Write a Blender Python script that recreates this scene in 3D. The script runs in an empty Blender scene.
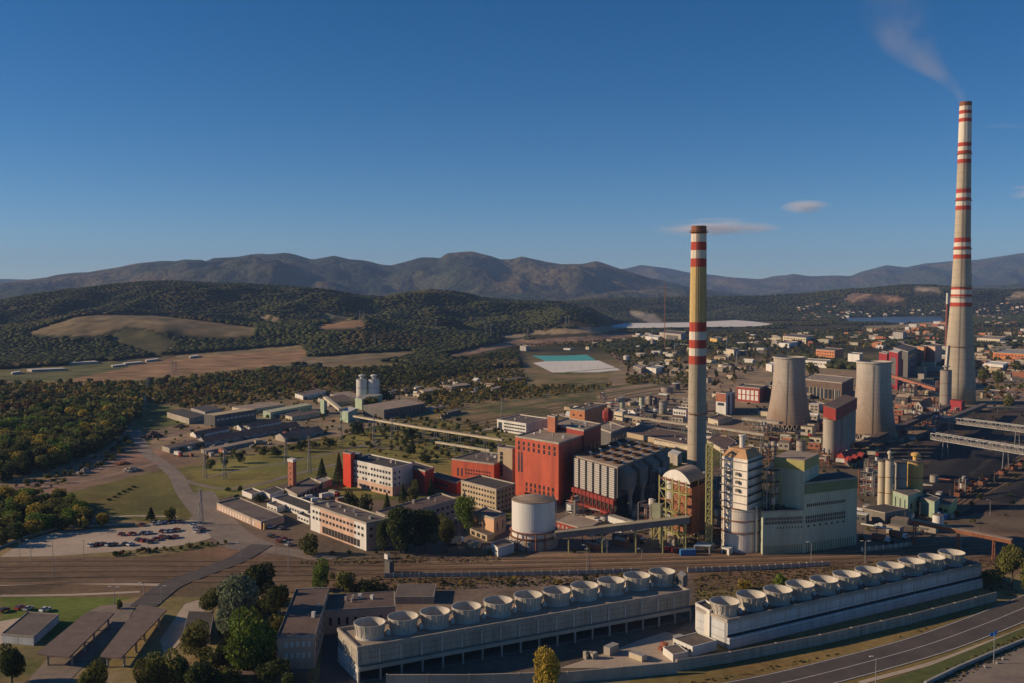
import bpy, math, random
import numpy as np
from mathutils import Vector
R = math.radians
random.seed(7); NR = np.random.default_rng(7)
scene = bpy.context.scene
COL = scene.collection

# ------------------------------------------------------------------ camera
CAM_H = 115.0; FPX = 1000.0; HORIZON = 290.0; CX = 512.0; CY = 341.5
TH = math.atan((CY - HORIZON) / FPX)
cam_d = bpy.data.cameras.new("camera"); cam = bpy.data.objects.new("camera", cam_d); COL.objects.link(cam)
cam.location = (0, 0, CAM_H); cam.rotation_euler = (R(90) - TH, 0, 0)
cam_d.sensor_width = 36; cam_d.lens = 36 * FPX / 1024.0; cam_d.clip_start = 1; cam_d.clip_end = 80000
scene.camera = cam

# ------------------------------------------------------------------ light
SUN_EL = R(21); SUN_PHI = R(0)          # sun on the left, low over the plain
SUN_STR = 5.0; SKY_STR = 0.08; EXPOSURE = 0.08
sv = Vector((-math.cos(SUN_PHI) * math.cos(SUN_EL), -math.sin(SUN_PHI) * math.cos(SUN_EL), math.sin(SUN_EL)))
sd = bpy.data.lights.new("sun", 'SUN'); sd.energy = SUN_STR; sd.angle = R(0.5); sd.color = (1.0, 0.75, 0.5)
so = bpy.data.objects.new("sun", sd); COL.objects.link(so)
so.rotation_euler = (-sv).to_track_quat('-Z', 'Y').to_euler(); so.location = (-300, -100, 300)
world = bpy.data.worlds.new("World"); scene.world = world; world.use_nodes = True
wn = world.node_tree.nodes; wl = world.node_tree.links
sky = wn.new('ShaderNodeTexSky'); sky.sky_type = 'NISHITA'; sky.sun_disc = False
sky.sun_elevation = SUN_EL; sky.sun_rotation = math.atan2(sv.x, sv.y)
sky.altitude = 300; sky.air_density = 0.65; sky.dust_density = 0.2; sky.ozone_density = 3.0
bg = wn['Background']
hsv = wn.new('ShaderNodeHueSaturation'); hsv.inputs['Saturation'].default_value = 1.32
wl.new(sky.outputs[0], hsv.inputs['Color']); wl.new(hsv.outputs[0], bg.inputs[0])
bg.inputs[1].default_value = SKY_STR
scene.view_settings.view_transform = 'Standard'; scene.view_settings.look = 'None'
scene.view_settings.gamma = 1; scene.view_settings.use_curve_mapping = False
scene.view_settings.exposure = EXPOSURE
scene.render.engine = 'CYCLES'
scene.cycles.max_bounces = 5; scene.cycles.diffuse_bounces = 3; scene.cycles.volume_bounces = 2
scene.cycles.transparent_max_bounces = 12; scene.cycles.use_denoising = True
scene.cycles.volume_step_rate = 1.0; scene.cycles.volume_max_steps = 128

# ------------------------------------------------------------------ pixel <-> world helpers (world positions are real)
def ray(px, py):
    u = (px - CX) / FPX; w = (py - CY) / FPX
    return Vector((u, math.cos(TH) - w * math.sin(TH), -math.sin(TH) - w * math.cos(TH)))
def G(px, py, z=0.0):
    d = ray(px, py); t = (z - CAM_H) / d.z
    return Vector((d.x * t, d.y * t, z))
def atY(px, py, Y):
    d = ray(px, py); t = Y / d.y
    return Vector((d.x * t, Y, CAM_H + d.z * t))
def height_of(px, yroof, ybase):
    g = G(px, ybase); d = ray(px, yroof)
    return CAM_H + d.z * (g.y / d.y)
def proj(x, y, z):
    c, s = math.cos(TH), math.sin(TH)
    dz = z - CAM_H; f = y * c - dz * s; up = y * s + dz * c
    f = np.where(np.abs(f) < 1e-3, 1e-3, f)
    return CX + FPX * x / f, CY - FPX * up / f
def in_poly(px, py, poly):
    px = np.asarray(px); py = np.asarray(py); ins = np.zeros(px.shape, bool)
    n = len(poly)
    for i in range(n):
        x0, y0 = poly[i]; x1, y1 = poly[(i + 1) % n]
        if y0 == y1: continue
        c = ((y0 > py) != (y1 > py)) & (px < (x1 - x0) * (py - y0) / (y1 - y0) + x0)
        ins ^= c
    return ins

# ------------------------------------------------------------------ terrain
def crest(pts, Y):
    xs = [p[0] for p in pts]; hs = [CAM_H + (HORIZON - p[1]) / FPX * Y for p in pts]
    return np.array(xs, float), np.array(hs, float)
RIDGES = [
    (15500, 5200, 3500, [(-900,262),(-300,262),(0,280),(560,284),(600,272),(622,268),(640,265),(665,268),(690,272),(730,276),(762,278),(790,275),(815,276),(850,275),(862,270),(886,265),(905,268),(925,264),(950,261),(985,257),(1010,254),(1030,252),(1200,245),(1900,250)]),
    (9000, 3600, 2500, [(-900,262),(-300,285),(-60,290),(0,283),(50,276),(100,270),(140,264),(185,259.5),(207,261),(214,258),(240,257),(262,253),(286,253),(312,258),(335,256.5),(350,260),(372,261),(392,265),(403,263),(420,258),(440,257),(447,252),(472,251),(482,254),(500,259),(512,258),(522,255),(545,260),(562,263),(580,264),(596,262),(612,267),(640,274),(665,281),(690,286),(715,291),(770,298),(860,296),(930,288),(1024,284),(1200,270),(1900,270)]),
    (5000, 950, 1200, [(-900,300),(-300,304),(520,304),(600,299),(700,297),(760,297),(800,294),(850,289.5),(900,286),(930,285),(960,288),(1024,289),(1200,280),(1900,280)]),
    (3300, 1300, 1000, [(-900,300),(-300,304),(0,301),(30,296),(60,291),(100,287),(140,283),(175,282),(205,284),(250,285),(290,287),(330,291),(360,296),(385,298),(405,294),(430,290.5),(452,292),(480,298),(510,301),(560,303),(590,310),(620,330),(700,345),(1900,345)]),
    (2150, 420, 500, [(-900,330),(-300,328),(-20,330),(30,326),(75,317),(110,315),(150,316),(200,320),(250,325),(290,324),(330,321),(365,320),(400,328),(440,333),(480,336),(520,343),(560,352),(1900,352)]),
]
RID = [(Y, wf, wb) + crest(p, Y) for (Y, wf, wb, p) in RIDGES]
def vnoise(x, y, s, seed):
    x = x / s; y = y / s; xi = np.floor(x).astype(np.int64); yi = np.floor(y).astype(np.int64)
    xf = x - xi; yf = y - yi
    def h(a, b):
        n = (a * 374761393 + b * 668265263 + seed * 974634777) & 0x7fffffff
        n = ((n ^ (n >> 13)) * 1274126177) & 0x7fffffff
        return ((n ^ (n >> 16)) & 0xffff) / 65535.0
    u = xf * xf * (3 - 2 * xf); v = yf * yf * (3 - 2 * yf)
    return (h(xi, yi) * (1 - u) + h(xi + 1, yi) * u) * (1 - v) + (h(xi, yi + 1) * (1 - u) + h(xi + 1, yi + 1) * u) * v
def terrain(x, y):
    x = np.asarray(x, float); y = np.asarray(y, float)
    ys = np.maximum(y, 200.0); u = 512 + 1000 * x / ys
    z = np.zeros(x.shape)
    for k, (Y, wf, wb, xs, hs) in enumerate(RID):
        c = np.interp(u, xs, hs) + (vnoise(x, y * .2, Y * .022, 91 + k) - .5) * Y * (.0026 if Y > 5500 else .001)
        wob = (vnoise(x, y, Y * 0.055, 11 + k) - 0.5) * 0.9 + (vnoise(x, y, Y * 0.02, 31 + k) - 0.5) * 0.35
        d = (y - Y)
        t = np.where(d < 0, -d / wf, d / wb)
        t = np.clip(t + wob * np.clip(t * 3, 0, 1) * (0.2 if Y < 2500 else 0.55), 0, 1)
        s = 0.5 + 0.5 * np.cos(np.pi * t)
        s = np.where(np.abs(d) < 1, 1, s)
        if 2500 < Y < 5500:
            g = 1 - np.abs(vnoise(x, y * .5, 420, 41 + k) * 2 - 1); s = s * (1 - np.clip(t * 2.5, 0, 1) * .4 * (1 - g))
        if Y > 5500:                                     # spurs and gullies running down the mountain flanks
            g = 1 - np.abs(vnoise(x, y * .45, 950, 51 + k) * 2 - 1); g2 = 1 - np.abs(vnoise(x, y * .6, 380, 61 + k) * 2 - 1)
            s = s * (1 - np.clip(t * 2.2, 0, 1) * (.5 * (1 - g) ** .8 + .3 * (1 - g2) ** .8))
        z = np.maximum(z, np.maximum(c, 0) * s)
    return z

# ------------------------------------------------------------------ mesh helpers
def link(name, me, parent=None, loc=(0, 0, 0)):
    o = bpy.data.objects.new(name, me); COL.objects.link(o); o.location = loc
    if parent: o.parent = parent
    return o
def tag(o, label=None, cat=None, group=None, kind=None):
    if label: o['label'] = label
    if cat: o['category'] = cat
    if group: o['group'] = group
    if kind: o['kind'] = kind
    return o
def thing(name, label, cat, loc=(0, 0, 0), group=None):
    o = bpy.data.objects.new(name, None); COL.objects.link(o); o.location = loc
    o.empty_display_size = 1
    return tag(o, label, cat, group)
class MB:
    def __init__(s): s.v = []; s.f = []; s.m = []
    def poly(s, pts, mi=0):
        b = len(s.v); s.v += [tuple(p) for p in pts]; s.f.append(tuple(range(b, b + len(pts)))); s.m.append(mi)
    def prism(s, pts, z0, z1, mi=0, top=None, dz=None):
        n = len(pts); b = len(s.v)
        s.v += [(p[0], p[1], z0) for p in pts] + [(p[0], p[1], z1 + (dz[i] if dz else 0)) for i, p in enumerate(pts)]
        a = sum(pts[i][0] * pts[(i + 1) % n][1] - pts[(i + 1) % n][0] * pts[i][1] for i in range(n))
        idx = list(range(n))
        for i in range(n):
            j = (i + 1) % n
            q = (b + i, b + j, b + n + j, b + n + i)
            s.f.append(q if a > 0 else q[::-1]); s.m.append(mi)
        t = tuple(b + n + i for i in idx); d = tuple(b + i for i in idx)
        s.f.append(t if a > 0 else t[::-1]); s.m.append(mi if top is None else top)
        s.f.append(d[::-1] if a > 0 else d); s.m.append(mi)
    def box(s, c, sz, ang=0, mi=0):
        ca, sa = math.cos(ang), math.sin(ang); x, y, z = c; hx, hy = sz[0] / 2, sz[1] / 2
        pts = [(x + ca * a - sa * b, y + sa * a + ca * b) for a, b in ((-hx, -hy), (hx, -hy), (hx, hy), (-hx, hy))]
        s.prism(pts, z, z + sz[2], mi)
    def tube(s, p, q, r, n=6, r2=None, mi=0):
        p = Vector(p); q = Vector(q); r2 = r if r2 is None else r2
        d = (q - p)
        if d.length < 1e-6: return
        d.normalize(); u = d.orthogonal().normalized(); w = d.cross(u); b = len(s.v)
        for c, rr in ((p, r), (q, r2)):
            for k in range(n):
                a = 2 * math.pi * (k + .5) / n; s.v.append(tuple(c + (u * math.cos(a) + w * math.sin(a)) * rr))
        for k in range(n):
            j = (k + 1) % n; s.f.append((b + k, b + j, b + n + j, b + n + k)); s.m.append(mi)
        s.f.append(tuple(b + k for k in range(n))[::-1]); s.m.append(mi)
        s.f.append(tuple(b + n + k for k in range(n))); s.m.append(mi)
    def lathe(s, c, prof, n=32, mi=0, cap0=True, cap1=True, a0=0):
        b = len(s.v); x, y, z = c
        for r, h in prof:
            for k in range(n):
                a = a0 + 2 * math.pi * k / n; s.v.append((x + r * math.cos(a), y + r * math.sin(a), z + h))
        for i in range(len(prof) - 1):
            for k in range(n):
                j = (k + 1) % n
                s.f.append((b + i * n + k, b + i * n + j, b + (i + 1) * n + j, b + (i + 1) * n + k)); s.m.append(mi)
        if cap0: s.f.append(tuple(b + k for k in range(n))[::-1]); s.m.append(mi)
        if cap1: s.f.append(tuple(b + (len(prof) - 1) * n + k for k in range(n))); s.m.append(mi)
    def build(s, name, mats, parent=None, smooth=False, kind=None):
        me = bpy.data.meshes.new(name)
        o0 = parent.matrix_basis.translation if parent is not None else Vector((0, 0, 0))
        off = Vector((0, 0, 0)); p = parent
        while p is not None: off += p.location; p = p.parent
        me.from_pydata([(a - off.x, b - off.y, c - off.z) for a, b, c in s.v], [], s.f)
        if not isinstance(mats, (list, tuple)): mats = [mats]
        for m in mats: me.materials.append(m)
        me.polygons.foreach_set('material_index', s.m)
        if smooth: me.polygons.foreach_set('use_smooth', [True] * len(s.f))
        me.update()
        o = link(name, me, parent)
        if kind: o['kind'] = kind
        return o

# ------------------------------------------------------------------ materials
MATS = {}
def mat(name, col, var=0.25, scale=0.25, rough=0.85, streak=False, col2=None, rnd=0.0, metal=0, attr=False, bump=0.0, spec=0.3, fine=2.0, leaf=0):
    if name in MATS: return MATS[name]
    m = bpy.data.materials.new(name); m.use_nodes = True; nt = m.node_tree; N = nt.nodes; L = nt.links
    b = N['Principled BSDF']; b.inputs['Roughness'].default_value = rough; b.inputs['Metallic'].default_value = metal
    b.inputs['Specular IOR Level'].default_value = spec
    geo = N.new('ShaderNodeNewGeometry'); mp = N.new('ShaderNodeMapping'); L.new(geo.outputs['Position'], mp.inputs[0])
    if streak: mp.inputs['Scale'].default_value = (1, 1, 0.12)
    n1 = N.new('ShaderNodeTexNoise'); n1.inputs['Scale'].default_value = scale; n1.inputs['Detail'].default_value = 6
    L.new(mp.outputs[0], n1.inputs['Vector'])
    n2 = N.new('ShaderNodeTexNoise'); n2.inputs['Scale'].default_value = fine; n2.inputs['Detail'].default_value = 3
    L.new(mp.outputs[0], n2.inputs['Vector'])
    add = N.new('ShaderNodeMath'); add.operation = 'ADD'; L.new(n1.outputs['Fac'], add.inputs[0])
    mu = N.new('ShaderNodeMath'); mu.operation = 'MULTIPLY'; mu.inputs[1].default_value = 0.6; L.new(n2.outputs['Fac'], mu.inputs[0])
    L.new(mu.outputs[0], add.inputs[1])
    mr = N.new('ShaderNodeMapRange'); mr.inputs[1].default_value = 0.5; mr.inputs[2].default_value = 1.1
    mr.inputs[3].default_value = 0; mr.inputs[4].default_value = 1; L.new(add.outputs[0], mr.inputs[0])
    mx = N.new('ShaderNodeMix'); mx.data_type = 'RGBA'; L.new(mr.outputs[0], mx.inputs['Factor'])
    c2 = col2 if col2 else tuple(c * (1 - var) for c in col)
    c1 = col if col2 else tuple(min(1, c * (1 + var * .6)) for c in col)
    mx.inputs['A'].default_value = (*c2, 1); mx.inputs['B'].default_value = (*c1, 1)
    out = mx.outputs['Result']
    if attr:
        at = N.new('ShaderNodeAttribute'); at.attribute_name = 'Col'
        m2 = N.new('ShaderNodeMix'); m2.data_type = 'RGBA'; m2.blend_type = 'MULTIPLY'; m2.inputs['Factor'].default_value = 1
        L.new(out, m2.inputs['A']); L.new(at.outputs['Color'], m2.inputs['B']); out = m2.outputs['Result']
    if rnd:
        oi = N.new('ShaderNodeObjectInfo'); hs = N.new('ShaderNodeHueSaturation')
        r1 = N.new('ShaderNodeMapRange'); r1.inputs[3].default_value = 1 - rnd; r1.inputs[4].default_value = 1 + rnd
        L.new(oi.outputs['Random'], r1.inputs[0]); L.new(r1.outputs[0], hs.inputs['Value'])
        L.new(out, hs.inputs['Color']); out = hs.outputs[0]
    L.new(out, b.inputs['Base Color'])
    if bump:
        bp = N.new('ShaderNodeBump'); bp.inputs['Strength'].default_value = 1; bp.inputs['Distance'].default_value = bump
        L.new(add.outputs[0], bp.inputs['Height']); L.new(bp.outputs[0], b.inputs['Normal'])
    MATS[name] = m
    if leaf:                                            # light passing through the leaves
        tr = N.new('ShaderNodeBsdfTranslucent'); L.new(out, tr.inputs['Color']); mxs = N.new('ShaderNodeMixShader'); mxs.inputs[0].default_value = leaf
        L.new(b.outputs[0], mxs.inputs[1]); L.new(tr.outputs[0], mxs.inputs[2]); L.new(mxs.outputs[0], N['Material Output'].inputs['Surface'])
    return m
def gridmat(name, col, line, w, h, thick=0.06, rough=0.85, var=0.25, scale=.2):
    """a wall of panels: joints every w metres across and h metres up, with weathering"""
    m = mat(name, col, var, scale, rough, streak=True); nt = m.node_tree; N = nt.nodes; L = nt.links
    b = N['Principled BSDF']; src = b.inputs['Base Color'].links[0].from_socket
    g = N.new('ShaderNodeNewGeometry'); sx = N.new('ShaderNodeSeparateXYZ'); L.new(g.outputs['Position'], sx.inputs[0])
    def M(op, a, bb):
        n = N.new('ShaderNodeMath'); n.operation = op
        for i, v in enumerate((a, bb)):
            if v is None: continue
            if isinstance(v, (int, float)): n.inputs[i].default_value = v
            else: L.new(v, n.inputs[i])
        return n.outputs[0]
    ca = M('ADD', M('MULTIPLY', sx.outputs['X'], 0.78), M('MULTIPLY', sx.outputs['Y'], 0.62))
    fx = M('FRACT', M('DIVIDE', ca, w), None); fz = M('FRACT', M('DIVIDE', sx.outputs['Z'], h), None)
    l = M('MAXIMUM', M('LESS_THAN', fx, thick), M('LESS_THAN', fz, thick * w / h))
    mx = N.new('ShaderNodeMix'); mx.data_type = 'RGBA'; L.new(l, mx.inputs['Factor']); L.new(src, mx.inputs['A'])
    mx.inputs['B'].default_value = (*line, 1); L.new(mx.outputs['Result'], b.inputs['Base Color'])
    return m
M_white = mat('white_render', (.62,.6,.54), .28, .15, streak=True)
M_whitep = gridmat('white_panel', (.6,.58,.52), (.3,.29,.26), 3.2, 1.4)
M_cream = mat('cream_render', (.52,.46,.33), .25, .15, streak=True)
M_tan = mat('tan_render', (.42,.33,.21), .25, .15, streak=True)
M_peach = mat('peach_render', (.6,.37,.22), .2, .15, streak=True)
M_pink = mat('pink_render', (.54,.36,.26), .2, .15, streak=True)
M_red = gridmat('red_cladding', (.46,.085,.04), (.33,.06,.03), 3.0, 6.0, .04, rough=.6, var=.38)
M_redb = mat('bright_red_cladding', (.62,.05,.018), .15, .2, .5)
M_dred = mat('dark_red_cladding', (.25,.034,.026), .25, .2, .6, streak=True)
M_brick = mat('brick', (.34,.13,.075), .3, .4)
M_obrick = mat('orange_brick', (.5,.2,.09), .25, .3)
M_conc = mat('weathered_concrete', (.36,.32,.26), .35, .12, streak=True)
M_concd = mat('dark_concrete', (.2,.18,.15), .35, .15, streak=True)
M_concp = gridmat('panelled_concrete', (.34,.31,.25), (.15,.135,.115), 6.0, 1.7, .02, var=.4, scale=.35)
M_grey = mat('grey_cladding', (.31,.3,.275), .3, .15, streak=True)
M_greyd = mat('dark_grey_cladding', (.12,.115,.105), .3, .15, streak=True)
M_blue = gridmat('bluish_panel', (.5,.51,.5), (.24,.24,.24), 5.2, 2.6, .035)
M_green = gridmat('pale_green_cladding', (.43,.47,.35), (.36,.4,.3), 2.0, 4.0, .05, .6)
M_greend = mat('green_trim', (.17,.22,.11), .2, .2)
M_mint = mat('mint_cladding', (.3,.38,.27), .25, .2, .6)
M_yel = mat('ochre_paint', (.62,.4,.12), .25, .3, .6, streak=True)
M_steel_y = mat('olive_yellow_steel', (.4,.37,.14), .35, .8, .6)
M_roof = mat('grey_felt_roof', (.19,.15,.12), .35, .14, fine=.6, col2=(.09,.073,.06))
M_roofd = mat('dark_felt_roof', (.1,.085,.07), .35, .14, fine=.6, col2=(.045,.04,.035))
M_rooft = mat('tan_roof', (.33,.26,.19), .3, .12)
M_roofb = mat('brown_roof', (.16,.11,.082), .3, .14, fine=.6, col2=(.085,.06,.048))
M_rust = mat('rusty_steel', (.25,.1,.05), .45, .5)
M_steel = mat('grey_steel', (.3,.3,.29), .3, .6, .5, metal=.2)
M_steeld = mat('dark_steel', (.06,.06,.06), .3, .6, .6)
M_glass = mat('window_glass', (.035,.045,.055), .4, .6, .15, rnd=.4, spec=.5)
M_frame = mat('white_frame', (.7,.7,.67), .1, 1, .5)
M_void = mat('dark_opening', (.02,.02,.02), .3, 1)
M_asph = mat('asphalt', (.115,.096,.08), .35, .08, .85, fine=.3, col2=(.065,.056,.05))
M_asphp = mat('pale_asphalt', (.3,.24,.18), .3, .07, .85, fine=.4, col2=(.15,.12,.095))
M_gravel = mat('pale_gravel', (.52,.42,.31), .3, .05, .95, fine=.5, col2=(.33,.26,.19))
M_dirt = mat('dirt', (.2,.13,.085), .45, .04, .95, fine=.7)
M_line = mat('road_paint', (.6,.58,.52), .3, .6, .6)
M_coal = mat('coal', (.022,.02,.02), .4, .3, .9, bump=.3)
M_bark = mat('bark', (.07,.05,.035), .4, 2)
M_cw = gridmat('stack_concrete', (.4,.345,.26), (.3,.26,.19), 4000, 7.5, .00014, var=.35, scale=.1)
M_paintw = mat('stack_white_paint', (.62,.56,.46), .28, .15, streak=True)
M_paintr = mat('stack_red_paint', (.4,.06,.035), .35, .15, streak=True)
M_pvy = mat('stack_yellow_concrete', (.46,.34,.14), .4, .12, streak=True)
# ------------------------------------------------------------------ ground sheet
def landcolour(x, y, z):
    """albedo of the land cover: scrub, grass, ploughed fields, yard dirt, ballast"""
    px, py = proj(x, y, z); n = vnoise(x, y, 60, 3); n2 = vnoise(x, y, 17, 4); n3 = vnoise(x, y, 260, 5)
    c = np.empty(x.shape + (3,))
    scrub = np.array([.2,.17,.065]); brown = np.array([.29,.195,.105])
    n7 = vnoise(x, y, 38, 15); n8 = vnoise(x, y, 11, 16)
    t = np.clip(n * .6 + n2 * .5 - .05, 0, 1)[..., None]
    c[:] = scrub * (1 - t) + brown * t
    g = np.clip((n7 * .8 + n8 * .5 + n3 * .4 - .85) * 3, 0, 1)[..., None]; c[:] = c * (1 - g) + np.array([.11, .115, .035]) * g
    g = np.clip((vnoise(x, y, 26, 17) * .8 + n8 * .4 - .85) * 4, 0, 1)[..., None]; c[:] = c * (1 - g) + np.array([.27, .2, .13]) * g
    far = np.clip((y - 1500) / 400, 0, 1)[..., None]
    fo = np.array([.05,.055,.025]) * (1 - n[..., None] * .5) + np.array([.03,.012,.0]) * n3[..., None]
    c = c * (1 - far) + fo * far
    mt = np.clip((y - 5200) / 800, 0, 1)[..., None]
    n4 = vnoise(x, y, 420, 8); n5 = vnoise(x, y, 150, 9)
    n6 = vnoise(x, y, 900, 10)
    mtc = np.array([.03,.038,.022]) + np.array([.13,.065,.03]) * (np.clip(n4 * .8 + n6 * .9 + n5 * .3 - .85, 0, 1))[..., None] + np.array([.02,.024,.008]) * n5[..., None]
    c = c * (1 - mt) + mtc * mt
    def put(poly, col, ymin=0, ymax=6000, k=.35):
        m = in_poly(px, py, poly) & (y > ymin) & (y < ymax)
        c[m] = np.array(col) * (1 - k + 2 * k * (n2[m] if ymin else n2[m] * .5 + n8[m] * .5))[:, None] * (np.array([1, 1, 1]) if ymin else (1 + (n7[m, None] - .5) * np.array([.5, .25, .3])))
    for p, col in FIELDS: put(p, col, 1250)
    for p, col in YARDS: put(p, col, 0, 1500)
    return c
TANF = (.3,.235,.15); BRNF = (.3,.185,.095); GRNF = (.13,.13,.05)
FIELDS = [
    ([(24,334),(32,331),(75,317),(100,315),(150,315),(205,321),(258,328),(250,336),(200,337),(150,329),(125,327),(95,336)], (.19,.145,.075)),
    ([(107,337),(130,328),(160,334),(176,342),(160,353),(130,345)], (.11,.1,.04)),
    ([(67,378),(125,367),(175,358),(255,350),(298,346),(308,352),(307,360),(256,368),(150,378),(82,384)], BRNF),
    ([(175,356),(255,349),(300,345),(306,350),(255,352),(180,359)], (.25,.19,.1)),
    ([(300,358),(365,353),(420,350),(400,356),(356,360),(306,364)], (.22,.17,.09)),
    ([(0,386),(0,374),(30,372),(100,361),(140,362),(125,368),(67,380),(30,384)], GRNF),
    ([(316,329),(318,325),(363,319),(366,326),(345,329)], BRNF),
    ([(260,318),(262,314),(281,320),(280,322)], TANF), ([(318,317),(323,313),(353,317),(352,320)], (.2,.18,.09)),
    ([(441,356),(468,350),(512,340),(530,338),(512,346),(468,355)], (.24,.16,.1)),
    ([(490,337),(512,334),(530,334),(520,338)], TANF),
    ([(525,335),(532,331),(607,326),(625,328),(600,333)], (.26,.2,.12)),
    ([(505,345),(527,340),(627,333),(640,336),(600,341),(527,347)], (.27,.17,.1)),
    ([(845,300),(850,293),(880,294),(905,298),(903,302)], (.25,.16,.1)),
    ([(911,292),(915,286),(940,287),(940,292)], TANF), ([(1005,300),(1012,292),(1024,290),(1030,298)], TANF),
    ([(903,329),(910,323),(945,321),(960,326)], (.3,.22,.12)), ([(860,331),(863,326),(918,324),(915,330)], (.26,.2,.1)),
    ([(968,287),(975,276),(1000,275),(1040,272),(1040,284),(1000,286)], (.2,.12,.1)),
    ([(627,313),(630,310),(655,314),(664,322),(650,323)], (.26,.22,.16)),
]
YARDS = [
    ([(130,470),(160,470),(205,465),(345,436),(440,420),(520,440),(530,470),(450,480),(345,500),(240,500),(190,500),(150,515),(100,500)], (.2,.18,.05)),
    ([(0,610),(0,592),(150,592),(90,612),(60,640),(0,640)], (.12,.15,.03)),
    ([(150,400),(195,418),(205,425),(160,432),(140,425)], (.11,.12,.035)),
    ([(60,492),(95,485),(150,466),(190,470),(205,505),(190,522),(110,520),(60,505)], (.16,.135,.042)),
    ([(600,700),(600,683),(1024,598),(1060,590),(1060,700)], (.19,.14,.05)),
    # rail corridor ballast
    ([(-60,598),(-60,556),(150,556),(230,545),(300,556),(400,553),(560,556),(700,552),(900,548),(1080,530),(1080,575),(900,575),(700,590),(330,592),(220,596),(140,598)], (.17,.112,.066)),
    ([(550,560),(560,500),(700,470),(900,430),(1030,395),(1100,400),(1100,560),(900,548),(700,556)], (.15,.11,.075)),
    ([(700,400),(880,370),(1030,360),(1100,400),(1030,410),(900,440),(720,430)], (.26,.19,.12)),
    ([(880,500),(890,455),(960,415),(1060,395),(1090,470),(1000,510),(940,520)], (.045,.036,.032)),
    ([(560,430),(640,405),(720,400),(720,440),(640,450)], (.2,.155,.11)),
    ([(200,540),(215,500),(300,480),(345,500),(480,500),(480,560),(330,560),(260,556)], (.15,.115,.08)),
    ([(500,690),(560,660),(700,618),(715,640),(690,670),(560,690)], (.3,.22,.15)),
    ([(330,690),(330,600),(690,560),(700,620),(560,690)], (.17,.13,.095)),
    ([(150,430),(330,400),(420,390),(430,410),(340,436),(190,460),(150,460)], (.26,.2,.12)),
    ([(0,500),(0,486),(60,478),(110,450),(145,445),(200,462),(160,470),(70,492)], (.26,.165,.11)),
    ([(600,405),(620,350),(700,335),(1080,330),(1080,372),(880,372),(700,402)], (.29,.215,.13)),
]
ys = [-400, -100, 100, 200]
y = 200.0
while y < 1500: y += 3.0 + max(0, y - 500) * .006; ys.append(y)
while y < 21000: y += y * .009; ys.append(y)
ys = np.array(ys); NC = 620
ts = np.linspace(-1, 1, NC)
X = ts[None, :] * (np.maximum(ys, -100)[:, None] + 700) * .78; Yg = np.repeat(ys[:, None], NC, 1)
Z = terrain(X, Yg)
nr = len(ys)
co = np.stack([X, Yg, Z], -1).reshape(-1, 3)
ii = (np.arange(nr - 1)[:, None] * NC + np.arange(NC - 1)[None, :]).reshape(-1)
quads = np.stack([ii, ii + 1, ii + NC + 1, ii + NC], -1)
def np_mesh(name, co, quads, n=4, cols=None, smooth=True):
    me = bpy.data.meshes.new(name); me.vertices.add(len(co)); me.vertices.foreach_set('co', co.astype(np.float32).ravel())
    me.loops.add(quads.size); me.loops.foreach_set('vertex_index', quads.astype(np.int32).ravel())
    me.polygons.add(len(quads)); me.polygons.foreach_set('loop_start', np.arange(0, quads.size, n, dtype=np.int32))
    me.polygons.foreach_set('use_smooth', np.full(len(quads), smooth))
    if cols is not None:
        a = me.color_attributes.new('Col', 'FLOAT_COLOR', 'POINT')
        a.data.foreach_set('color', np.concatenate([cols, np.ones((len(cols), 1))], 1).astype(np.float32).ravel())
    me.update(calc_edges=True)
    return me
cols = landcolour(X, Yg, Z).reshape(-1, 3)
gm = bpy.data.materials.new('land'); gm.use_nodes = True; N = gm.node_tree.nodes; L = gm.node_tree.links
b = N['Principled BSDF']; b.inputs['Roughness'].default_value = .95; b.inputs['Specular IOR Level'].default_value = .1
at = N.new('ShaderNodeAttribute'); at.attribute_name = 'Col'
geo = N.new('ShaderNodeNewGeometry')
def nz(sc, det):
    n = N.new('ShaderNodeTexNoise'); n.inputs['Scale'].default_value = sc; n.inputs['Detail'].default_value = det
    L.new(geo.outputs['Position'], n.inputs['Vector']); return n.outputs['Fac']
n1 = nz(.35, 6); n2 = nz(.02, 6)
def mth(op, a, bb):
    n = N.new('ShaderNodeMath'); n.operation = op
    for i, v in enumerate((a, bb)):
        if isinstance(v, (int, float)): n.inputs[i].default_value = v
        else: L.new(v, n.inputs[i])
    return n.outputs[0]
f = mth('ADD', mth('MULTIPLY', n1, 1.0), mth('MULTIPLY', n2, 1.3)); f = mth('ADD', f, -.15)
vm = N.new('ShaderNodeVectorMath'); vm.operation = 'SCALE'; L.new(at.outputs['Color'], vm.inputs[0]); L.new(f, vm.inputs['Scale'])
L.new(vm.outputs[0], b.inputs['Base Color'])
bp = N.new('ShaderNodeBump'); bp.inputs['Distance'].default_value = 60; bp.inputs['Strength'].default_value = .9
n3 = nz(.012, 8)
sep = N.new('ShaderNodeSeparateXYZ'); L.new(geo.outputs['Position'], sep.inputs[0])
far = N.new('ShaderNodeMapRange'); far.inputs[1].default_value = 3500; far.inputs[2].default_value = 6000; L.new(sep.outputs['Y'], far.inputs[0])
L.new(mth('MULTIPLY', n3, far.outputs[0]), bp.inputs['Height']); L.new(bp.outputs[0], b.inputs['Normal'])
gme = np_mesh('ground', co, quads, 4, cols); gme.materials.append(gm)
ground = link('ground', gme); ground['kind'] = 'structure'

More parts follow.
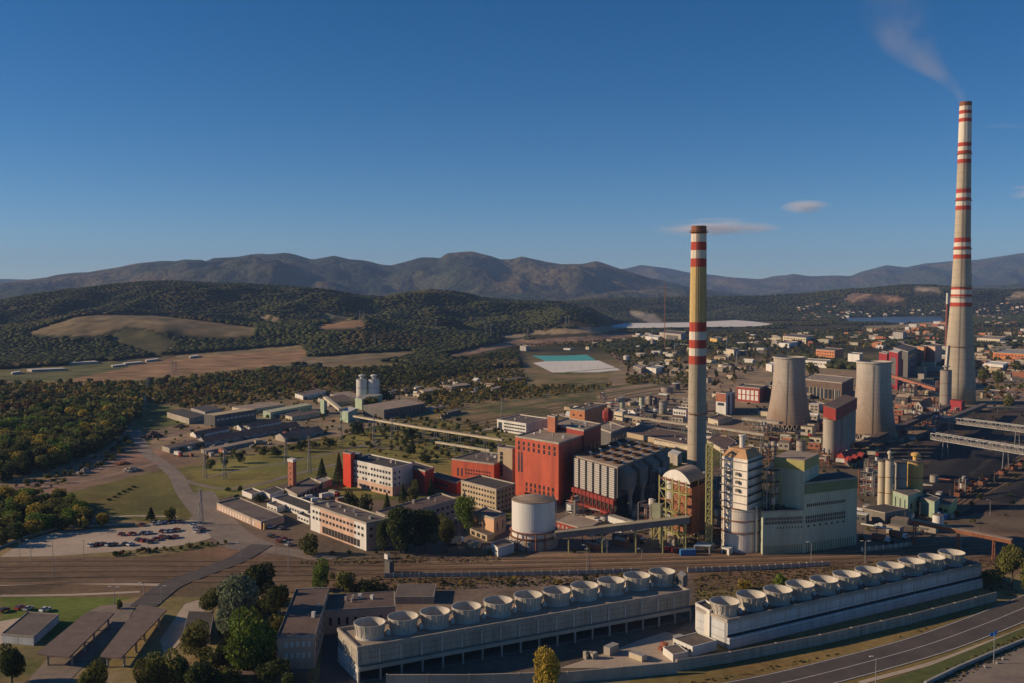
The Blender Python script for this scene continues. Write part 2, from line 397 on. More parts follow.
# ------------------------------------------------------------------ flat sheets (roads, yards, water)
_lift = [0.03]
def sheet(name, pts, m, lift=None, pix=True):
    if lift is None: _lift[0] += .003; lift = _lift[0]
    mb = MB(); P = [G(*p) for p in pts] if pix else [Vector((*p, 0)) for p in pts]
    a = sum(P[i].x * P[(i + 1) % len(P)].y - P[(i + 1) % len(P)].x * P[i].y for i in range(len(P)))
    if a < 0: P = P[::-1]
    from mathutils.geometry import tessellate_polygon
    for t in tessellate_polygon([[Vector((p.x, p.y, 0)) for p in P]]):
        q = [P[i] for i in t]
        if (q[1].x - q[0].x) * (q[2].y - q[0].y) - (q[2].x - q[0].x) * (q[1].y - q[0].y) < 0: q = q[::-1]
        mb.poly([(p.x, p.y, lift) for p in q])
    o = mb.build(name, m); o['kind'] = 'structure'; return o
def spline(pts, n=8):
    out = []
    P = [pts[0]] + pts + [pts[-1]]
    for i in range(1, len(P) - 2):
        for k in range(n):
            t = k / n; a, b2, c, d = P[i - 1], P[i], P[i + 1], P[i + 2]
            out.append(tuple(.5 * ((2 * b2[j]) + (-a[j] + c[j]) * t + (2 * a[j] - 5 * b2[j] + 4 * c[j] - d[j]) * t * t + (-a[j] + 3 * b2[j] - 3 * c[j] + d[j]) * t ** 3) for j in range(len(a))))
    out.append(tuple(pts[-1])); return out
def ribbon(name, pts, w, m, lift=None, off=0, pix=True, kerb=False, dash=None, n=8):
    """a strip of constant width w following a line through ground points"""
    if lift is None: _lift[0] += .003; lift = _lift[0]
    P = [G(*p) if pix else Vector((*p, 0)) for p in pts]; P = [Vector((*q, 0)) for q in spline([(p.x, p.y) for p in P], n)]
    mb = MB(); L_, R_ = [], []
    for i, p in enumerate(P):
        d = (P[min(i + 1, len(P) - 1)] - P[max(i - 1, 0)]).normalized(); nn = Vector((-d.y, d.x, 0))
        L_.append(p + nn * (off + w / 2)); R_.append(p + nn * (off - w / 2))
    for i in range(len(P) - 1):
        if dash and i % 2: continue
        mb.poly([(q.x, q.y, lift) for q in (R_[i], R_[i + 1], L_[i + 1], L_[i])])
    o = mb.build(name, m); o['kind'] = 'structure'
    return o
sheet('coal_yard', [(880,505),(893,462),(925,440),(960,418),(1060,396),(1090,470),(1010,500),(950,512),(930,500)], mat('coal_ground',(.075,.052,.038),.6,.035,.95))
sheet('plant_yard', [(470,548),(505,520),(600,508),(700,500),(860,500),(905,540),(860,551),(700,553),(560,557)], mat('yard',(.23,.16,.105),.4,.045,.9,col2=(.085,.066,.052),fine=.5))
sheet('sand_yard', [(560,668),(600,655),(640,640),(665,632),(690,636),(700,655),(660,668)], M_gravel)
sheet('dirt_yard', [(412,560),(500,556),(620,551),(860,549),(900,546),(905,553),(760,562),(600,566),(412,566)], mat('red_dirt',(.34,.22,.13),.4,.05,.95,col2=(.17,.11,.07),fine=.4))
sheet('car_park', [(0,557),(28,540),(58,531),(130,528),(172,521),(198,520),(206,528),(212,538),(190,544),(160,548),(110,552),(60,556)], M_gravel)
sheet('car_park_apron', [(188,519),(200,512),(236,538),(262,545),(256,552),(228,549),(212,538),(199,522)], M_asphp)
ribbon('access_road', [(134,430),(146,452),(160,462),(176,476),(184,492),(196,508),(214,526),(245,545),(262,552)], 9, M_asphp)
ribbon('access_road', [(200,492),(212,512),(236,536),(262,548)], 15, M_asphp)
ribbon('road', [(330,560),(290,552),(250,548)], 10, M_asphp)
ribbon('dirt_road', [(40,487),(85,481),(120,473),(160,462)], 5.5, mat('pale_dirt',(.3,.2,.14),.35,.05,.95))
ribbon('dirt_road', [(130,460),(108,466),(75,477),(30,484),(-20,492)], 7, MATS['pale_dirt'])
ribbon('dirt_road', [(135,432),(165,436),(196,428)], 6, MATS['pale_dirt'])
ribbon('path', [(146,402),(138,415),(126,432),(105,450),(60,468),(20,480),(-30,490)], 3, M_asphp)
ribbon('path', [(205,478),(240,470),(300,460),(345,450),(380,440)], 3, M_asphp)
ribbon('path', [(176,478),(215,488),(250,486),(300,473),(345,462)], 4.5, M_asphp)
ribbon('path', [(100,519),(130,516),(178,517)], 3, M_gravel)
ribbon('path', [(350,446),(395,448),(425,440),(460,432)], 4, M_asphp)
ribbon('field_road', [(0,585),(60,583),(110,584),(160,585)], 3.2, M_gravel)
ribbon('field_road', [(0,596),(70,595),(140,592)], 2.5, M_gravel)
sheet('pavement', [(88,612),(100,606),(138,602),(128,620),(100,650),(60,690),(20,690)], M_asphp)
sheet('pavement', [(160,640),(185,604),(200,600),(208,606),(188,634),(165,660)], M_gravel)
sheet('pavement', [(-20,625),(20,618),(10,640),(-20,655)], M_gravel)
sheet('yard_paving', [(318,690),(324,636),(345,634),(350,684)], M_asph)
# the two-lane road lower right
RD = [(660,706),(770,686),(860,664),(930,644),(985,624),(1024,608),(1080,584)]
ribbon('main_road', RD, 15, M_asph)
for off_, w_, nm in ((0, .25, 'lane_line'), (-7.0, .3, 'edge_line'), (7.0, .3, 'edge_line')):
    ribbon(nm, RD, w_, M_line, off=off_)
ribbon('verge', [(860,683),(930,664),(985,644),(1024,629),(1080,606)], 2.0, M_gravel)
ribbon('grass_verge', [(880,690),(935,672),(990,650),(1030,633),(1080,612)], 7.5, mat('verge_grass',(.1,.115,.03),.4,.3,.95))
sheet('lower_lot', [(930,700),(938,684),(1024,644),(1080,618),(1100,700)], M_asphp)
# settling pond and dry lagoon
sheet('pond', [(528,354),(583,352.6),(597,361),(545,361)], mat('turquoise_water',(.1,.42,.37),.12,.02,.55,spec=.15))
sheet('lagoon', [(533,363),(545,361.3),(599,360.6),(621,370),(598,372.4),(552,372.4)], mat('white_sediment',(.72,.68,.6),.12,.02,.9))
sheet('lagoon', [(600,327.6),(625,323.6),(690,322.6),(735,320.4),(752,321.6),(775,324.4),(760,326.8),(690,327.4),(640,328.4)], MATS['white_sediment'], lift=1)
sheet('lake', [(846,318.6),(940,316),(944,321),(905,323.4),(850,322.6)], mat('dull_lake',(.06,.09,.11),.1,.02,.3), lift=1.5)
sheet('access_strip', [(560,420),(640,398),(668,396),(668,398.5),(640,402),(590,422)], M_gravel)
ribbon('dirt_road', [(610,352),(628,366),(646,378)], 9, MATS['pale_dirt'])
ribbon('far_road', [(620,366),(680,362),(760,372)], 6, M_gravel)
for i in range(6):                                     # haul lanes between the flat coal beds
    ribbon('coal_lane', [(905+i*14,500-i*3),(950+i*16,462-i*3),(1000+i*18,430-i*3)], 3.5, mat('coal_lane',(.15,.1,.07),.5,.15,.95))
ribbon('dirt_road', [(470,433),(520,423),(580,411),(620,401),(668,395)], 7, M_gravel)
for (a_, b_, w_, m_) in (((440,413),(700,375),13,(.17,.155,.05)),((430,421),(700,380),8,(.13,.12,.045)),((470,402),(640,377),7,(.24,.19,.1)),((500,380),(640,366),6,(.2,.19,.07))):
    ribbon('grass_strip', [a_, ((a_[0]+b_[0])/2, (a_[1]+b_[1])/2 - 1), b_], w_, mat('grass_strip_%d' % w_, m_, .4, .08, .95))
# ---- railway tracks: sleepers and rails as one bed per line
rail_m = mat('rail_steel',(.2,.14,.1),.3,1,.7); bal = mat('ballast',(.165,.107,.062),.5,.12,.95); bal2 = mat('rusty_ballast',(.195,.126,.072),.5,.09,.95)
_lift[0] += .006; TL = _lift[0]
def rails(pts, w=3.4, m=None, n=6):
    ribbon('track_bed', pts, w, m or bal, n=n, lift=TL)
    for s in (-.75, .75): ribbon('rail', pts, .14, rail_m, off=s, n=n, lift=TL + .06)
for i, d in enumerate((0, 4.6, 9.5, 14.5, 20)):
    rails([(-60,562 + d * 1.15),(120,560 + d * 1.1),(300,561 + d * .95),(560,558 + d * .85),(760,553 + d * .8),(900,548 + d * .75),(1060,533 + d * .75)], m=bal if i % 2 else bal2)
_lift[0] = TL + .06
ribbon('road', [(262,545),(236,560),(205,572),(172,585),(155,597),(143,607)], 10, M_asph)
for i in range(9):
    d = i * 8.5
    rails([(890 + d,524 - i * 1.2),(935 + d,497 - i * 1.6),(1000 + d * 1.4,455 - i),(1080 + d * 1.2,410)], 3.2, bal2 if i % 2 else bal, 4)
for i in range(3):
    rails([(420,433 + i * 3),(520,413 + i * 3.2),(640,390 + i * 3),(700,382 + i * 3)], 3.2, bal, 3)
# ------------------------------------------------------------------ building generator
_box = {}
def unit_box(m, key='u'):
    k = (key, m.name)
    if k not in _box:
        mb = MB(); mb.prism([(-.5,-.5),(.5,-.5),(.5,.5),(-.5,.5)], 0, 1)
        me = bpy.data.meshes.new('window'); me.from_pydata(mb.v, [], mb.f); me.materials.append(m); _box[k] = me
    return _box[k]
def windows(root, P, Q, z0, z1, rows, cols, fw=.6, fh=.5, m=None, name='window', cols_skip=(), pad=.03):
    """one mesh object per window on the wall from P to Q"""
    P = Vector((P[0], P[1], 0)); Q = Vector((Q[0], Q[1], 0)); d = Q - P; Lw = d.length; d.normalize()
    nn = Vector((d.y, -d.x, 0)); ang = math.atan2(d.y, d.x)
    if nn.y > 0 and abs(nn.y) > .05: nn = -nn
    me = unit_box(m or M_glass); cw = Lw * (1 - 2 * pad) / cols; ch = (z1 - z0) / rows
    out = []
    for r in range(rows):
        for c in range(cols):
            if c in cols_skip or (r, c) in cols_skip: continue
            p = P + d * (Lw * pad + cw * (c + .5)) + nn * .02
            o = link(name, me, root)
            o.location = (p.x - root.location.x, p.y - root.location.y, z0 + ch * (r + .5 - fh / 2) - root.location.z)
            o.rotation_euler.z = ang; o.scale = (cw * fw, .16, ch * fh); out.append(o)
    return out
def quadpts(A, B, C, h):
    a = G(A[0], A[1], h); b = G(B[0], B[1], h); c = G(C[0], C[1], h); d = a + c - b
    return [Vector((p.x, p.y)) for p in (a, b, c, d)]
def inset(pts, k):
    c = sum(pts, Vector((0, 0))) / len(pts)
    return [p + (c - p).normalized() * k for p in pts]
def bld(name, label, cat, A, B, C, yb=None, h=None, wall=None, roof=None, win=(), parapet=.7, base=0.0, group=None,
        gable=False, over=.0, vents=0, plain=False, band=None, panels=()):
    """A left roof corner, B nearest roof corner, C right roof corner (ground-truth survey points), yb = foot of B"""
    if h is None: h = height_of(B[0], B[1], yb)
    h = max(h, 2.2)
    P = quadpts(A, B, C, h); c = sum(P, Vector((0, 0))) / 4
    rng = random.Random(int(B[0] * 31 + B[1] * 17))
    if plain:
        mb = MB(); mb.prism(P, base, h, 0, top=1)
        o = mb.build(name, [wall, roof or M_roof]); return tag(o, label, cat, group)
    root = thing(name, label, cat, (c.x, c.y, base), group)
    mb = MB()
    if gable:
        # ridge runs along the longer side
        e = (P[1] - P[0]).length; g = (P[2] - P[1]).length; rise = min(e, g) * .16
        hb = h - rise * .6; mb.prism(P, base, hb, 0)
        if e > g: m0 = (P[0] + P[3]) / 2; m1 = (P[1] + P[2]) / 2; ends = ((P[0], P[3], m0), (P[1], P[2], m1)); sides = ((P[0], P[1]), (P[3], P[2]))
        else: m0 = (P[0] + P[1]) / 2; m1 = (P[3] + P[2]) / 2; ends = ((P[0], P[1], m0), (P[3], P[2], m1)); sides = ((P[0], P[3]), (P[1], P[2]))
        for p, q, m_ in ends: mb.poly([(*p, hb), (*q, hb), (*m_, hb + rise)])
        mb.build('wall', wall, root)
        rb = MB()
        for (p, q) in sides:
            rb.poly([(*p, hb + .05), (*q, hb + .05), (*m1, hb + rise + .05), (*m0, hb + rise + .05)])
            rb.poly([(*p, hb - .2), (*q, hb - .2), (*m1, hb + rise - .2), (*m0, hb + rise - .2)])
            rb.poly([(*p, hb - .2), (*q, hb - .2), (*q, hb + .05), (*p, hb + .05)])
        roof_o = rb.build('roof', roof or M_roof, root)
    else:
        mb.prism(P, base, h, 0); mb.build('wall', wall, root)
        rb = MB(); P2 = inset(P, -over) if over else inset(P, .35)
        if over: rb.prism(P2, h + .004, h + .35)
        else:
            rb.prism(P2, h - .25, h + .06)
        roof_o = rb.build('roof', roof or M_roof, root)
        if parapet and not over:
            pb = MB(); In = inset(P, .34); Ou = inset(P, -.06)
            for i in range(4):
                j = (i + 1) % 4; pb.prism([Ou[i], Ou[j], In[j], In[i]], h - .3, h + parapet)
            pb.build('parapet', M_conc if wall not in (M_white, M_whitep) else wall, roof_o)
    for (face, t0, t1, m_) in panels:
        p, q = (P[0], P[1]) if face == 0 else (P[1], P[2]); nn = Vector(((q - p).y, -(q - p).x)).normalized()
        if nn.dot(p - c) < 0: nn = -nn
        a_, b_ = p + (q - p) * t0, p + (q - p) * t1; mb = MB(); mb.prism([a_ + nn * .004, b_ + nn * .004, b_ + nn * .05, a_ + nn * .05], base + .01, h - .31); mb.build('wall_panel', m_, root)
    if band:                                            # coloured plinth
        bb = MB(); bb.prism(inset(P, -.08), base, base + band[0]); bb.build('plinth', band[1], root)
    for (face, rows, cols_, z0, z1, *rest) in win:
        kw = rest[0] if rest else {}
        p, q = (P[0], P[1]) if face == 0 else (P[1], P[2])
        t0, t1 = kw.pop('span', (0, 1)) if 'span' in kw else (0, 1)
        pp = p + (q - p) * t0; qq = p + (q - p) * t1
        windows(root, pp, qq, base + (h - base) * z0, base + (h - base) * z1, rows, cols_, **kw)
    for k in range(vents):
        t, s = rng.uniform(.1, .9), rng.uniform(.2, .8); p = P[0] + (P[1] - P[0]) * t + (P[3] - P[0]) * s
        vb = MB(); w = rng.uniform(.6, 1.6); vb.box((p.x, p.y, h + .05), (w, w, rng.uniform(.7, 1.8)), rng.random() * .4 - .6)
        vb.build('roof_vent', rng.choice([M_conc, M_grey, M_conc, M_white]), roof_o)
    root['_h'] = h
    return root
W = lambda **k: k
def lamp_post(px, py, h=10, label='', arms=1, group=None, at=None, mat_=None):
    p = at if at is not None else G(px, py); root = thing('street_lamp', label, 'street lamp', tuple(p), group)
    mb = MB(); mb.tube(p, p + Vector((0, 0, h)), .16, 6, .09); mb.build('pole', mat_ or M_steel, root)
    for s in (-1, 1)[:arms]:
        mb = MB(); q = p + Vector((0, 0, h)); e = q + Vector((s * 1.5, -.4, .35)); mb.tube(q, e, .07, 5); ao = mb.build('arm', mat_ or M_steel, root)
        mb = MB(); mb.box((e.x, e.y, e.z - .12), (1.1, .5, .26)); mb.build('lamp_head', M_white, ao)
    return root
def pylon(px, py, h, label, group=None, w=3.2, at=None, arms=3, aw=6, name='lattice_pylon', m=None):
    p = at if at is not None else G(px, py); root = thing(name, label, 'pylon', tuple(p), group); m = m or M_steel
    legs = [MB() for _ in range(1)]; mb = legs[0]; n = max(4, int(h / 4))
    def cor(t, k): ww = w * (1 - .8 * t) / 2; return p + Vector((ww * (1 if k in (0, 3) else -1), ww * (1 if k < 2 else -1), h * t))
    for i in range(n):
        for k in range(4):
            mb.tube(cor(i / n, k), cor((i + 1) / n, k), .13, 4); mb.tube(cor(i / n, k), cor((i + 1) / n, (k + 1) % 4), .06, 3)
    mb.build('lattice_mast', m, root)
    for a in range(arms):
        z = h * (.98 - .13 * a); mb = MB()
        mb.tube(p + Vector((-aw / 2, 0, z)), p + Vector((aw / 2, 0, z)), .14, 4)
        mb.tube(p + Vector((-aw / 2, 0, z)), p + Vector((0, 0, z + 1.2)), .08, 3); mb.tube(p + Vector((aw / 2, 0, z)), p + Vector((0, 0, z + 1.2)), .08, 3)
        mb.build('cross_arm', m, root)
    return root
def pole(px, py, h, label, group=None, r=.14, name='utility_pole', at=None, m=None, cat='pole'):
    p = at if at is not None else G(px, py); mb = MB(); mb.tube((0, 0, 0), (0, 0, h), r, 6, r * .6); mb.tube((-1.0, 0, h * .93), (1.0, 0, h * .93), .07, 4)
    me = mb.build(name, m or M_concd); me.location = p; return tag(me, label, cat, group)
def gallery(name, label, cat, p, q, w=3, hh=3, m=None, roofm=None, supports=(), sup_m=None, group=None, truss=False, win=False):
    """enclosed conveyor or pipe gallery between two 3-D points, standing on trestles"""
    p = Vector(p); q = Vector(q); c = (p + q) / 2; root = thing(name, label, cat, (c.x, c.y, 0), group)
    d = (q - p); dh = Vector((d.x, d.y, 0)).normalized(); nn = Vector((-dh.y, dh.x, 0)) * (w / 2); up = Vector((0, 0, hh))
    if not truss:
        mb = MB(); V = [p - nn, p + nn, q + nn, q - nn]; b = len(mb.v); mb.v += [tuple(v) for v in V] + [tuple(v + up) for v in V]
        mb.f += [(0, 1, 2, 3), (7, 6, 5, 4), (0, 4, 5, 1), (1, 5, 6, 2), (2, 6, 7, 3), (3, 7, 4, 0)]; mb.m += [0] * 6
        mb.build('gallery_shell', m or M_grey, root)
        rb = MB(); o = nn.normalized() * .25; V = [p - nn - o, p + nn + o, q + nn + o, q - nn - o]; rb.v = [tuple(v + up + Vector((0, 0, .02))) for v in V] + [tuple(v + up + Vector((0, 0, .27))) for v in V]
        rb.f = list([(0, 1, 2, 3), (7, 6, 5, 4), (0, 4, 5, 1), (1, 5, 6, 2), (2, 6, 7, 3), (3, 7, 4, 0)]); rb.m = [0] * 6
        rb.build('gallery_roof', roofm or M_roof, root)
    else:
        n = max(4, int(d.length / (hh * 1.1)))
        for s in (-1, 1):
            mb = MB()
            mb.tube(p + nn * s, q + nn * s, .22, 4); mb.tube(p + nn * s + up, q + nn * s + up, .22, 4)
            for i in range(n):
                a = p + d * (i / n) + nn * s; b_ = p + d * ((i + 1) / n) + nn * s
                mb.tube(a, b_ + up, .12, 4) if i % 2 else mb.tube(a + up, b_, .12, 4)
                mb.tube(a, a + up, .1, 4)
            mb.build('truss_side', m or M_steel, root)
        mb = MB(); V = [p - nn * .9, p + nn * .9, q + nn * .9, q - nn * .9]; mb.v = [tuple(v + Vector((0, 0, .4))) for v in V] + [tuple(v + Vector((0, 0, hh * .45))) for v in V]
        mb.f = [(0, 1, 2, 3), (7, 6, 5, 4), (0, 4, 5, 1), (1, 5, 6, 2), (2, 6, 7, 3), (3, 7, 4, 0)]; mb.m = [0] * 6
        mb.build('belt_housing', M_concd, root)
        mb = MB()
        for i in range(n + 1):
            a = p + d * (i / n) + up; mb.tube(a - nn, a + nn, .1, 4)
        mb.build('top_bracing', m or M_steel, root)
    for t in supports:
        a = p + d * t; mb = MB()
        for s in (-1, 1):
            mb.tube(Vector((a.x, a.y, 0)) + nn * s * 1.3, a + nn * s * .8, .28, 5)
        for k in range(max(1, int(a.z / 4))):
            z0 = a.z * k / max(1, int(a.z / 4)); z1 = a.z * (k + 1) / max(1, int(a.z / 4))
            mb.tube(Vector((a.x, a.y, z0)) + nn * 1.2, Vector((a.x, a.y, z1)) - nn * 1.1, .1, 4)
        mb.build('trestle', sup_m or M_steel, root)
    return root
def wall_line(name, label, pts, h, t, m, pix=True, pier=None, cat='wall', group=None, base=0):
    P = [G(*p) if pix else Vector((*p, 0)) for p in pts]; c = P[len(P) // 2]
    root = thing(name, label, cat, (c.x, c.y, 0), group)
    mb = MB()
    for i in range(len(P) - 1):
        d = (P[i + 1] - P[i]).normalized(); nn = Vector((-d.y, d.x, 0)) * t / 2
        e = d * (t * .0)
        mb.prism([P[i] - nn - e, P[i + 1] - nn + e, P[i + 1] + nn + e, P[i] + nn - e], base, base + h)
    mb.build('wall_panel', m, root)
    if pier:
        k = 0
        for i in range(len(P) - 1):
            d = (P[i + 1] - P[i]); n = max(1, int(d.length / pier[0])); a = math.atan2(d.y, d.x)
            for j in range(n):
                if k >= 99: break
                q = P[i] + d * (j / n); o = MB(); o.box((q.x, q.y, base), (pier[1], t + pier[1] * .5, h + pier[2]), a); o.build('pier', pier[3], root); k += 1
    return root
# ================================================================== chimneys and cooling towers
def zat(py, Y): return atY(512, py, Y).z
def prof_r(prof, z):
    return float(np.interp(z, [p[0] for p in prof], [p[1] for p in prof]))
def chimney(name, label, px, ybase, prof_px, bands, plats, m_main, n=32, caps=None, group=None, smooth=True, cap_m=None):
    g = G(px, ybase); Y = g.y; root = thing(name, label, 'chimney', (g.x, g.y, 0), group)
    prof = sorted([(max(0, zat(y, Y)) if y < ybase - .5 else 0.0, w / 2 * Y / FPX) for y, w in prof_px])
    H = prof[-1][0]
    mb = MB(); zs = sorted(set([p[0] for p in prof] + list(np.linspace(0, H, 14))))
    # hollow top: shaft wall turns in over the rim
    mb.lathe((g.x, g.y, 0), [(prof_r(prof, z), z) for z in zs] + [(prof_r(prof, H) * .8, H), (prof_r(prof, H) * .8, H - 6)], n, cap1=True)
    mb.build('shaft', m_main, root, smooth=smooth)
    for (y0, y1, m) in bands:
        z1, z0 = zat(y0, Y), zat(y1, Y); mb = MB()
        zz = np.linspace(z0, min(z1, H), 4); e = .05
        mb.lathe((g.x, g.y, 0), [(prof_r(prof, zz[0]) - .2, zz[0])] + [(prof_r(prof, z) + e, z) for z in zz] + [(prof_r(prof, zz[-1]) - .2, zz[-1])], n, cap0=False, cap1=False)
        mb.build('painted_band', m, root, smooth=False)
    for y in plats:
        z = zat(y, Y); r = prof_r(prof, z); mb = MB()
        mb.lathe((g.x, g.y, 0), [(r + .1, z), (r + 1.1, z), (r + 1.1, z + .25), (r + .1, z + .25)], n, cap0=False, cap1=False)
        mb.lathe((g.x, g.y, 0), [(r + 1.05, z + 1.1), (r + 1.1, z + 1.1), (r + 1.1, z + 1.2), (r + 1.05, z + 1.2)], n, cap0=False, cap1=False)
        for k in range(16):
            a = k / 16 * 2 * math.pi; p = (g.x + math.cos(a) * (r + 1.07), g.y + math.sin(a) * (r + 1.07), z); mb.tube(p, (p[0], p[1], z + 1.15), .05, 3)
        mb.build('gallery_ring', M_rust, root)
    return root, prof, g, H
PR, PW, PY = M_paintr, M_paintw, M_pvy
ch1, pf, g1, H1 = chimney('striped_chimney', 'tall yellowish concrete chimney with a rust-red cap and red and white bands, nearest the camera', 696.5, 481,
    [(226,15),(240,15.4),(300,16.6),(380,17.9),(481,19.6)],
    [(226,234,M_rust),(234,242,PW),(242,250.3,PR),(250.3,258.5,PW),(258.5,267,PR),(267,322,PY),(322,331.5,PR),(331.5,339.7,PW),(339.7,348,PR),(348,355.6,PW),(355.6,364,PR)], [232.5,413.5], M_cw, n=12)
def ladder(root, g, prof, H, ang, m=M_steeld):
    mb = MB(); ca, sa = math.cos(ang), math.sin(ang); n = 14
    for i in range(n):
        z0, z1 = H * i / n, H * (i + 1) / n; r0, r1 = prof_r(prof, z0) + .35, prof_r(prof, z1) + .35
        for s in (-.3, .3):
            mb.tube((g.x + ca * r0 - sa * s, g.y + sa * r0 + ca * s, z0), (g.x + ca * r1 - sa * s, g.y + sa * r1 + ca * s, z1), .09, 4)
    mb.build('ladder', m, root)
ladder(ch1, g1, pf, H1, R(-112))
ch2, pf2, g2, H2 = chimney('striped_chimney', 'tallest chimney, grey concrete with many narrow red and white bands and smoke at its top', 958.8, 403,
    [(102,11.2),(160,12.6),(240,15.2),(300,19.6),(346,25.6),(372,29),(403,31.5)],
    [(102,106.3,M_rust),(106.3,110.6,PW),(110.6,114.2,PR),(114.2,118.5,PW),(118.5,122.3,PR),(122.3,142.8,M_paintw),(142.8,146.8,PR),(146.8,151,PW),(151,154.4,PR),(154.4,159.4,PW),(159.4,163.6,PR),
     (189,193.3,PR),(193.3,197.8,PW),(197.8,201,PR),(201,206,PW),(206,210.2,PR),(237.8,242.5,PR),(242.5,246.6,PW),(246.6,249.4,PR),(249.4,254.5,PW),(254.5,258.8,PR),
     (287.5,289.6,PR),(289.6,294.3,PW),(294.3,296.6,PR),(296.6,302.4,PW),(302.4,306.4,PR)], [154.5,201,249.5,287,297.5,346.5], M_cw, n=40)
ladder(ch2, g2, pf2, H2, R(-120))
mb = MB()                                                           # service duct up the sunny side of the foot
for i in range(8):
    z0, z1 = zat(345 + 0 * i, g2.y) * i / 8, zat(345, g2.y) * (i + 1) / 8
    mb.tube((g2.x - prof_r(pf2, z0) - 1, g2.y - 4, z0), (g2.x - prof_r(pf2, z1) - 1, g2.y - 4, z1), 1.0, 8)
mb.build('side_duct', M_white, ch2)
chimney('slim_chimney', 'slim far chimney, white above and red below, just left of the tallest chimney', 946.4, 352,
    [(293,2.6),(352,3.6)], [(293,304,M_white),(304,352,mat('dull_red_paint',(.2,.075,.055),.3,.3))], [], M_conc, n=10)
# guyed mast far behind
p = G(664.5, 352); root = thing('radio_mast', 'slender reddish lattice mast rising behind the settling pond', 'mast', tuple(p))
mb = MB(); Hm = zat(283, p.y)
for k in range(3):
    a = k * 2.094; mb.tube((p.x + .9 * math.cos(a), p.y + .9 * math.sin(a), 0), (p.x + .5 * math.cos(a), p.y + .5 * math.sin(a), Hm), .28, 4)
for i in range(40):
    z = Hm * i / 40; a = i * 2.094; mb.tube((p.x + .9 * math.cos(a), p.y + .9 * math.sin(a), z), (p.x + .9 * math.cos(a + 2.09), p.y + .9 * math.sin(a + 2.09), z + Hm / 40), .14, 3)
mb.build('mast_lattice', M_rust, root)

tower_m = gridmat('tower_concrete', (.47,.43,.37), (.37,.33,.28), 4.0, 3.2, .05, scale=.05, var=.4)
def stain(m, z0, z1, col):
    """damp brown staining that climbs the shell in an uneven front"""
    nt = m.node_tree; N = nt.nodes; L = nt.links; b = N['Principled BSDF']; src = b.inputs['Base Color'].links[0].from_socket
    g = N.new('ShaderNodeNewGeometry'); sp = N.new('ShaderNodeSeparateXYZ'); L.new(g.outputs['Position'], sp.inputs[0])
    n = N.new('ShaderNodeTexNoise'); n.inputs['Scale'].default_value = .06; n.inputs['Detail'].default_value = 5; L.new(g.outputs['Position'], n.inputs['Vector'])
    a = N.new('ShaderNodeMath'); a.operation = 'MULTIPLY_ADD'; L.new(n.outputs['Fac'], a.inputs[0]); a.inputs[1].default_value = (z1 - z0) * .9; L.new(sp.outputs['Z'], a.inputs[2])
    r = N.new('ShaderNodeMapRange'); r.inputs[1].default_value = z0; r.inputs[2].default_value = z1 + (z1 - z0) * .5; r.inputs[3].default_value = .85; r.inputs[4].default_value = 0; L.new(a.outputs[0], r.inputs[0])
    mx = N.new('ShaderNodeMix'); mx.data_type = 'RGBA'; mx.blend_type = 'MULTIPLY'; L.new(r.outputs[0], mx.inputs['Factor']); L.new(src, mx.inputs['A']); mx.inputs['B'].default_value = (*col, 1)
    L.new(mx.outputs['Result'], b.inputs['Base Color'])
stain(tower_m, 22, 62, (.5,.34,.22))
tower_d = mat('stained_tower_concrete', (.3,.22,.15), .4, .06, streak=True)
def cooling_tower(label, px, ytop, wtop, ybot, wbot, yfoot):
    g = G(px, yfoot - 2); Y = g.y; rb = wbot / 2 * Y / FPX * .98; rt = wtop / 2 * Y / FPX; z0 = max(4, zat(ybot, Y)); z1 = zat(ytop, Y)
    k = (g.y + rb * .9) / g.y; g = Vector((g.x * k, g.y * k, 0)); Y = g.y; rb *= k; rt *= k; z0 = 4.5; z1 = CAM_H - (CAM_H - z1) * k
    root = thing('cooling_tower', label, 'cooling tower', (g.x, g.y, 0))
    zs = np.linspace(0, 1, 28); prof = []
    for t in zs:
        rn = rt * .985; tt = (t - .86) / .86; r = rn * math.sqrt(1 + ((rb / rn) ** 2 - 1) * tt * tt) if t < .86 else rn * (1 + .02 * ((t - .86) / .14) ** 2)
        prof.append((r, z0 + (z1 - z0) * t))
    mb = MB(); mb.lathe(g, prof + [(prof[-1][0] + .7, prof[-1][1] - .8), (prof[-1][0] + .7, prof[-1][1] + .3), (prof[-1][0] - .6, prof[-1][1] + .3)] + [(r - .5, z) for r, z in prof[::-1]], 64, cap0=False, cap1=False)
    mb.build('shell', tower_m, root, smooth=False)
    for k_ in range(30):
        a = 2 * math.pi * k_ / 30; mb = MB()
        for s in (-.5, .5):
            b_ = a + s * .2; mb.tube((g.x + math.cos(b_) * (rb + 1), g.y + math.sin(b_) * (rb + 1), 0), (g.x + math.cos(a) * rb * .99, g.y + math.sin(a) * rb * .99, z0 + .4), .42, 5)
        mb.build('leg', M_conc, root)
    mb = MB(); mb.lathe(g, [(rb + 4, 0), (rb + 4, 1.2), (rb + 3.6, 1.2), (rb + 3.6, .1)], 48, cap0=False, cap1=False); mb.build('basin_wall', M_conc, root)
    mb = MB()
    for i in range(13):
        a = R(-112); t0, t1 = i * 2, min(27, i * 2 + 2); r0, zA = prof[t0]; r1, zB = prof[t1]
        for s in (-.3, .3): mb.tube((g.x + math.cos(a) * (r0 + .3) + s, g.y + math.sin(a) * (r0 + .3), zA), (g.x + math.cos(a) * (r1 + .3) + s, g.y + math.sin(a) * (r1 + .3), zB), .1, 4)
    mb.build('ladder', M_steeld, root)
cooling_tower('left cooling tower, stained concrete shell beside a raised pipe trestle', 788.4, 357, 31, 423, 46, 433)
cooling_tower('right cooling tower, paler shell standing behind the red-topped silos', 872.6, 361.5, 33.5, 433, 46, 443)

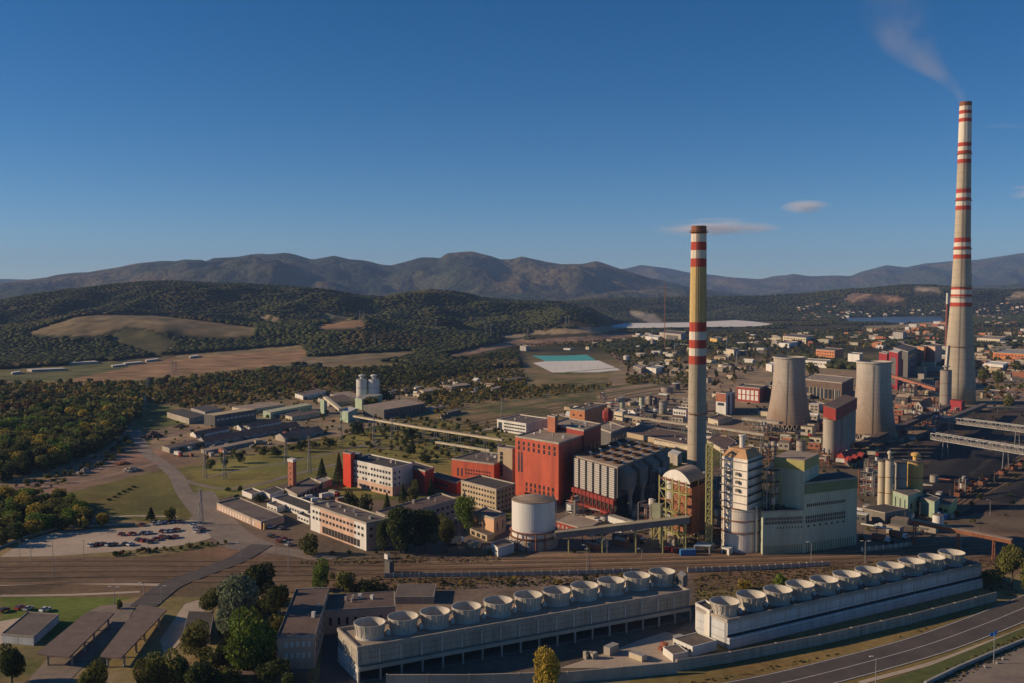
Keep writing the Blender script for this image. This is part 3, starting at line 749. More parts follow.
# ================================================================== rows of fan stacks
M_ribw = mat('pale_rib', (.55,.52,.46), .25, .3)
def fan_bank(name, label, Lf, Rf, h, depth, stacks, rtop, hs, wallm, open_below, grp, stack_label, endlit, nbay):
    P = G(*Lf); Q = G(*Rf); d = (Q - P); Ld = d.length; d.normalize(); nn = Vector((-d.y, d.x, 0)); ang = math.atan2(d.y, d.x)
    root = thing(name, label, 'cooling bank', tuple((P + Q) / 2 + nn * depth / 2))
    F = lambda t, s, z=0: P + d * t + nn * s + Vector((0, 0, z))
    zb = h * .5 if open_below else 0
    mb = MB(); c = [F(0, 0), F(Ld, 0), F(Ld, depth), F(0, depth)]
    mb.prism(c, zb, h); mb.build('upper_casing', wallm, root)
    cp = MB(); I = [F(-.25, -.25), F(Ld + .25, -.25), F(Ld + .25, depth + .25), F(-.25, depth + .25)]; J = [F(.3, .3), F(Ld - .3, .3), F(Ld - .3, depth - .3), F(.3, depth - .3)]
    for i in range(4): j = (i + 1) % 4; cp.prism([I[i], I[j], J[j], J[i]], h - .2, h + .9)
    cp.build('deck_parapet', M_conc, root)
    dk = MB(); dk.prism(J, h - .1, h + .05); dk.build('deck', M_rooft if open_below else M_roofd, root)
    if open_below:
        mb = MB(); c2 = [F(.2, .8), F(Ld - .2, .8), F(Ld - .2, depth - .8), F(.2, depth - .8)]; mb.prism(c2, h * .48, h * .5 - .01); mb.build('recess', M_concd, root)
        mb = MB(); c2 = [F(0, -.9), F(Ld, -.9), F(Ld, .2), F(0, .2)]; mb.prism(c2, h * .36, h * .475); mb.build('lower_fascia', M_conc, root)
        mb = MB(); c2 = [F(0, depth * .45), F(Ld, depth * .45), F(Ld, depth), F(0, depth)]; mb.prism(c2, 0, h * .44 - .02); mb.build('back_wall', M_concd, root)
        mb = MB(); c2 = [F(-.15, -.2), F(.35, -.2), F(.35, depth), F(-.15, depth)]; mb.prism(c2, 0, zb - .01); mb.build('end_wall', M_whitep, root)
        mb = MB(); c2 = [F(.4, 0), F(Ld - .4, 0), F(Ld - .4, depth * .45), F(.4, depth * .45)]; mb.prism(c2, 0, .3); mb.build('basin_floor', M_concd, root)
        for k in range(nbay + 1):
            q = F(Ld * k / nbay, -.75); mb = MB(); mb.box((q.x, q.y, 0), (.55, .55, h * .36 - .01), ang); mb.build('column', M_conc, root)
    else:
        mb = MB(); c2 = [F(-.1, -1.2), F(Ld, -1.2), F(Ld, -.02), F(-.1, -.02)]; mb.prism(c2, 0, h * .42); mb.build('lower_casing', wallm, root)
        mb = MB(); c2 = [F(-.1, -.45), F(Ld, -.45), F(Ld, -.03), F(-.1, -.03)]; mb.prism(c2, h * .43, h * .5); mb.build('louvre_gap', M_void, root)
    for k in range(nbay + 1):
        q = F(Ld * k / nbay, -.12); mb = MB(); z0 = zb + .05; mb.box((q.x, q.y, z0 if open_below else h * .5), (.35, .3, h * (.95 if open_below else .97) - (z0 if open_below else h * .5)), ang); mb.build('wall_rib', M_ribw, root)
    # stacks
    for i, (px, py) in enumerate(stacks):
        # find the deck point under the rim centre
        c = G(px, py, h + hs); c.z = h + .06
        st = thing('fan_stack', stack_label(i), 'fan stack', tuple(c), grp)
        n = 36; mb = MB(); SP = ((.93, 0), (.87, .12), (.88, .4), (.94, .75), (1, 1)) if open_below else ((.84, 0), (.76, .12), (.8, .4), (.9, .75), (1, 1))
        mb.lathe(c, [(rtop * q_, z_ * hs) for q_, z_ in SP] + [(rtop * q_ - .22, z_ * hs) for q_, z_ in SP[::-1]], n, cap0=False, cap1=False)
        sh_ = mb.build('stack_shell', M_fan, st, smooth=False)
        mb = MB()
        for a in range(18):
            an = a / 18 * 2 * math.pi
            mb.tube((c.x + math.cos(an) * (rtop * SP[1][0] + .04), c.y + math.sin(an) * (rtop * SP[1][0] + .04), c.z + hs * .2), (c.x + math.cos(an) * (rtop + .1), c.y + math.sin(an) * (rtop + .1), c.z + hs * .97), .07, 4)
        mb.build('stiffeners', M_conc, sh_)
        mb = MB(); mb.tube(c + Vector((0, 0, hs * .12)), c + Vector((0, 0, hs * .3)), .8, 10)
        for a in range(8):
            an = a / 8 * 2 * math.pi; e = Vector((math.cos(an), math.sin(an), 0)); s_ = Vector((-e.y, e.x, 0)); z = Vector((0, 0, hs * .24))
            mb.poly([c + z + e * .6 - s_ * .25, c + z + e * (rtop * .78) - s_ * .45, c + z + e * (rtop * .78) + s_ * .45 + Vector((0, 0, .25)), c + z + e * .6 + s_ * .25 + Vector((0, 0, .15))])
        mb.build('fan', M_steeld, st)
        mb = MB(); mb.lathe(c, [(rtop * .8, 0), (rtop * .8, .15)], 24); mb.build('fan_deck', M_void, st)
        # motor box beside the stack on the deck
        q = c + d * (rtop * 1.13) - nn * 1.2; mo = MB(); mo.box((q.x, q.y, h + .06), (1.3, 1.0, 1.2), ang); mo.box((q.x, q.y, h + 1.26), (.6, .5, .5), ang)
        mo.build('drive_motor', M_white, st)
    # hand rail
    mb = MB(); nr_ = 48
    for k in range(nr_):
        a = F(Ld * k / nr_, .1, h + .9); b_ = F(Ld * (k + 1) / nr_, .1, h + .9)
        mb.tube(a, a + Vector((0, 0, 1)), .035, 3); mb.tube(a + Vector((0, 0, 1)), b_ + Vector((0, 0, 1)), .035, 3)
    mb.build('hand_rail', M_steel, root)
    return root, F, Ld
M_fan = mat('fan_stack_casing', (.5,.46,.38), .3, .3, .8, streak=True)
ordn = ['first','second','third','fourth','fifth','sixth','seventh','eighth','ninth','tenth','eleventh','last']
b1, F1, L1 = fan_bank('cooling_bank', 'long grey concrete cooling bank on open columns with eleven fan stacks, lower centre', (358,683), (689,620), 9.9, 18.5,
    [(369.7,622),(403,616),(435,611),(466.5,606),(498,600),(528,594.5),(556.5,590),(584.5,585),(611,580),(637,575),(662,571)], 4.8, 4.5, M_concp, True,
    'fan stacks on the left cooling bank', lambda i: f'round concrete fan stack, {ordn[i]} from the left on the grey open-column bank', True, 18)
b2, F2, L2 = fan_bank('cooling_bank', 'long bluish-white panelled cooling bank with eleven fan stacks beside the road, lower right', (727,648.5), (980,587), 8.6, 14.5,
    [(724.9,600.8),(751,594),(778,589),(800,583.7),(824,579),(846.7,573.7),(868.7,569.5),(890.5,565),(911.7,560.7),(931.7,556.5),(951.7,552)], 4.95, 4.7, M_blue, False,
    'fan stacks on the right cooling bank', lambda i: f'round fan stack, {ordn[i]} from the left on the bluish panelled bank', False, 20)
bld('stair_block', 'white panelled end block standing at the left end of the bluish cooling bank', 'building', (695.5,604.5),(709.5,612.3),(719,609), yb=641.5, wall=M_white, roof=M_roofd, win=[])
bld('pump_house', 'low pump house with a strip of windows at the foot of the white end block', 'building', (673,639),(692.5,647.5),(717,641), yb=656.5, wall=M_white, roof=M_roof, win=[(0,1,5,.35,.75,W(fw=.7,fh=.8))], parapet=.3)
bld('pump_annex', 'small lean-to annex at the left foot of the low pump house', 'building', (663,647.5),(673,655),(688,652), yb=661, wall=M_white, roof=M_roof, parapet=.2)
bld('machine_cabin', 'small dark cabin with white frame on the right end of the grey cooling bank', 'cabin', (676.5,574),(683,577.5),(687.5,574), h=14.2, base=9.99, wall=M_greyd, roof=M_grey, win=[(0,1,1,.2,.8)], parapet=0)

# perimeter wall between the banks and the road
wall_line('perimeter_wall', 'long grey concrete perimeter wall running between the right cooling bank and the road', [(677,671),(730,662.5),(820,645),(910,624),(996,601)], 3.4, .7, M_concp, pier=(12,.5,.1,M_conc))
wall_line('perimeter_wall', 'grey concrete perimeter wall at the bottom edge in front of the sandy yard', [(387,686),(470,686),(568,683),(677,673)], 3.4, .5, M_conc, pier=(12,.5,.1,M_conc))
wall_line('low_wall', 'low pinkish wall at the bottom left of the left cooling bank', [(228,683),(309,681)], 3.0, 3.5, M_roofb)
wall_line('road_parapet', 'low bluish concrete parapet along the edge of the lower right lot', [(925,686),(960,669),(1000,652),(1030,640),(1070,624)], 1.3, .8, M_grey)
p0 = wall_line('concrete_fence', 'long concrete panel fence with white piers beside the railway tracks, left stretch', [(385,578),(470,577),(560,575.5),(640,573)], 1.9, .2, M_conc, pier=(3.3,.45,.25,M_white), cat='fence')
wall_line('concrete_fence', 'concrete panel fence with white piers behind the right cooling bank', [(688,572.5),(760,570),(830,566)], 1.9, .2, M_conc, pier=(3.3,.45,.25,M_white), cat='fence')
wall_line('concrete_fence', 'short concrete panel fence below the pipe bridge, right of the pale green works', [(862,551.5),(890,549),(912,546)], 1.9, .2, M_conc, pier=(3.0,.45,.2,M_white), cat='fence')
# ================================================================== office and workshop buildings, left and centre
ob = bld('office_block', 'white four-storey office block with grey flat roof between red slab and red wing', 'office block', (349.4,459.8),(392.3,469.3),(413,464), yb=496.4, wall=M_white, roof=M_roofd,
    win=[(0,3,14,.3,.95,W(fw=.62,fh=.42,cols_skip=((0,3),(0,6),(0,9),(1,0),(2,6)))),(0,1,10,.04,.22,W(fw=.6,fh=.6)),(1,3,2,.3,.95,W(fw=.3,fh=.4,span=(0,.45)))], band=(5.2,M_pink), vents=5)
bld('red_slab', 'narrow bright red stair slab at the left end of the white office block', 'stair tower', (343,452.5),(350.6,453.8),(355,452), yb=487.5, wall=M_redb, roof=M_greyd, parapet=.3)
bld('rooftop_cabin', 'dark grey plant cabin on the roof of the white office block', 'cabin', (351,453.5),(357.5,455),(362,452.5), h=ob['_h']+2.6, base=ob['_h']+.07, wall=M_greyd, roof=M_grey, parapet=0)
bld('red_wing', 'dark red stair wing, darkened for shadow, at the right end of the white office block', 'building', (404,465.5),(425,471.8),(434,468), yb=494.5, wall=M_dred, roof=M_roofd)  # red wing; the office block's shadow is put into its dark wall colour
bld('red_link', 'long low bright red link building right of the dark red wing', 'building', (425,474.8),(457,483.5),(462,480), yb=494.5, wall=M_redb, roof=M_roofb, win=[(0,1,7,.35,.7,W(fw=.8,fh=.5,span=(.05,.75)))])
bld('office_block', 'long pink and white three-storey office block by the railway, dark flat roof', 'office block', (310.5,505.2),(366.2,524.2),(391,519.5), yb=551, wall=M_pink, roof=M_roof,
    win=[(0,2,15,.42,.92,W(fw=.62,fh=.42)),(0,1,12,.03,.36,W(fw=.85,fh=.8,m=M_void,span=(.2,.92))),(1,2,3,.4,.92,W(fw=.35,fh=.4))], vents=9, panels=[(0,0,.185,M_white),(0,.8,1,M_white)])
for nm, t0, t1, lab in (('a',0,.19,'left'),('b',.79,1,'right')):
    pass
bld('office_wing', 'grey-walled rear wing with brown roof joining the pink office block, in tree shade', 'office wing', (376,512.5),(391,518.8),(456.5,499.5), yb=541, wall=M_grey, roof=M_roofb, win=[(1,2,12,.3,.9,W(fw=.5,fh=.4))], vents=3)
bld('workshop', 'low workshop shed with pink and white piers and grey roof beside the access road', 'shed', (216.8,503.7),(261,523),(284,516.5), yb=529.5, wall=M_pink, roof=M_roof,
    win=[(0,1,13,.1,.8,W(fw=.45,fh=.9,m=M_white,name='door',span=(.02,.9)))])
bld('gate_kiosk', 'small ochre-yellow gate kiosk at the corner of the workshop shed', 'kiosk', (259.5,521.5),(264,523.5),(267.5,521), yb=529.8, wall=M_yel, roof=M_rust, win=[(0,1,2,.4,.8)], parapet=.1)
bld('office_wing', 'long low building with dark roof and white windowed front left of the pink office block', 'building', (272,498.6),(308,512.5),(324,508), yb=519, wall=M_white, roof=M_roofd, win=[(0,1,14,.3,.8,W(fw=.65,fh=.7))])
bld('porch_wing', 'small white single-storey wing touching the left end of the pink office block', 'building', (297.4,514.7),(309.3,519.5),(315,517), yb=525, wall=M_white, roof=M_roofd, win=[(0,1,4,.3,.8,W(fw=.6,fh=.7))])
bld('small_house', 'small white box-like house between the workshop shed and the long dark-roofed wing', 'house', (267,504.4),(277,508.3),(286,505.6), yb=513, wall=M_white, roof=M_roof, win=[(0,1,3,.3,.8)])
bld('fire_station', 'low dark-roofed garage with a row of open bays below the brick tower', 'garage', (285,489),(297,495.5),(322,484), yb=500, wall=M_conc, roof=M_roof, win=[(1,1,6,.05,.85,W(fw=.7,fh=.9,m=M_void,name='bay_door'))])
bld('annex', 'small pale annex right of the garage bays below the brick tower', 'building', (314,479.5),(322.5,483.5),(332,480), yb=489, wall=M_conc, roof=M_grey, win=[(0,1,2,.2,.8)])
bld('low_store', 'low whitish store hut left of the brick tower beside the grass', 'hut', (242,491.5),(252,495.5),(262,492.5), yb=498.5, wall=M_white, roof=M_roof)
bld('low_store', 'low hut with grey roof at the foot of the brick tower, left side', 'hut', (262,491),(270,494.5),(284,490), yb=498.8, wall=M_white, roof=M_roofd, parapet=.2)
# brick hose tower
bt = bld('brick_tower', 'square red-brick tower with pale cap above the garage bays', 'tower', (287.8,461.5),(292.8,462.5),(296.2,461.3), yb=491, wall=M_brick, roof=M_conc, parapet=0, win=[(0,4,1,.1,.9,W(fw=.2,fh=.3))])
P = quadpts((287.8,461.5),(292.8,462.5),(296.2,461.3), bt['_h']); mb = MB(); mb.prism(inset(P,-.35), bt['_h']+.01, bt['_h']+1.6); mb.build('cap', M_white, bt)
bld('red_hall', 'red-clad hall with grey roof left of the big red tower block', 'industrial hall', (451.5,459.3),(494,464.6),(521,456.5), yb=483, wall=M_red, roof=M_roof,
    win=[(0,2,10,.25,.62,W(fw=.5,fh=.5,span=(.3,.95))),(0,1,2,.1,.6,W(fw=.35,fh=.9,span=(.1,.3)))], vents=9)
bld('stair_tower', 'tan stair tower standing between the red hall and the big red block', 'tower', (497.6,447.8),(512.3,449.8),(519,447.5), yb=483, wall=M_tan, roof=M_roof, win=[(0,6,1,.15,.9,W(fw=.9,fh=.85,span=(.15,.38)))])
bigred = bld('red_tower_block', 'big bright red windowed tower block behind the white tank', 'industrial block', (515.2,436.6),(558.6,443.9),(584.5,435.5), yb=505, wall=M_red, roof=M_rooft,
    win=[(0,2,8,.78,.95,W(fw=.35,fh=.75)),(0,1,2,.4,.7,W(fw=.5,fh=.9,span=(.05,.2))),(0,1,2,.68,.76,W(fw=.4,fh=.9,span=(.05,.2))),(0,2,7,.1,.27,W(fw=.4,fh=.75,span=(.2,.95)))], vents=5)
bld('red_upper_block', 'dark red upper block rising behind the big red tower block', 'industrial block', (550,424.5),(583.7,431),(601,424.5), h=bigred['_h']+3, base=0, wall=M_dred, roof=M_rooft, win=[(1,1,4,.6,.8,W(fw=.4))], vents=8)
bld('grey_block', 'grey-blue and dark red block with tan roof right of the red upper block', 'industrial block', (594,427),(611,433),(625.5,427.5), yb=461, wall=M_greyd, roof=M_rooft, win=[(1,2,4,.3,.9)], vents=2)
bld('red_stair_head', 'small orange-red stair head on the roofline left of the red upper block', 'stair tower', (547.5,415.8),(555,417.3),(558,416), h=bigred['_h']+9, base=0, wall=M_brick, roof=M_roof, parapet=.4)
bld('brick_block', 'orange-brick block with flat roof above and behind the red tower block', 'industrial block', (569.8,409.5),(584.7,411),(607,404.5), yb=437, wall=M_obrick, roof=M_roof, win=[(0,3,2,.35,.9,W(fw=.3,fh=.4))], vents=3)
# red hopper tower
g = G(607.5,441); root = thing('hopper_tower', 'red tapering hopper tower behind the grey-blue block', 'tower', (g.x,g.y,0)); Hh = zat(410,g.y)
mb = MB(); k = g.y/1000; mb.lathe(g, [(3.2*k,0),(3.2*k,Hh*.62),(5.4*k,Hh*.75),(5.4*k,Hh*.93),(4.6*k,Hh)], 8); mb.build('hopper_body', M_dred, root)
mb = MB(); mb.lathe(g+Vector((0,0,Hh)), [(3*k,0),(3*k,1.6)], 8); mb.build('hopper_head', M_brick, root)
bld('office_block', 'white three-storey block with bands of windows behind the red hall', 'office block', (497,420),(526,424.4),(548,419), yb=435.5, wall=M_white, roof=M_roof, win=[(0,3,8,.08,.95,W(fw=.85,fh=.42,span=(.22,1))),(0,1,1,.1,.85,W(fw=.8,fh=1,span=(.03,.2)))], vents=3)
bld('office_block', 'tan three-storey block with dark roof in front of the red hall', 'office block', (461,481.3),(496.2,490.3),(515.5,484.5), yb=513, wall=M_tan, roof=M_roofd, win=[(0,4,12,.06,.98,W(fw=.55,fh=.42)),(1,4,5,.06,.98,W(fw=.4,fh=.4))])
bld('peach_house', 'small peach-coloured two-storey building left of the white tank', 'building', (474.2,512.8),(493.9,519.6),(505.8,514.3), yb=537, wall=M_peach, roof=M_roof, win=[(1,1,2,.2,.8,W(fw=.15,fh=.8))])
bld('garage', 'low brown lean-to in front of the peach-coloured building', 'garage', (470,528.5),(487,535.5),(494,533), yb=541.5, wall=M_tan, roof=M_roofb, win=[(0,1,3,.1,.8,W(m=M_void,fh=.9))], parapet=.1)
bld('white_hut', 'small white hut with grey roof at the left foot of the white tank', 'hut', (491,543),(498,548.3),(514,543.5), yb=557.5, wall=M_white, roof=M_roof, win=[(0,1,2,.4,.7)], parapet=.2)
bld('red_store', 'low red store with a tan roof right of the white tank', 'shed', (556,521),(586.5,530),(599.5,521.5), yb=536.5, wall=M_dred, roof=M_rooft, win=[(0,1,7,.1,.6,W(fw=.4,fh=.9,m=M_conc))], parapet=.2)
bld('red_kiosk', 'tiny blue-white cabin in the gap right of the big red tower block', 'cabin', (566.5,504),(572,506),(576,504), yb=514, wall=M_blue, roof=M_grey, parapet=0)
bld('chute_housing', 'white sloping-fronted housing right of the low red store', 'housing', (608,516),(632,523.5),(634,520.5), yb=531, wall=M_white, roof=M_conc, parapet=0)
bld('railway_hut', 'small white hut beside the tracks below the brick kiosk road', 'hut', (384.2,553.8),(387.5,555),(389.5,554), yb=560, wall=M_white, roof=M_roof, parapet=0)
bld('control_box', 'dark equipment cabin at the left end of the railway fence', 'cabin', (384.5,560.5),(389.5,562),(394,561), yb=574, wall=M_greyd, roof=M_greyd, parapet=0)

# white tank
g = G(533.5,545); root = thing('storage_tank', 'large round white storage tank with domed roof in front of the big red block', 'tank', (g.x,g.y,0)); k = g.y/1000; rT = 21.9*k; HT = CAM_H + ray(533,499.5).z*(g.y/ray(533,499.5).y)
mb = MB(); mb.lathe(g, [(rT,4.5),(rT,HT)], 56); mb.build('tank_shell', mat('tank_white',(.68,.66,.6),.15,.2,.5,streak=True), root)
mb = MB(); mb.lathe(g, [(rT+.15,HT),(rT+.15,HT+.3),(rT*.5,HT+1.6),(.3,HT+2.2)], 56, cap1=True); mb.build('dome_roof', M_rooft, root)
mb = MB(); mb.lathe(g, [(rT*1.13,0),(rT*1.13,3.6),(rT,4.5)], 48, cap1=False); mb.build('plinth', M_conc, root)
for zz in (4.6, 7.2):
    mb = MB(); mb.lathe(g, [(rT+.05,zz),(rT+1.1,zz),(rT+1.1,zz+.4),(rT+.05,zz+.4)], 40, cap0=False, cap1=False); mb.build('pipe_ring', M_rust, root)
mb = MB()
for a in range(40):
    an = a/40*2*math.pi; p = (g.x+math.cos(an)*rT, g.y+math.sin(an)*rT, HT+.3); mb.tube(p, (p[0],p[1],HT+1.4), .05, 3); an2 = (a+1)/40*2*math.pi
    mb.tube((p[0],p[1],HT+1.4),(g.x+math.cos(an2)*rT, g.y+math.sin(an2)*rT, HT+1.4), .05, 3)
mb.build('roof_rail', M_rust, root)
mb = MB()
for i in range(60):
    an = R(-160)+i/60*R(150); an2 = R(-160)+(i+1)/60*R(150); z0 = 4.5+(HT-4.5)*i/60; z1 = 4.5+(HT-4.5)*(i+1)/60
    if i > 0: break
a_ = R(-8)
for s in (-.35,.35): mb.tube((g.x+math.cos(a_)*(rT+.5), g.y+math.sin(a_)*(rT+.5)+s,0),(g.x+math.cos(a_)*(rT+.5), g.y+math.sin(a_)*(rT+.5)+s,HT+1.5),.1,4)
mb.build('ladder', M_white, root)
for i in range(4):
    a_ = R(-130+i*22); mb = MB(); mb.tube((g.x+math.cos(a_)*(rT+2.2),g.y+math.sin(a_)*(rT+2.2),0),(g.x+math.cos(a_)*(rT+1.2),g.y+math.sin(a_)*(rT+1.2),7.5),.3,6); mb.build('pipe', M_rust, root)

# filter / precipitator block with finned columns
hF = height_of(617.6,468.3,519); PF = quadpts((574.5,456.7),(617.6,468.3),(663.5,450.3),hF); c = sum(PF,Vector((0,0)))/4
root = thing('filter_block', 'grey filter block with pale ribbed columns and roof fans above a red frame', 'industrial block', (c.x,c.y,0))
zF = height_of(617.6,498.4,519); e1 = (PF[1]-PF[0]); e2 = (PF[2]-PF[1]); n1_ = e1.normalized(); nF = Vector((e1.y,-e1.x)).normalized(); n2_ = Vector((e2.y,-e2.x)).normalized()
mb = MB(); mb.prism(PF, zF, hF); mb.build('casing', M_greyd, root)
mb = MB(); mb.prism(inset(PF,-.5), hF+.003, hF+.8); mb.build('roof_slab', M_rooft, root)
slat = gridmat('louvre_white', (.55,.52,.46), (.24,.22,.2), 60, 1.1, .012)
for i in range(6):
    t = (i+.12)/6; a = PF[0]+e1*t; b_ = PF[0]+e1*(t+.115); mb = MB(); mb.prism([a+nF*.01,b_+nF*.01,b_+nF*1.2,a+nF*1.2], zF-.5, hF-.3); mb.build('ribbed_column', slat, root)
for j in range(5):
    for i in range(4):
        p = PF[0]+e1*((i+.5)/4)+e2*((j+.5)/5); q = Vector((p.x,p.y,hF+.8)); mb = MB(); r_ = 2.6
        mb.lathe(q, [(r_,0),(r_*.9,.5),(r_,1.4),(r_-.25,1.4),(r_-.25,.2)], 16, cap0=False, cap1=True); mb.build('roof_fan', mat('fan_rust',(.13,.075,.045),.5,.5), root)
        mb = MB(); mb.box((q.x+3.1,q.y+.6,q.z),(1.1,1.1,1.5),.6); mb.build('fan_motor', M_white, root)
for i in range(4):                                     # sloped hoppers on the right flank
    t = (i+.2)/4; a = PF[1]+e2*t; b_ = PF[1]+e2*(t+.17); mb = MB(); zt = hF-.5
    mb.prism([a+n2_*.01,b_+n2_*.01,b_+n2_*4.5,a+n2_*4.5], zF+4, zt-3, 0, dz=[3,3,0,0]); mb.build('flank_duct', M_concd, root)
    m_ = (a+b_)/2+n2_*3.2; mb = MB(); mb.lathe((m_.x,m_.y,0), [(1.1,2),(1.1,zF),(2.6,zF+5)], 12); mb.build('down_pipe', M_conc, root)
fr = [PF[0]+nF*3, PF[1]+nF*3, PF[1]+e2*.6+nF*3, PF[0]+e2*.6+nF*3]
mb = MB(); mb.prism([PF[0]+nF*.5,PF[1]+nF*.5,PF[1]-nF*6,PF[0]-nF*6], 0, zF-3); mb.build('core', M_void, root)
for lv, (zz, hh_, m) in enumerate(((zF-3.2,2.4,M_dred),(zF-8.5,1.2,M_redb if False else M_dred),(zF-13.5,1.0,M_dred))):
    if zz < 1: continue
    mb = MB(); o_ = nF*(2.5+lv*1.2); mb.prism([PF[0]+nF*.6, PF[1]+nF*.6, PF[1]+o_, PF[0]+o_], zz, zz+hh_); mb.build('walkway', m, root)
for i in range(12):
    p = PF[0]+e1*(i/11)+nF*2.6; mb = MB(); mb.tube((p.x,p.y,0),(p.x,p.y,zF-.5),.28,4); mb.build('column', M_dred, root)
for i in range(11):
    p = PF[0]+e1*(i/11)+nF*2.7; q = PF[0]+e1*((i+1)/11)+nF*2.7; mb = MB(); mb.tube((p.x,p.y,zF-8),(q.x,q.y,zF-3.4),.14,4); mb.tube((p.x,p.y,zF-12),(q.x,q.y,zF-8),.14,4); mb.build('brace', M_rust, root)
bld('vent_house', 'small pale ventilation house with white roof at the back right of the filter block', 'housing', (668,452.5),(677.5,455.5),(682,452), yb=466, wall=M_conc, roof=M_white, parapet=0)

# arch-roofed plant on yellow steel
hA = height_of(690,478,542); PA = quadpts((663,475.5),(690,483),(706,477.5),hA)
c = sum(PA,Vector((0,0)))/4; root = thing('arched_plant', 'arch-roofed white machine house on yellow steelwork in front of the nearest chimney', 'industrial plant', (c.x,c.y,0))
e1 = PA[1]-PA[0]; e2 = PA[3]-PA[0]; nF = Vector((e1.y,-e1.x)).normalized()
mb = MB(); n = 14
prof = [(t, math.sin(math.pi*t)**.8*4.2) for t in np.linspace(0,1,n+1)]
for i in range(n):
    (t0,h0),(t1,h1) = prof[i],prof[i+1]; a,b_ = PA[0]+e1*t0,PA[0]+e1*t1
    mb.poly([(*a,hA+h0),(*b_,hA+h1),(*(b_+e2),hA+h1),(*(a+e2),hA+h0)])
mb.build('arched_roof', M_rooft, root)
for s in (0,1):
    mb = MB(); mb.poly([(*(PA[0]+e1*t+e2*s+nF*(.02 if s==0 else -.02)),hA+h_) for t,h_ in prof]+[(*(PA[1]+e2*s+nF*(.02 if s==0 else -.02)),hA-2.2),(*(PA[0]+e2*s+nF*(.02 if s==0 else -.02)),hA-2.2)]); mb.build('gable', M_white, root)
zz = np.linspace(0,hA-1,7)
mb = MB(); mb.prism([PA[0]+e1*.3+nF*-1,PA[1]+nF*-1,PA[1]+e2*.95,PA[0]+e1*.3+e2*.95], 6, hA-2.3); mb.build('inner_casing', M_rust, root)
q = PA[0]+e1*.17-nF*2.5; mb = MB(); mb.lathe((q.x,q.y,hA-11),[(.8,-2),(3,0),(3,10)],20); mb.build('white_drum', M_white, root)
for i,z in enumerate(zz[1:]):
    mb = MB(); mb.prism([PA[0]+nF*2,PA[1]+nF*2,PA[1]-nF*.9,PA[0]-nF*.9], z, z+.35); mb.build('platform', M_rust if i%2 else M_steel_y, root)
for i in range(5):
    for s in (0,.5,1):
        p = PA[0]+e1*(i/4)+e2*s+nF*(2 if s==0 else 0); mb = MB(); mb.tube((p.x,p.y,0),(p.x,p.y,hA-(0 if s else -.5)),.3,4); mb.build('column', M_steel_y, root)
for i in range(4):
    p = PA[0]+e1*(i/4)+nF*2; q = PA[0]+e1*((i+1)/4)+nF*2; mb = MB()
    for j in range(6):
        mb.tube((p.x,p.y,zz[j]) if j%2 else (q.x,q.y,zz[j]), (q.x,q.y,zz[j+1]) if j%2 else (p.x,p.y,zz[j+1]), .13, 4)
    mb.build('brace', M_steel_y, root)
# small hopper on legs
g = G(657,547); root = thing('feed_hopper', 'pale olive feed hopper on tall legs left of the arch-roofed plant', 'hopper', (g.x,g.y,0)); Hh = zat(504,g.y); r_ = 6.5*g.y/1000
mb = MB(); mb.lathe(g,[(1,Hh*.45),(r_,Hh*.68),(r_,Hh)],4,a0=R(20)); mb.build('bin', M_mint if False else mat('pale_olive',(.36,.36,.22),.3,.3), root)
for k_ in range(4):
    a=R(20)+k_*math.pi/2; mb=MB(); mb.tube((g.x+math.cos(a)*r_,g.y+math.sin(a)*r_,0),(g.x+math.cos(a)*r_,g.y+math.sin(a)*r_,Hh*.7),.25,4); mb.tube((g.x+math.cos(a)*r_,g.y+math.sin(a)*r_,Hh*.1),(g.x+math.cos(a+1.57)*r_,g.y+math.sin(a+1.57)*r_,Hh*.5),.13,4); mb.build('leg', M_steel_y, root)
# yellow lattice stair tower
g = G(708.6,551); root = thing('stair_tower', 'tall slender yellow lattice stair tower between the arched plant and the lime kiln', 'stair tower', (g.x,g.y,0)); Hh = zat(444,g.y); w = 3.1*g.y/1000
nl = 15
for k_ in range(4):
    a = R(28)+k_*math.pi/2; x_,y_ = g.x+math.cos(a)*w*1.35, g.y+math.sin(a)*w*1.35; mb = MB(); mb.tube((x_,y_,0),(x_,y_,Hh),.25,4); mb.build('post', M_steel_y, root)
for i in range(nl):
    z = Hh*(i+1)/nl; mb = MB(); mb.lathe((g.x,g.y,z-.2),[(w*1.5,0),(w*1.5,.3)],4,a0=R(28))
    mb.build('landing', M_steel_y, root); mb = MB()
    for k_ in range(4):
        a = R(28)+k_*math.pi/2; b_ = a+math.pi/2
        mb.tube((g.x+math.cos(a)*w*1.35,g.y+math.sin(a)*w*1.35,z-Hh/nl),(g.x+math.cos(b_)*w*1.35,g.y+math.sin(b_)*w*1.35,z),.12,4)
        mb.tube((g.x+math.cos(a)*w*1.4,g.y+math.sin(a)*w*1.4,z+1),(g.x+math.cos(b_)*w*1.4,g.y+math.sin(b_)*w*1.4,z+1),.09,4)
    mb.build('stair_flight', M_steel_y, root)

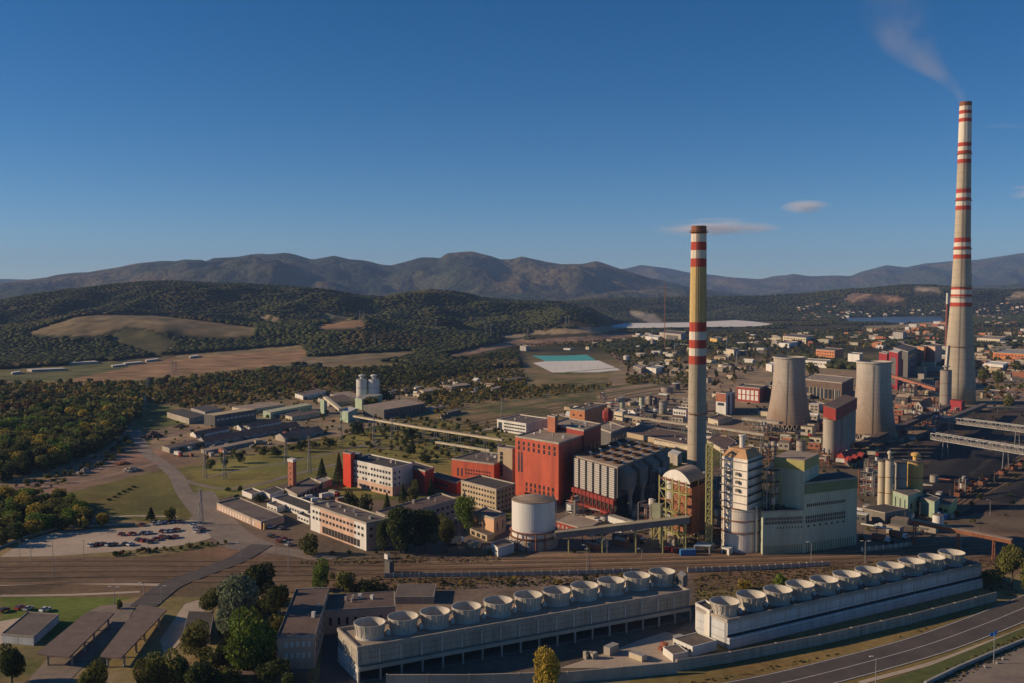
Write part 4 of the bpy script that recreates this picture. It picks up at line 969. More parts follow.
# lime kiln: round drum below, square galleried shaft above
hk = height_of(747,459,554); hd = height_of(741,511,556)
gk = G(741,553); k = gk.y/1000; kk = (gk.y+19*k)/gk.y; ck = Vector((gk.x*kk, gk.y*kk, 0))
root = thing('lime_kiln', 'white lime kiln, round drum below and square galleried shaft above with tan hipped top', 'kiln', (ck.x,ck.y,0))
rD = 20.3*k*kk
mb = MB(); mb.lathe(ck,[(rD,0),(rD,hd)],48); mb.build('drum', gridmat('kiln_drum',(.66,.6,.5),(.36,.31,.25),14,9,.02), root)
for zz_ in (hd*.45,hd*.72,hd):
    mb = MB(); mb.lathe(ck,[(rD+.02,zz_-.4),(rD+.5,zz_-.4),(rD+.5,zz_),(rD+.02,zz_)],48,cap0=False,cap1=False); mb.build('hoop', M_rust, root)
PK = quadpts((722,456),(747.5,460),(762,455),hk)
mb = MB(); mb.prism(PK, hd+.01, hk); mb.build('shaft', mat('kiln_white',(.66,.61,.52),.3,.25,.8,streak=True), root)
cp = sum(PK,Vector((0,0)))/4; zt = hk + 8.5*k*1.0; T = [cp+(p-cp)*.62 for p in PK]
mb = MB()
for i in range(4): j=(i+1)%4; mb.poly([(*PK[i],hk+.02),(*PK[j],hk+.02),(*T[j],zt),(*T[i],zt)])
mb.poly([(*t,zt) for t in T]); mb.build('hipped_top', mat('kiln_top',(.45,.26,.13),.25,.3), root)
mb = MB(); mb.lathe((cp.x,cp.y,zt),[(1.2,0),(1.2,5)],12); mb.lathe((cp.x,cp.y,zt+5),[(1.6,0),(1.6,.6)],12); mb.build('vent_pipe', M_white, root)
for i in range(6):
    z = hd+2.5+(hk-hd-4)*i/5; O = inset(PK,-1.5); mb = MB()
    for a in range(4):
        b_ = (a+1)%4
        if a: mb.prism([O[a],O[b_],PK[b_],PK[a]], z, z+.35)
    mb.build('gallery', M_steeld, root); mb = MB(); O1 = inset(PK,-.9); mb.prism([O1[0],O1[1],PK[1],PK[0]], z+.01, z+.22); mb.build('gallery', M_conc, root); mb = MB()
    for a in range(4):
        b_ = (a+1)%4
        if a == 0: continue
        mb.tube((*O[a],z+1.2),(*O[b_],z+1.2),.07,4); mb.tube((*O[a],z+.8),(*O[b_],z+.8),.06,4)
        for q_ in range(7):
            s_ = O[a]+(O[b_]-O[a])*(q_/7); mb.tube((*s_,z),(*s_,z+1.2),.06,3)
    mb.build('gallery_rail', mat('green_rail',(.12,.17,.09),.3,1) if i==5 else M_steeld, root)
for i in range(2):
    for j in range(3):
        q_ = PK[0]+(PK[1]-PK[0])*(.3+.35*i); z = hd+4+(hk-hd-4)*(j+1)/5; mb = MB(); mb.box((q_.x-.5,q_.y-.6,z),(1.6,1.2,1.2),-.6); mb.build('burner_box', M_concd, root)
mb = MB(); a_=R(-62); mb.tube((ck.x+math.cos(a_)*(rD+.6),ck.y+math.sin(a_)*(rD+.6),0),(ck.x+math.cos(a_)*(rD+.6),ck.y+math.sin(a_)*(rD+.6),hd+1),.4,8); mb.build('drain_pipe', M_white, root)
bld('kiln_hut', 'small white hut with open front at the foot of the lime kiln', 'hut', (721,547),(729,549.5),(733,547), yb=555.5, wall=M_white, roof=M_white, win=[(0,1,1,.05,.8,W(m=M_void,fw=.5,fh=1))], parapet=0)

# green works
hAn = height_of(763,512,555)
WR = lambda **k: k
ga = bld('green_works', 'lower front block of the pale green works, its window strip right of the lime kiln', 'factory', (757,507),(763,512),(804,510.2), h=hAn, wall=M_green, roof=M_roofd, parapet=.4,
    win=[(1,2,26,.69,.87,W(fw=.6,fh=.8)),(1,1,9,.58,.65,W(fw=.3,fh=.7,span=(.3,1))),(1,1,22,.0,.21,W(fw=.35,fh=.95,m=M_greend,name='pilaster'))])
hMn = height_of(804,483.5,552.7)
gb = bld('green_works', 'right main block of the pale green works, dark green fascia under a dark roof', 'factory', (790,478),(804.6,483.7),(857.5,477.8), h=hMn, wall=M_green, roof=M_roofd, parapet=.4,
    win=[(1,2,18,.42,.535,W(fw=.6,fh=.8,span=(0,.8))),(1,1,7,.36,.4,W(fw=.3,fh=.7,span=(.0,.82))),(1,1,20,.655,.705,W(fw=.6,fh=.85,span=(.02,.8))),(1,1,22,.0,.14,W(fw=.35,fh=.95,m=M_greend,name='pilaster'))])
Pm = quadpts((790,478),(804.6,483.7),(857.5,477.8),hMn); nB = (Pm[2]-Pm[1]).normalized(); nB = Vector((nB.y,-nB.x))
mb = MB(); mb.prism([Pm[1]+nB*.01,Pm[2]+nB*.01,Pm[2]+nB*.35,Pm[1]+nB*.35], hMn-4.6, hMn-.4); mb.build('fascia', M_greend, gb)
gt = G(804.3,510.3,hAn); kz = gt.y+.8; hTw = atY(804,461.5,kz).z
gc = bld('green_tower', 'tall pale green tower with sun-tinted green top band rising from the green works', 'tower', (774,457.8),(804.4,461.5),(819,454.5), h=hTw, base=0, wall=M_green, roof=M_rooft, parapet=0,
    win=[(0,1,7,.46,.49,W(fw=.6,fh=.9,span=(.1,.4)))])
Pt = quadpts((774,457.8),(804.4,461.5),(819,454.5),hTw)
mb = MB(); mb.prism(inset(Pt,-.12), hTw-4.2, hTw+.2); mb.build('top_band', mat('sun_tinted_green',(.36,.34,.13),.2,.2), gc)  # green trim; the sunlight on it is put into this yellower colour
mb = MB(); mb.prism(inset(Pt,-.2), hTw+.21, hTw+.5); mb.build('roof_edge', M_rooft, gc)
p = Pt[0]+(Pt[1]-Pt[0])*.1; q = (Pt[1]-Pt[0]).normalized(); nq = Vector((q.y,-q.x)); p = p+nq*1.2
mb = MB(); mb.tube((p.x,p.y,hAn),(p.x,p.y,hTw-10),.9,10); mb.build('vent_duct', M_conc, gc)
# ================================================================== silos, coal yard and conveyors on the right
def silo(root, g, r, z0, z1, m, name='silo', cap=None, n=28):
    mb = MB(); mb.lathe((g.x, g.y, z0), [(r, 0), (r, z1 - z0)], n); mb.build(name, m, root)
    mb = MB(); mb.lathe((g.x, g.y, z1 + .002), [(r + .15, 0), (r + .15, .35), (r * .4, .9)], n); mb.build('silo_cap', cap or M_roof, root)
# red-topped silos
g = G(831,459); g = Vector((g.x, g.y + 5, 0)); kz = g.y / 1000; hT = height_of(835,409.5,463); zb = height_of(835,421,463)
PS = quadpts((823.3,405.5),(836,409.5),(857.2,398.5), hT); c = sum(PS, Vector((0,0)))/4
root = thing('red_topped_silos', 'row of concrete silos under a long dark red head house before right cooling tower', 'silos', (c.x,c.y,0))
mb = MB(); mb.prism(PS, zb, hT); mb.build('head_house', M_dred, root); mb = MB(); mb.prism(inset(PS,-.3), hT+.003, hT+.5); mb.build('head_house_roof', M_roofb, root)
u = (PS[1]-PS[0]); v = (PS[2]-PS[1]); rS = 8.3*kz
for i in range(4):
    p = PS[0]+u*.5+v*((i+.42)/4); mb = MB(); mb.lathe((p.x,p.y,0),[(rS,0),(rS,zb-.01)],32); mb.build('silo', M_conc, root)
mb = MB(); mb.lathe((PS[0].x+u.x*.5+v.x*.105, PS[0].y+u.y*.5+v.y*.105, zb-.6),[(rS+.02,0),(rS+.6,0),(rS+.6,.4),(rS+.02,.4)],28,cap0=False,cap1=False); mb.build('walkway', M_rust, root)
# red arched sheds at the foot
bld('red_shed', 'small bright red shed at the right foot of the red-topped silos', 'shed', (837,452),(846,457),(858,452.5), yb=465, wall=M_dred, roof=M_dred, gable=True)
for i,(px,py) in enumerate(((851,466),(857,464),(863,461.5))):
    g = G(px,py); root = thing('red_hood', ['left','middle','right'][i]+'most of three red curved conveyor hoods beside the red shed', 'hood', (g.x,g.y,0)); mb = MB(); n = 8
    for j in range(n):
        a,b_ = math.pi*.95*j/n, math.pi*.95*(j+1)/n; r_=3.4
        P_=lambda an,rr,s: (g.x+math.cos(an)*rr*.7, g.y+s, 2.5+math.sin(an)*rr)
        mb.poly([P_(a,r_,-4),P_(b_,r_,-4),P_(b_,r_,5),P_(a,r_,5)]); mb.poly([P_(a,r_-.3,-4),P_(b_,r_-.3,-4),P_(b_,r_,-4),P_(a,r_,-4)])
    mb.build('hood_shell', M_dred, root)
    mb = MB(); mb.box((g.x,g.y,0),(4.4,8,2.6)); mb.build('base', M_concd, root)
# ochre silos and batching plant
def tall_silo(label, px, ytop, wpx, yb, m, cap=None, hat=True, group=None):
    g = G(px, yb); r = wpx/2*g.y/1000; kq = (g.y+r)/g.y; g = Vector((g.x*kq, g.y*kq, 0)); r *= kq; h = height_of(px, ytop, 0) if False else atY(px, ytop, g.y).z
    root = thing('tall_silo', label, 'silo', (g.x,g.y,0), group); silo(root, g, r, 0, h, m, 'silo_shell', cap)
    for t in (.33,.66): 
        mb = MB(); mb.lathe((g.x,g.y,h*t),[(r+.01,0),(r+.2,0),(r+.2,.3),(r+.01,.3)],28,cap0=False,cap1=False); mb.build('hoop', M_rust, root)
    if hat:
        mb = MB(); mb.lathe((g.x,g.y,h+.9),[(r*.35,0),(r*.35,2.5),(r*.6,2.5),(r*.6,3.6),(r*.3,4.2)],14); mb.build('filter_head', m, root)
    mb = MB()
    for k in range(14):
        a=k/14*2*math.pi; b_=(k+1)/14*2*math.pi; mb.tube((g.x+math.cos(a)*r,g.y+math.sin(a)*r,h+.3),(g.x+math.cos(a)*r,g.y+math.sin(a)*r,h+1.4),.05,3); mb.tube((g.x+math.cos(a)*r,g.y+math.sin(a)*r,h+1.4),(g.x+math.cos(b_)*r,g.y+math.sin(b_)*r,h+1.4),.05,3)
    mb.build('roof_rail', M_steel, root)
    return root
tall_silo('left of two slim cream silos beside the green works', 881.3, 461.5, 7.6, 508, M_cream, hat=False)
tall_silo('right of two slim cream silos beside the green works, with a filter head', 888.6, 460.5, 7.6, 510, M_cream)
tall_silo('wide grey silo between the cream silos and the ochre silo', 899.5, 462.5, 12, 509, M_grey, hat=False)
tall_silo('ochre-yellow silo with filter head, rightmost of the silos by the green works', 914.5, 462, 15, 508, M_yel)
bld('batching_plant', 'grey-green panelled batching building at the foot of the ochre silo', 'industrial building', (893,491),(908,496),(921,491.5), yb=517, wall=M_mint, roof=M_greyd, win=[(0,1,3,.2,.8,W(fw=.2,fh=.9)),(1,1,2,.2,.7,W(fw=.3))], parapet=.2)
bld('batching_annex', 'grey-green annex right of the batching building', 'industrial building', (920,497),(934.5,502),(940,498), yb=519, wall=M_mint, roof=M_greyd, parapet=.2)
bld('yellow_gabled_store', 'small store with a pale yellow front and brown roof, right of the batching building', 'building', (928,503),(950,505.5),(957,497.5), yb=517, wall=mat('pale_yellow',(.5,.48,.2),.2,.3), roof=M_roofb, win=[(0,1,1,.0,.7,W(fw=.35,fh=1,m=M_void)),(0,1,1,.3,.7,W(fw=.4,span=(.6,1)))], parapet=.3)
for i,(px,py,w_) in enumerate(((938,518.5,4),(943.5,519.5,5))):
    g=G(px,py); mb=MB(); mb.box((g.x,g.y,0),(3.4 if i else 1.6,2.4,3.2 if i==0 else 2.4),.3); mb.box((g.x,g.y,3.2 if i==0 else 2.4),(3.6 if i else 1.8,2.6,.2),.3)
    o=mb.build('skip_container', M_white if i==0 else mat('blue_paint',(.03,.13,.35),.2,1,.5)); tag(o, ['narrow white container in front of the pale yellow store','dark blue skip in front of the pale yellow store'][i], 'container')
g=G(862,512); 
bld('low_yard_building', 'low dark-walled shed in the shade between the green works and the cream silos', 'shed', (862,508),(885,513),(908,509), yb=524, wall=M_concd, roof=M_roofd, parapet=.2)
tall_silo('squat grey tank behind the green tower', 801, 441, 9.5, 458, M_conc, hat=False)
# cooling tower forecourt trestle
def P3(px,py,z): p=G(px,py,z); return p
gallery('pipe_trestle', 'pale raised pipe trestle at the foot of the left cooling tower', 'pipe bridge', P3(744,419.5,9), P3(781,424,9), 6, 1.6, M_conc, M_conc, (.03,.3,.6,.95), M_conc)
gallery('pipe_bridge', 'long raised pipe bridge crossing behind the nearest chimney', 'pipe bridge', P3(625,417,7), P3(690,426,7), 2.5, 1.6, M_conc, M_rooft, (.1,.3,.5,.7,.9))
gallery('pipe_bridge', 'raised pipe bridge between the nearest chimney and the left cooling tower', 'pipe bridge', P3(708,427.5,7), P3(765,436,7), 2.5, 1.6, M_conc, M_rooft, (.1,.4,.7,.95))
gallery('pipe_bridge', 'long thin beige pipe bridge running right from the mint-green block', 'pipe bridge', P3(354,417,8), P3(420,428.5,8), 2.2, 1.3, M_cream, M_rooft, (.05,.25,.45,.65,.85))
gallery('pipe_bridge', 'beige pipe bridge continuing across the grass to the white three-storey block', 'pipe bridge', P3(420,428.5,8), P3(503,441,8), 2.2, 1.3, M_cream, M_rooft, (.05,.2,.35,.5,.65,.8,.95))
gallery('pipe_bridge', 'lower pipe bridge across the grass left of the red hall', 'pipe bridge', P3(436,443,5), P3(490,451.5,5), 1.6, 1, M_cream, M_cream, (.05,.2,.35,.5,.65,.8,.95))
gallery('conveyor_gallery', 'long ribbed conveyor gallery rising from the white tank to the arch-roofed plant', 'conveyor', P3(555,538,6), P3(689,522.5,13), 4.2, 2.6, M_concd, mat('ribbed_roof',(.3,.26,.18),.3,.8), (.1,.35,.6,.8,.97), M_steel_y)
gallery('conveyor_bridge', 'upper white steel truss conveyor bridge over the coal yard', 'conveyor', P3(935,420.5,13), P3(1075,438.5,13), 5, 4.2, mat('white_truss',(.5,.5,.47),.2,.5), None, (.13,.62,.98), M_steel, truss=True)
gallery('conveyor_bridge', 'lower white steel truss conveyor bridge over the coal yard', 'conveyor', P3(933,439,13), P3(1075,462.5,13), 5, 4.2, MATS['white_truss'], None, (.1,.55,.98), M_steel, truss=True)
gallery('conveyor_gallery', 'long dark conveyor climbing from beside the right cooling tower to the pale twin silos', 'conveyor', P3(858,448,2), P3(948,408.5,9), 5, 3, M_steeld, M_roofb, (.3,.6,.9), M_steeld)
gallery('conveyor_gallery', 'dark conveyor running from the crimson kiosk to the upper truss bridge', 'conveyor', P3(944,423,11), P3(984,407,8), 4.5, 3, M_steeld, M_roof, (.3,.8), M_steeld)
gallery('pipe_gallery', 'thin pale pipe line across the far side of the coal yard', 'pipe bridge', P3(978,408,4), P3(1075,409,4), 2, 1, M_conc, M_conc, (.2,.5,.8), M_concd)
gallery('pipe_bridge', 'rusty brown pipe bridge on tall legs over the tracks, lower right', 'pipe bridge', P3(912,523,10), P3(1012,543.5,8), 2.6, 1.5, M_rust, mat('pipe_top',(.36,.26,.18),.3,.5), (.03,.48,.83), M_rust)
gallery('conveyor_gallery', 'crimson-brown conveyor rising from the red gabled block towards the pale twin silos', 'conveyor', P3(886,375,14), P3(938,391,9), 6, 3, M_brick, M_roofb, (.2,.5,.8), M_steeld)
# coal heaps: long low ridges with slumped, uneven crests
for i,(p0_,p1_,w_,h_) in enumerate((((925,494),(975,452),42,9),((950,452),(1000,428),30,7),((972,478),(1012,450),20,6.5),((1000,500),(1050,470),18,5))):
    a_,b_ = G(*p0_),G(*p1_); d = (b_-a_); Ld=d.length; d.normalize(); nn=Vector((-d.y,d.x,0)); nu,nv=60,22; mb=MB()
    uu,vv=np.meshgrid(np.linspace(-.06,1.06,nu),np.linspace(-1,1,nv),indexing='ij'); xx=a_.x+d.x*uu*Ld+nn.x*vv*w_/2; yy=a_.y+d.y*uu*Ld+nn.y*vv*w_/2
    nzz=vnoise(xx,yy,9,70+i)*.5+vnoise(xx,yy,3.5,80+i)*.25+vnoise(xx,yy,22,90+i)*.6
    hh=np.clip(1-np.abs(vv)**1.3*(.8+.5*nzz),0,1)*np.clip(np.minimum(uu+.06,1.06-uu)*9,0,1)*h_*.36*(.45+.7*nzz)+.02
    for r_ in range(nu):
        for c_ in range(nv): mb.v.append((xx[r_,c_],yy[r_,c_],hh[r_,c_]-.05))
    for r_ in range(nu-1):
        for c_ in range(nv-1): q=r_*nv+c_; mb.f.append((q,q+nv,q+nv+1,q+1)); mb.m.append(0)
    o=mb.build('coal_heap',M_coal,smooth=True); tag(o,['long low coal ridge in the middle of the yard, right of the ochre silo','coal ridge between the two truss bridges','narrow coal ridge below the lower truss bridge','dark coal ridge near the right edge by the tracks'][i],'coal heap')
# blocks around the tall chimney
tall_silo('pale slim silo with rusty top, standing before the tallest chimney', 945.3, 370.5, 11, 408, M_conc, hat=True)
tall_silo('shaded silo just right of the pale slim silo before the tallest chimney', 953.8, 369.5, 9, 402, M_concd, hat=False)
def B(name,label,cat,*a,**k): return bld(name,label,cat,*a,**k)
B('crimson_kiosk','small crimson conveyor head house in front of the tallest chimney','kiosk',(950,400),(961.5,401.8),(965,400.5),yb=413,wall=mat('crimson',(.28,.032,.036),.2,.3,.6),roof=M_dred,parapet=0)
B('cabin','small grey gabled workshop between the right cooling tower and the pale slim silo','shed',(914.5,402),(922.5,405),(934,400),yb=412,wall=M_conc,roof=M_roof,win=[(0,1,3,.2,.8)],gable=True)
B('turbine_hall','dark brown turbine hall with tall window bays between the two cooling towers','industrial hall',(800,379),(841.8,383.4),(853.5,378),yb=402,wall=M_roofb,roof=M_rooft,win=[(0,1,10,.08,.62,W(fw=.75,fh=.95)),(0,1,11,.05,.64,W(fw=.12,fh=1,m=M_cream,name='pier'))],vents=8)
B('red_substation','small red building with white-framed windows left of the left cooling tower','building',(737,386.5),(759.5,388.6),(765.5,386),yb=403,wall=M_dred,roof=M_roof,win=[(0,2,5,.1,.85,W(fw=.7,fh=.85,m=M_white))])
B('brick_shop','plain brown block just left of the left cooling tower','building',(764,387),(771,388),(775,386.5),yb=401,wall=M_brick,roof=M_roof)
B('brick_mill','orange-brick three-storey mill behind the cooling towers','building',(816,349.5),(834.6,351),(843.5,349),yb=361.5,wall=M_obrick,roof=M_roof,win=[(0,3,7,.1,.95,W(fw=.55,fh=.35))])
B('long_store','long low white store behind the left cooling tower','building',(802,360.5),(826.5,362),(831,360),yb=368,wall=M_white,roof=M_rooft,win=[(0,1,8,.4,.8,W(fw=.6,fh=.4))])
B('white_block','squat white block just left of the right cooling tower top','building',(848,354),(859.5,355),(863,353.5),yb=367,wall=M_white,roof=M_grey)
B('red_gabled_block','crimson-framed grey boiler block with a white roof behind the right cooling tower','industrial block',(889,351),(898,353),(902,350.5),yb=390,wall=MATS['crimson'],roof=M_white,win=[(0,3,1,.1,.85,W(fw=.6,fh=.98,m=M_greyd))])
B('boiler_block','dark boiler block right of the crimson-framed block','industrial block',(893,347.5),(908,352),(917,347.5),yb=378,wall=M_greyd,roof=M_roofd,win=[(1,3,4,.2,.9)])
B('crimson_block','crimson block immediately right of the right cooling tower','industrial block',(879,352.5),(887,354),(889,352.5),yb=376,wall=MATS['crimson'],roof=M_conc)
B('residential_block','narrow orange and cream block of balconies left of the tallest chimney','apartment block',(916,346.5),(924,347.5),(928,346),yb=368,wall=M_obrick,roof=M_roof,win=[(0,5,2,.1,.95,W(fw=.6,fh=.45,m=M_cream,name='balcony'))])
B('residential_block','pinkish apartment block with cream balconies just left of the tallest chimney','apartment block',(924.5,345.5),(935.2,347),(942,345),yb=368,wall=M_pink,roof=M_roof,win=[(0,5,2,.1,.95,W(fw=.5,fh=.45,m=M_cream,name='balcony',span=(0,.6)))])
B('orange_hall','long low orange hall at the right edge beyond the tallest chimney','industrial hall',(993,352.5),(1050,355.5),(1060,352),yb=362.5,wall=mat('orange_clad',(.52,.18,.06),.2,.1),roof=M_grey,win=[(0,1,16,.5,.8,W(fw=.6,fh=.5))],vents=5)
B('white_hall','white hall with pale roof in front of the long orange hall','industrial hall',(984,363.5),(1003,365.5),(1008,363),yb=371,wall=M_white,roof=M_white,win=[(0,1,6,.3,.7)])
B('low_terrace','long beige gabled terrace right of the tallest chimney','building',(977,338),(1000,339.5),(1006,337),yb=344.5,wall=M_cream,roof=M_rooft,win=[(0,1,8,.2,.8)])
B('grey_flats','grey block of flats further back, left of the tallest chimney','apartment block',(893,332),(903,333),(906,331.5),yb=342,wall=M_grey,roof=M_roof)
B('cream_hall','long cream building with flat roof upper left of the left cooling tower','building',(783,336),(806,338),(812,335.5),yb=344,wall=M_cream,roof=M_roof,win=[(0,2,9,.1,.9,W(fw=.6,fh=.4))])
B('white_shed','small white shed in front of the long cream building','shed',(779,343),(789,344),(798,342),yb=348,wall=M_white,roof=M_grey)
B('tan_store','flat pale store at the foot of the brown turbine hall','building',(809,405),(818,407.5),(825,404),yb=412,wall=M_cream,roof=M_rooft)
B('white_tower','white and pink stair tower right of the nearest chimney','tower',(716,392.5),(726,393.5),(732,392),yb=415.5,wall=M_white,roof=M_roofb,win=[(0,1,1,.42,.56,W(fw=.7,fh=.9)),(0,1,1,.6,.98,W(fw=1,fh=1,m=M_brick,name='red_panel',pad=0))],parapet=0)
B('brown_annex','brown wing behind the white and pink stair tower','building',(726,393.5),(729,396),(735,392.5),yb=415,wall=M_brick,roof=M_roof)
B('yellow_shed','low shed with a cream front, right of the nearest chimney','shed',(708,418.5),(718,421),(732,417),yb=425.5,wall=M_cream,roof=M_roofb)
B('long_shed','wide low brown-roofed hall behind the grey filter block','industrial hall',(625,432),(688,445),(700,436),yb=450,wall=M_tan,roof=M_roofb,parapet=.2,vents=6)
B('long_shed','low hall with lit cream front just left of the nearest chimney','industrial hall',(654,440),(690,446.5),(700,441),yb=450.5,wall=M_cream,roof=M_roofb,parapet=.2)
B('long_shed','low brown-roofed hall between the nearest chimney and the lime kiln','industrial hall',(707,440),(724,450),(736,441),yb=454,wall=M_cream,roof=M_roofb,parapet=.2)
B('windowed_house','small white windowed house left of the nearest chimney','house',(673,409.5),(686,411),(690,408.5),yb=420.5,wall=M_white,roof=M_roof,win=[(0,2,5,.1,.9,W(fw=.6,fh=.5))])
B('gable_shed','grey-roofed gabled shed with white end wall behind the red hopper tower','shed',(628,410.5),(638,413.5),(656,407),yb=417,wall=M_white,roof=M_roof,gable=True,win=[(0,1,2,.2,.7)])
B('cream_store','low long cream store behind the red hopper tower','building',(614,411.5),(622.5,413),(627,411),yb=421,wall=M_cream,roof=M_white,win=[(0,1,1,.4,.6,W(fw=1,fh=.8))])
for i,(px,yt,w_,yb,m,l) in enumerate(((622.5,402.5,5,410,M_mint,'small pale green tank behind the cream store'),(641.8,397.5,5.6,405.5,mat('pale_green_dome',(.45,.5,.35),.2,.3),'pale green domed tank behind the gabled shed'),(650.3,396,4,408,M_greyd,'left of two slim dark grey tanks behind the gabled shed'),(655.8,397.5,3,408,M_greyd,'right of two slim dark grey tanks behind the gabled shed'),(663,402,8,414,M_grey,'grey steel tank right of the gabled shed'),(667,387.5,12,393,M_conc,'low wide pale tank on the grass beyond the slim dark tanks'),(676,383.5,8,390,M_greyd,'low dark tank with pale roof beside the wide pale tank'),(848.2,356,1,357,M_white,None),(626.5,356,6,362,M_white,'small white round tank near the settling pond'),(653,340,5,347,M_conc,'pale round tank before the ruined hall'),(774,447,4.5,458,M_conc,'small pale pipe stack left behind the green tower'))):
    if l: tall_silo(l, px, yt, w_, yb, m, hat=False, cap=M_white if i in (6,8) else None)
B('ruined_hall','large pale far-off hall with a grey opening, left of the nearest chimney','industrial hall',(659.5,332.5),(681,334.5),(686,332),yb=342,wall=M_conc,roof=M_roof,win=[(0,1,1,.1,.8,W(fw=.85,fh=.95,m=M_greyd,span=(.25,.95)))])
B('far_store','white long store left of the large pale far-off hall','building',(645,336.5),(658,338),(661,336),yb=341.5,wall=M_white,roof=M_white)
B('far_block','ochre-fronted block just right of the nearest chimney, far back','building',(710,338),(717,339),(722,337.5),yb=345,wall=M_yel,roof=M_roof)
B('far_block','pale block far right of the nearest chimney in the scrubland','building',(726,349),(734,350),(739,348.5),yb=356,wall=M_cream,roof=M_roof)
B('far_block','low white block on the scrubland behind the white and pink tower','building',(718,364.5),(727,365.5),(731,364),yb=369,wall=M_cream,roof=M_roof)
B('white_works','white low works buildings beside the settling pond','building',(646,367.5),(656,369),(664,366.5),yb=373.5,wall=M_white,roof=M_grey)
B('dark_works','dark low workshop with pale roof near the settling pond','building',(633,366),(641,369),(646,366),yb=373.5,wall=M_concd,roof=M_rooft)
B('pond_house','small domed-roof grey house at the left end of the settling pond','building',(520,346),(526,347),(529,346),yb=352,wall=M_grey,roof=M_grey)
B('white_low','white-roofed low store left of the left cooling tower','building',(766,364),(772,365.5),(776,363.5),yb=372,wall=M_white,roof=M_white)

# ================================================================== sheds and halls on the left
B('storage_shed','grey shed with dark roof at the left end of the storage yard','shed',(167,412.2),(189,418.6),(205,414.6),yb=424.3,wall=M_conc,roof=M_roofd,parapet=.1)
B('big_hall','tall dark blue-grey hall with a bright cream roof in the storage yard','industrial hall',(204,414.3),(214.8,415.6),(256,409.4),yb=427,wall=M_greyd,roof=mat('cream_roof',(.5,.4,.24),.15,.1),parapet=0,win=[(1,1,9,.45,.7,W(fw=.7,fh=.6,m=M_blue))])
B('storage_shed','dark-roofed shed behind the tall dark hall with a cream roof','shed',(191,408),(205,412),(221,408.5),yb=418,wall=M_grey,roof=M_roofd,parapet=.1)
for (A_,B_,C_,yb_,w_,r_,l_) in (
  ((190,432),(196,434),(230,427.3),438,M_white,M_roofb,'short gabled shed nearest the dirt road fork'),
  ((197.5,437.5),(204.5,440.3),(300,423.5),446.3,M_grey,M_roofb,'very long brown-roofed shed across the storage yard'),
  ((162,446),(169.5,448.3),(203,441.5),453,M_conc,M_roofb,'brown-roofed shed at the left end of the row by the road junction'),
  ((235,425.3),(241,427),(281,419.8),431,M_white,M_roofb,'gabled shed with white end behind the very long shed'),
  ((201,449.3),(206,451),(262,439.6),454,M_conc,M_rooft,'low tan-roofed shed in front of the very long shed'),
  ((275,433.7),(284.6,436.2),(323.5,428.3),442.2,M_conc,M_roof,'grey gabled shed at the right end of the storage yard'),
  ((263,410.8),(270.5,412.5),(312,404.6),419,M_mint,mat('mint_roof',(.42,.43,.28),.2,.2),'hall with mint-green end wall and pale green roof'),
  ((285.4,415.3),(292,417),(321,411.8),421,M_cream,M_roofb,'brown-roofed shed with cream end near the mint-green tower'),
  ((273,412.8),(280,414.6),(301,410.8),418.5,M_conc,M_roof,'short grey shed beside the pale green-roofed hall'),
  ((295,393.5),(303,396),(326,391),400,M_white,M_roof,'white-ended low shed behind the pale green-roofed hall'),
  ((330,394),(345,399),(362,396),402,M_conc,M_rooft,'low brown shed left of the twin white silos'),
  ((232,407),(246,410),(285,404.5),414,M_cream,M_rooft,'wide tan-roofed store behind the cream-roofed hall'),
  ((318,398),(330,403),(356,399),407,M_conc,M_roofb,'low brown hall behind the sloping conveyor')):
    B('storage_shed', l_, 'shed', A_, B_, C_, yb=yb_, wall=w_, roof=r_, gable='gable' in l_ or 'long brown' in l_, parapet=.1, win=[(1,1,10,.3,.6,W(fw=.4,fh=.5))] if 'long' in l_ or 'hall' in l_ else [])
# twin silos with mint building
for i,(px,l) in enumerate(((362,'left'),(374,'right'))):
    tall_silo(f'{l} one of the twin white silos above the mint-green plant', px, 379.5, 11.2, 404, M_white, hat=True, cap=M_grey)
B('mint_plant','mint-green plant building wrapped round the foot of the twin white silos','industrial building',(355,397.5),(362,399.5),(382.5,394.5),yb=410,wall=M_mint,roof=M_grey,parapet=0)
B('mint_tower','slim mint-green tower at the top of the sloping conveyor','tower',(320.3,399),(324,400),(327,399),yb=414.5,wall=M_mint,roof=M_rooft,parapet=0)
B('mint_block','mint-green block with pale roof below the twin white silos','industrial building',(340,410.3),(348,412.5),(357,408.5),yb=423,wall=M_mint,roof=M_white,parapet=0)
gallery('sloping_conveyor','pale sloping conveyor between the slim mint-green tower and the mint-green block','conveyor',P3(325,398.6,14),P3(340.5,411,9),3,2,M_cream,M_cream,(.4,),M_steel)
B('dark_hall','long dark hall with tan roof right of the twin white silos','industrial hall',(363,405.3),(384,410),(425.5,403.2),yb=419,wall=M_greyd,roof=M_rooft,parapet=0,win=[(1,1,9,.3,.7,W(fw=.3,fh=.8))])
B('low_hut','small beige hut among bushes at the far left','hut',(47,402.3),(57,405),(71,401.5),yb=408.5,wall=M_cream,roof=M_conc,parapet=0)
B('low_hut','tiny white hut by the path at the far left','hut',(34,412),(36,412.6),(38,412),yb=416,wall=M_white,roof=M_white,parapet=0)
B('farm_house','pale farmhouse in the trees left of the storage yard','house',(127,396.5),(138,400),(150,396),yb=405,wall=M_cream,roof=M_conc,gable=True)
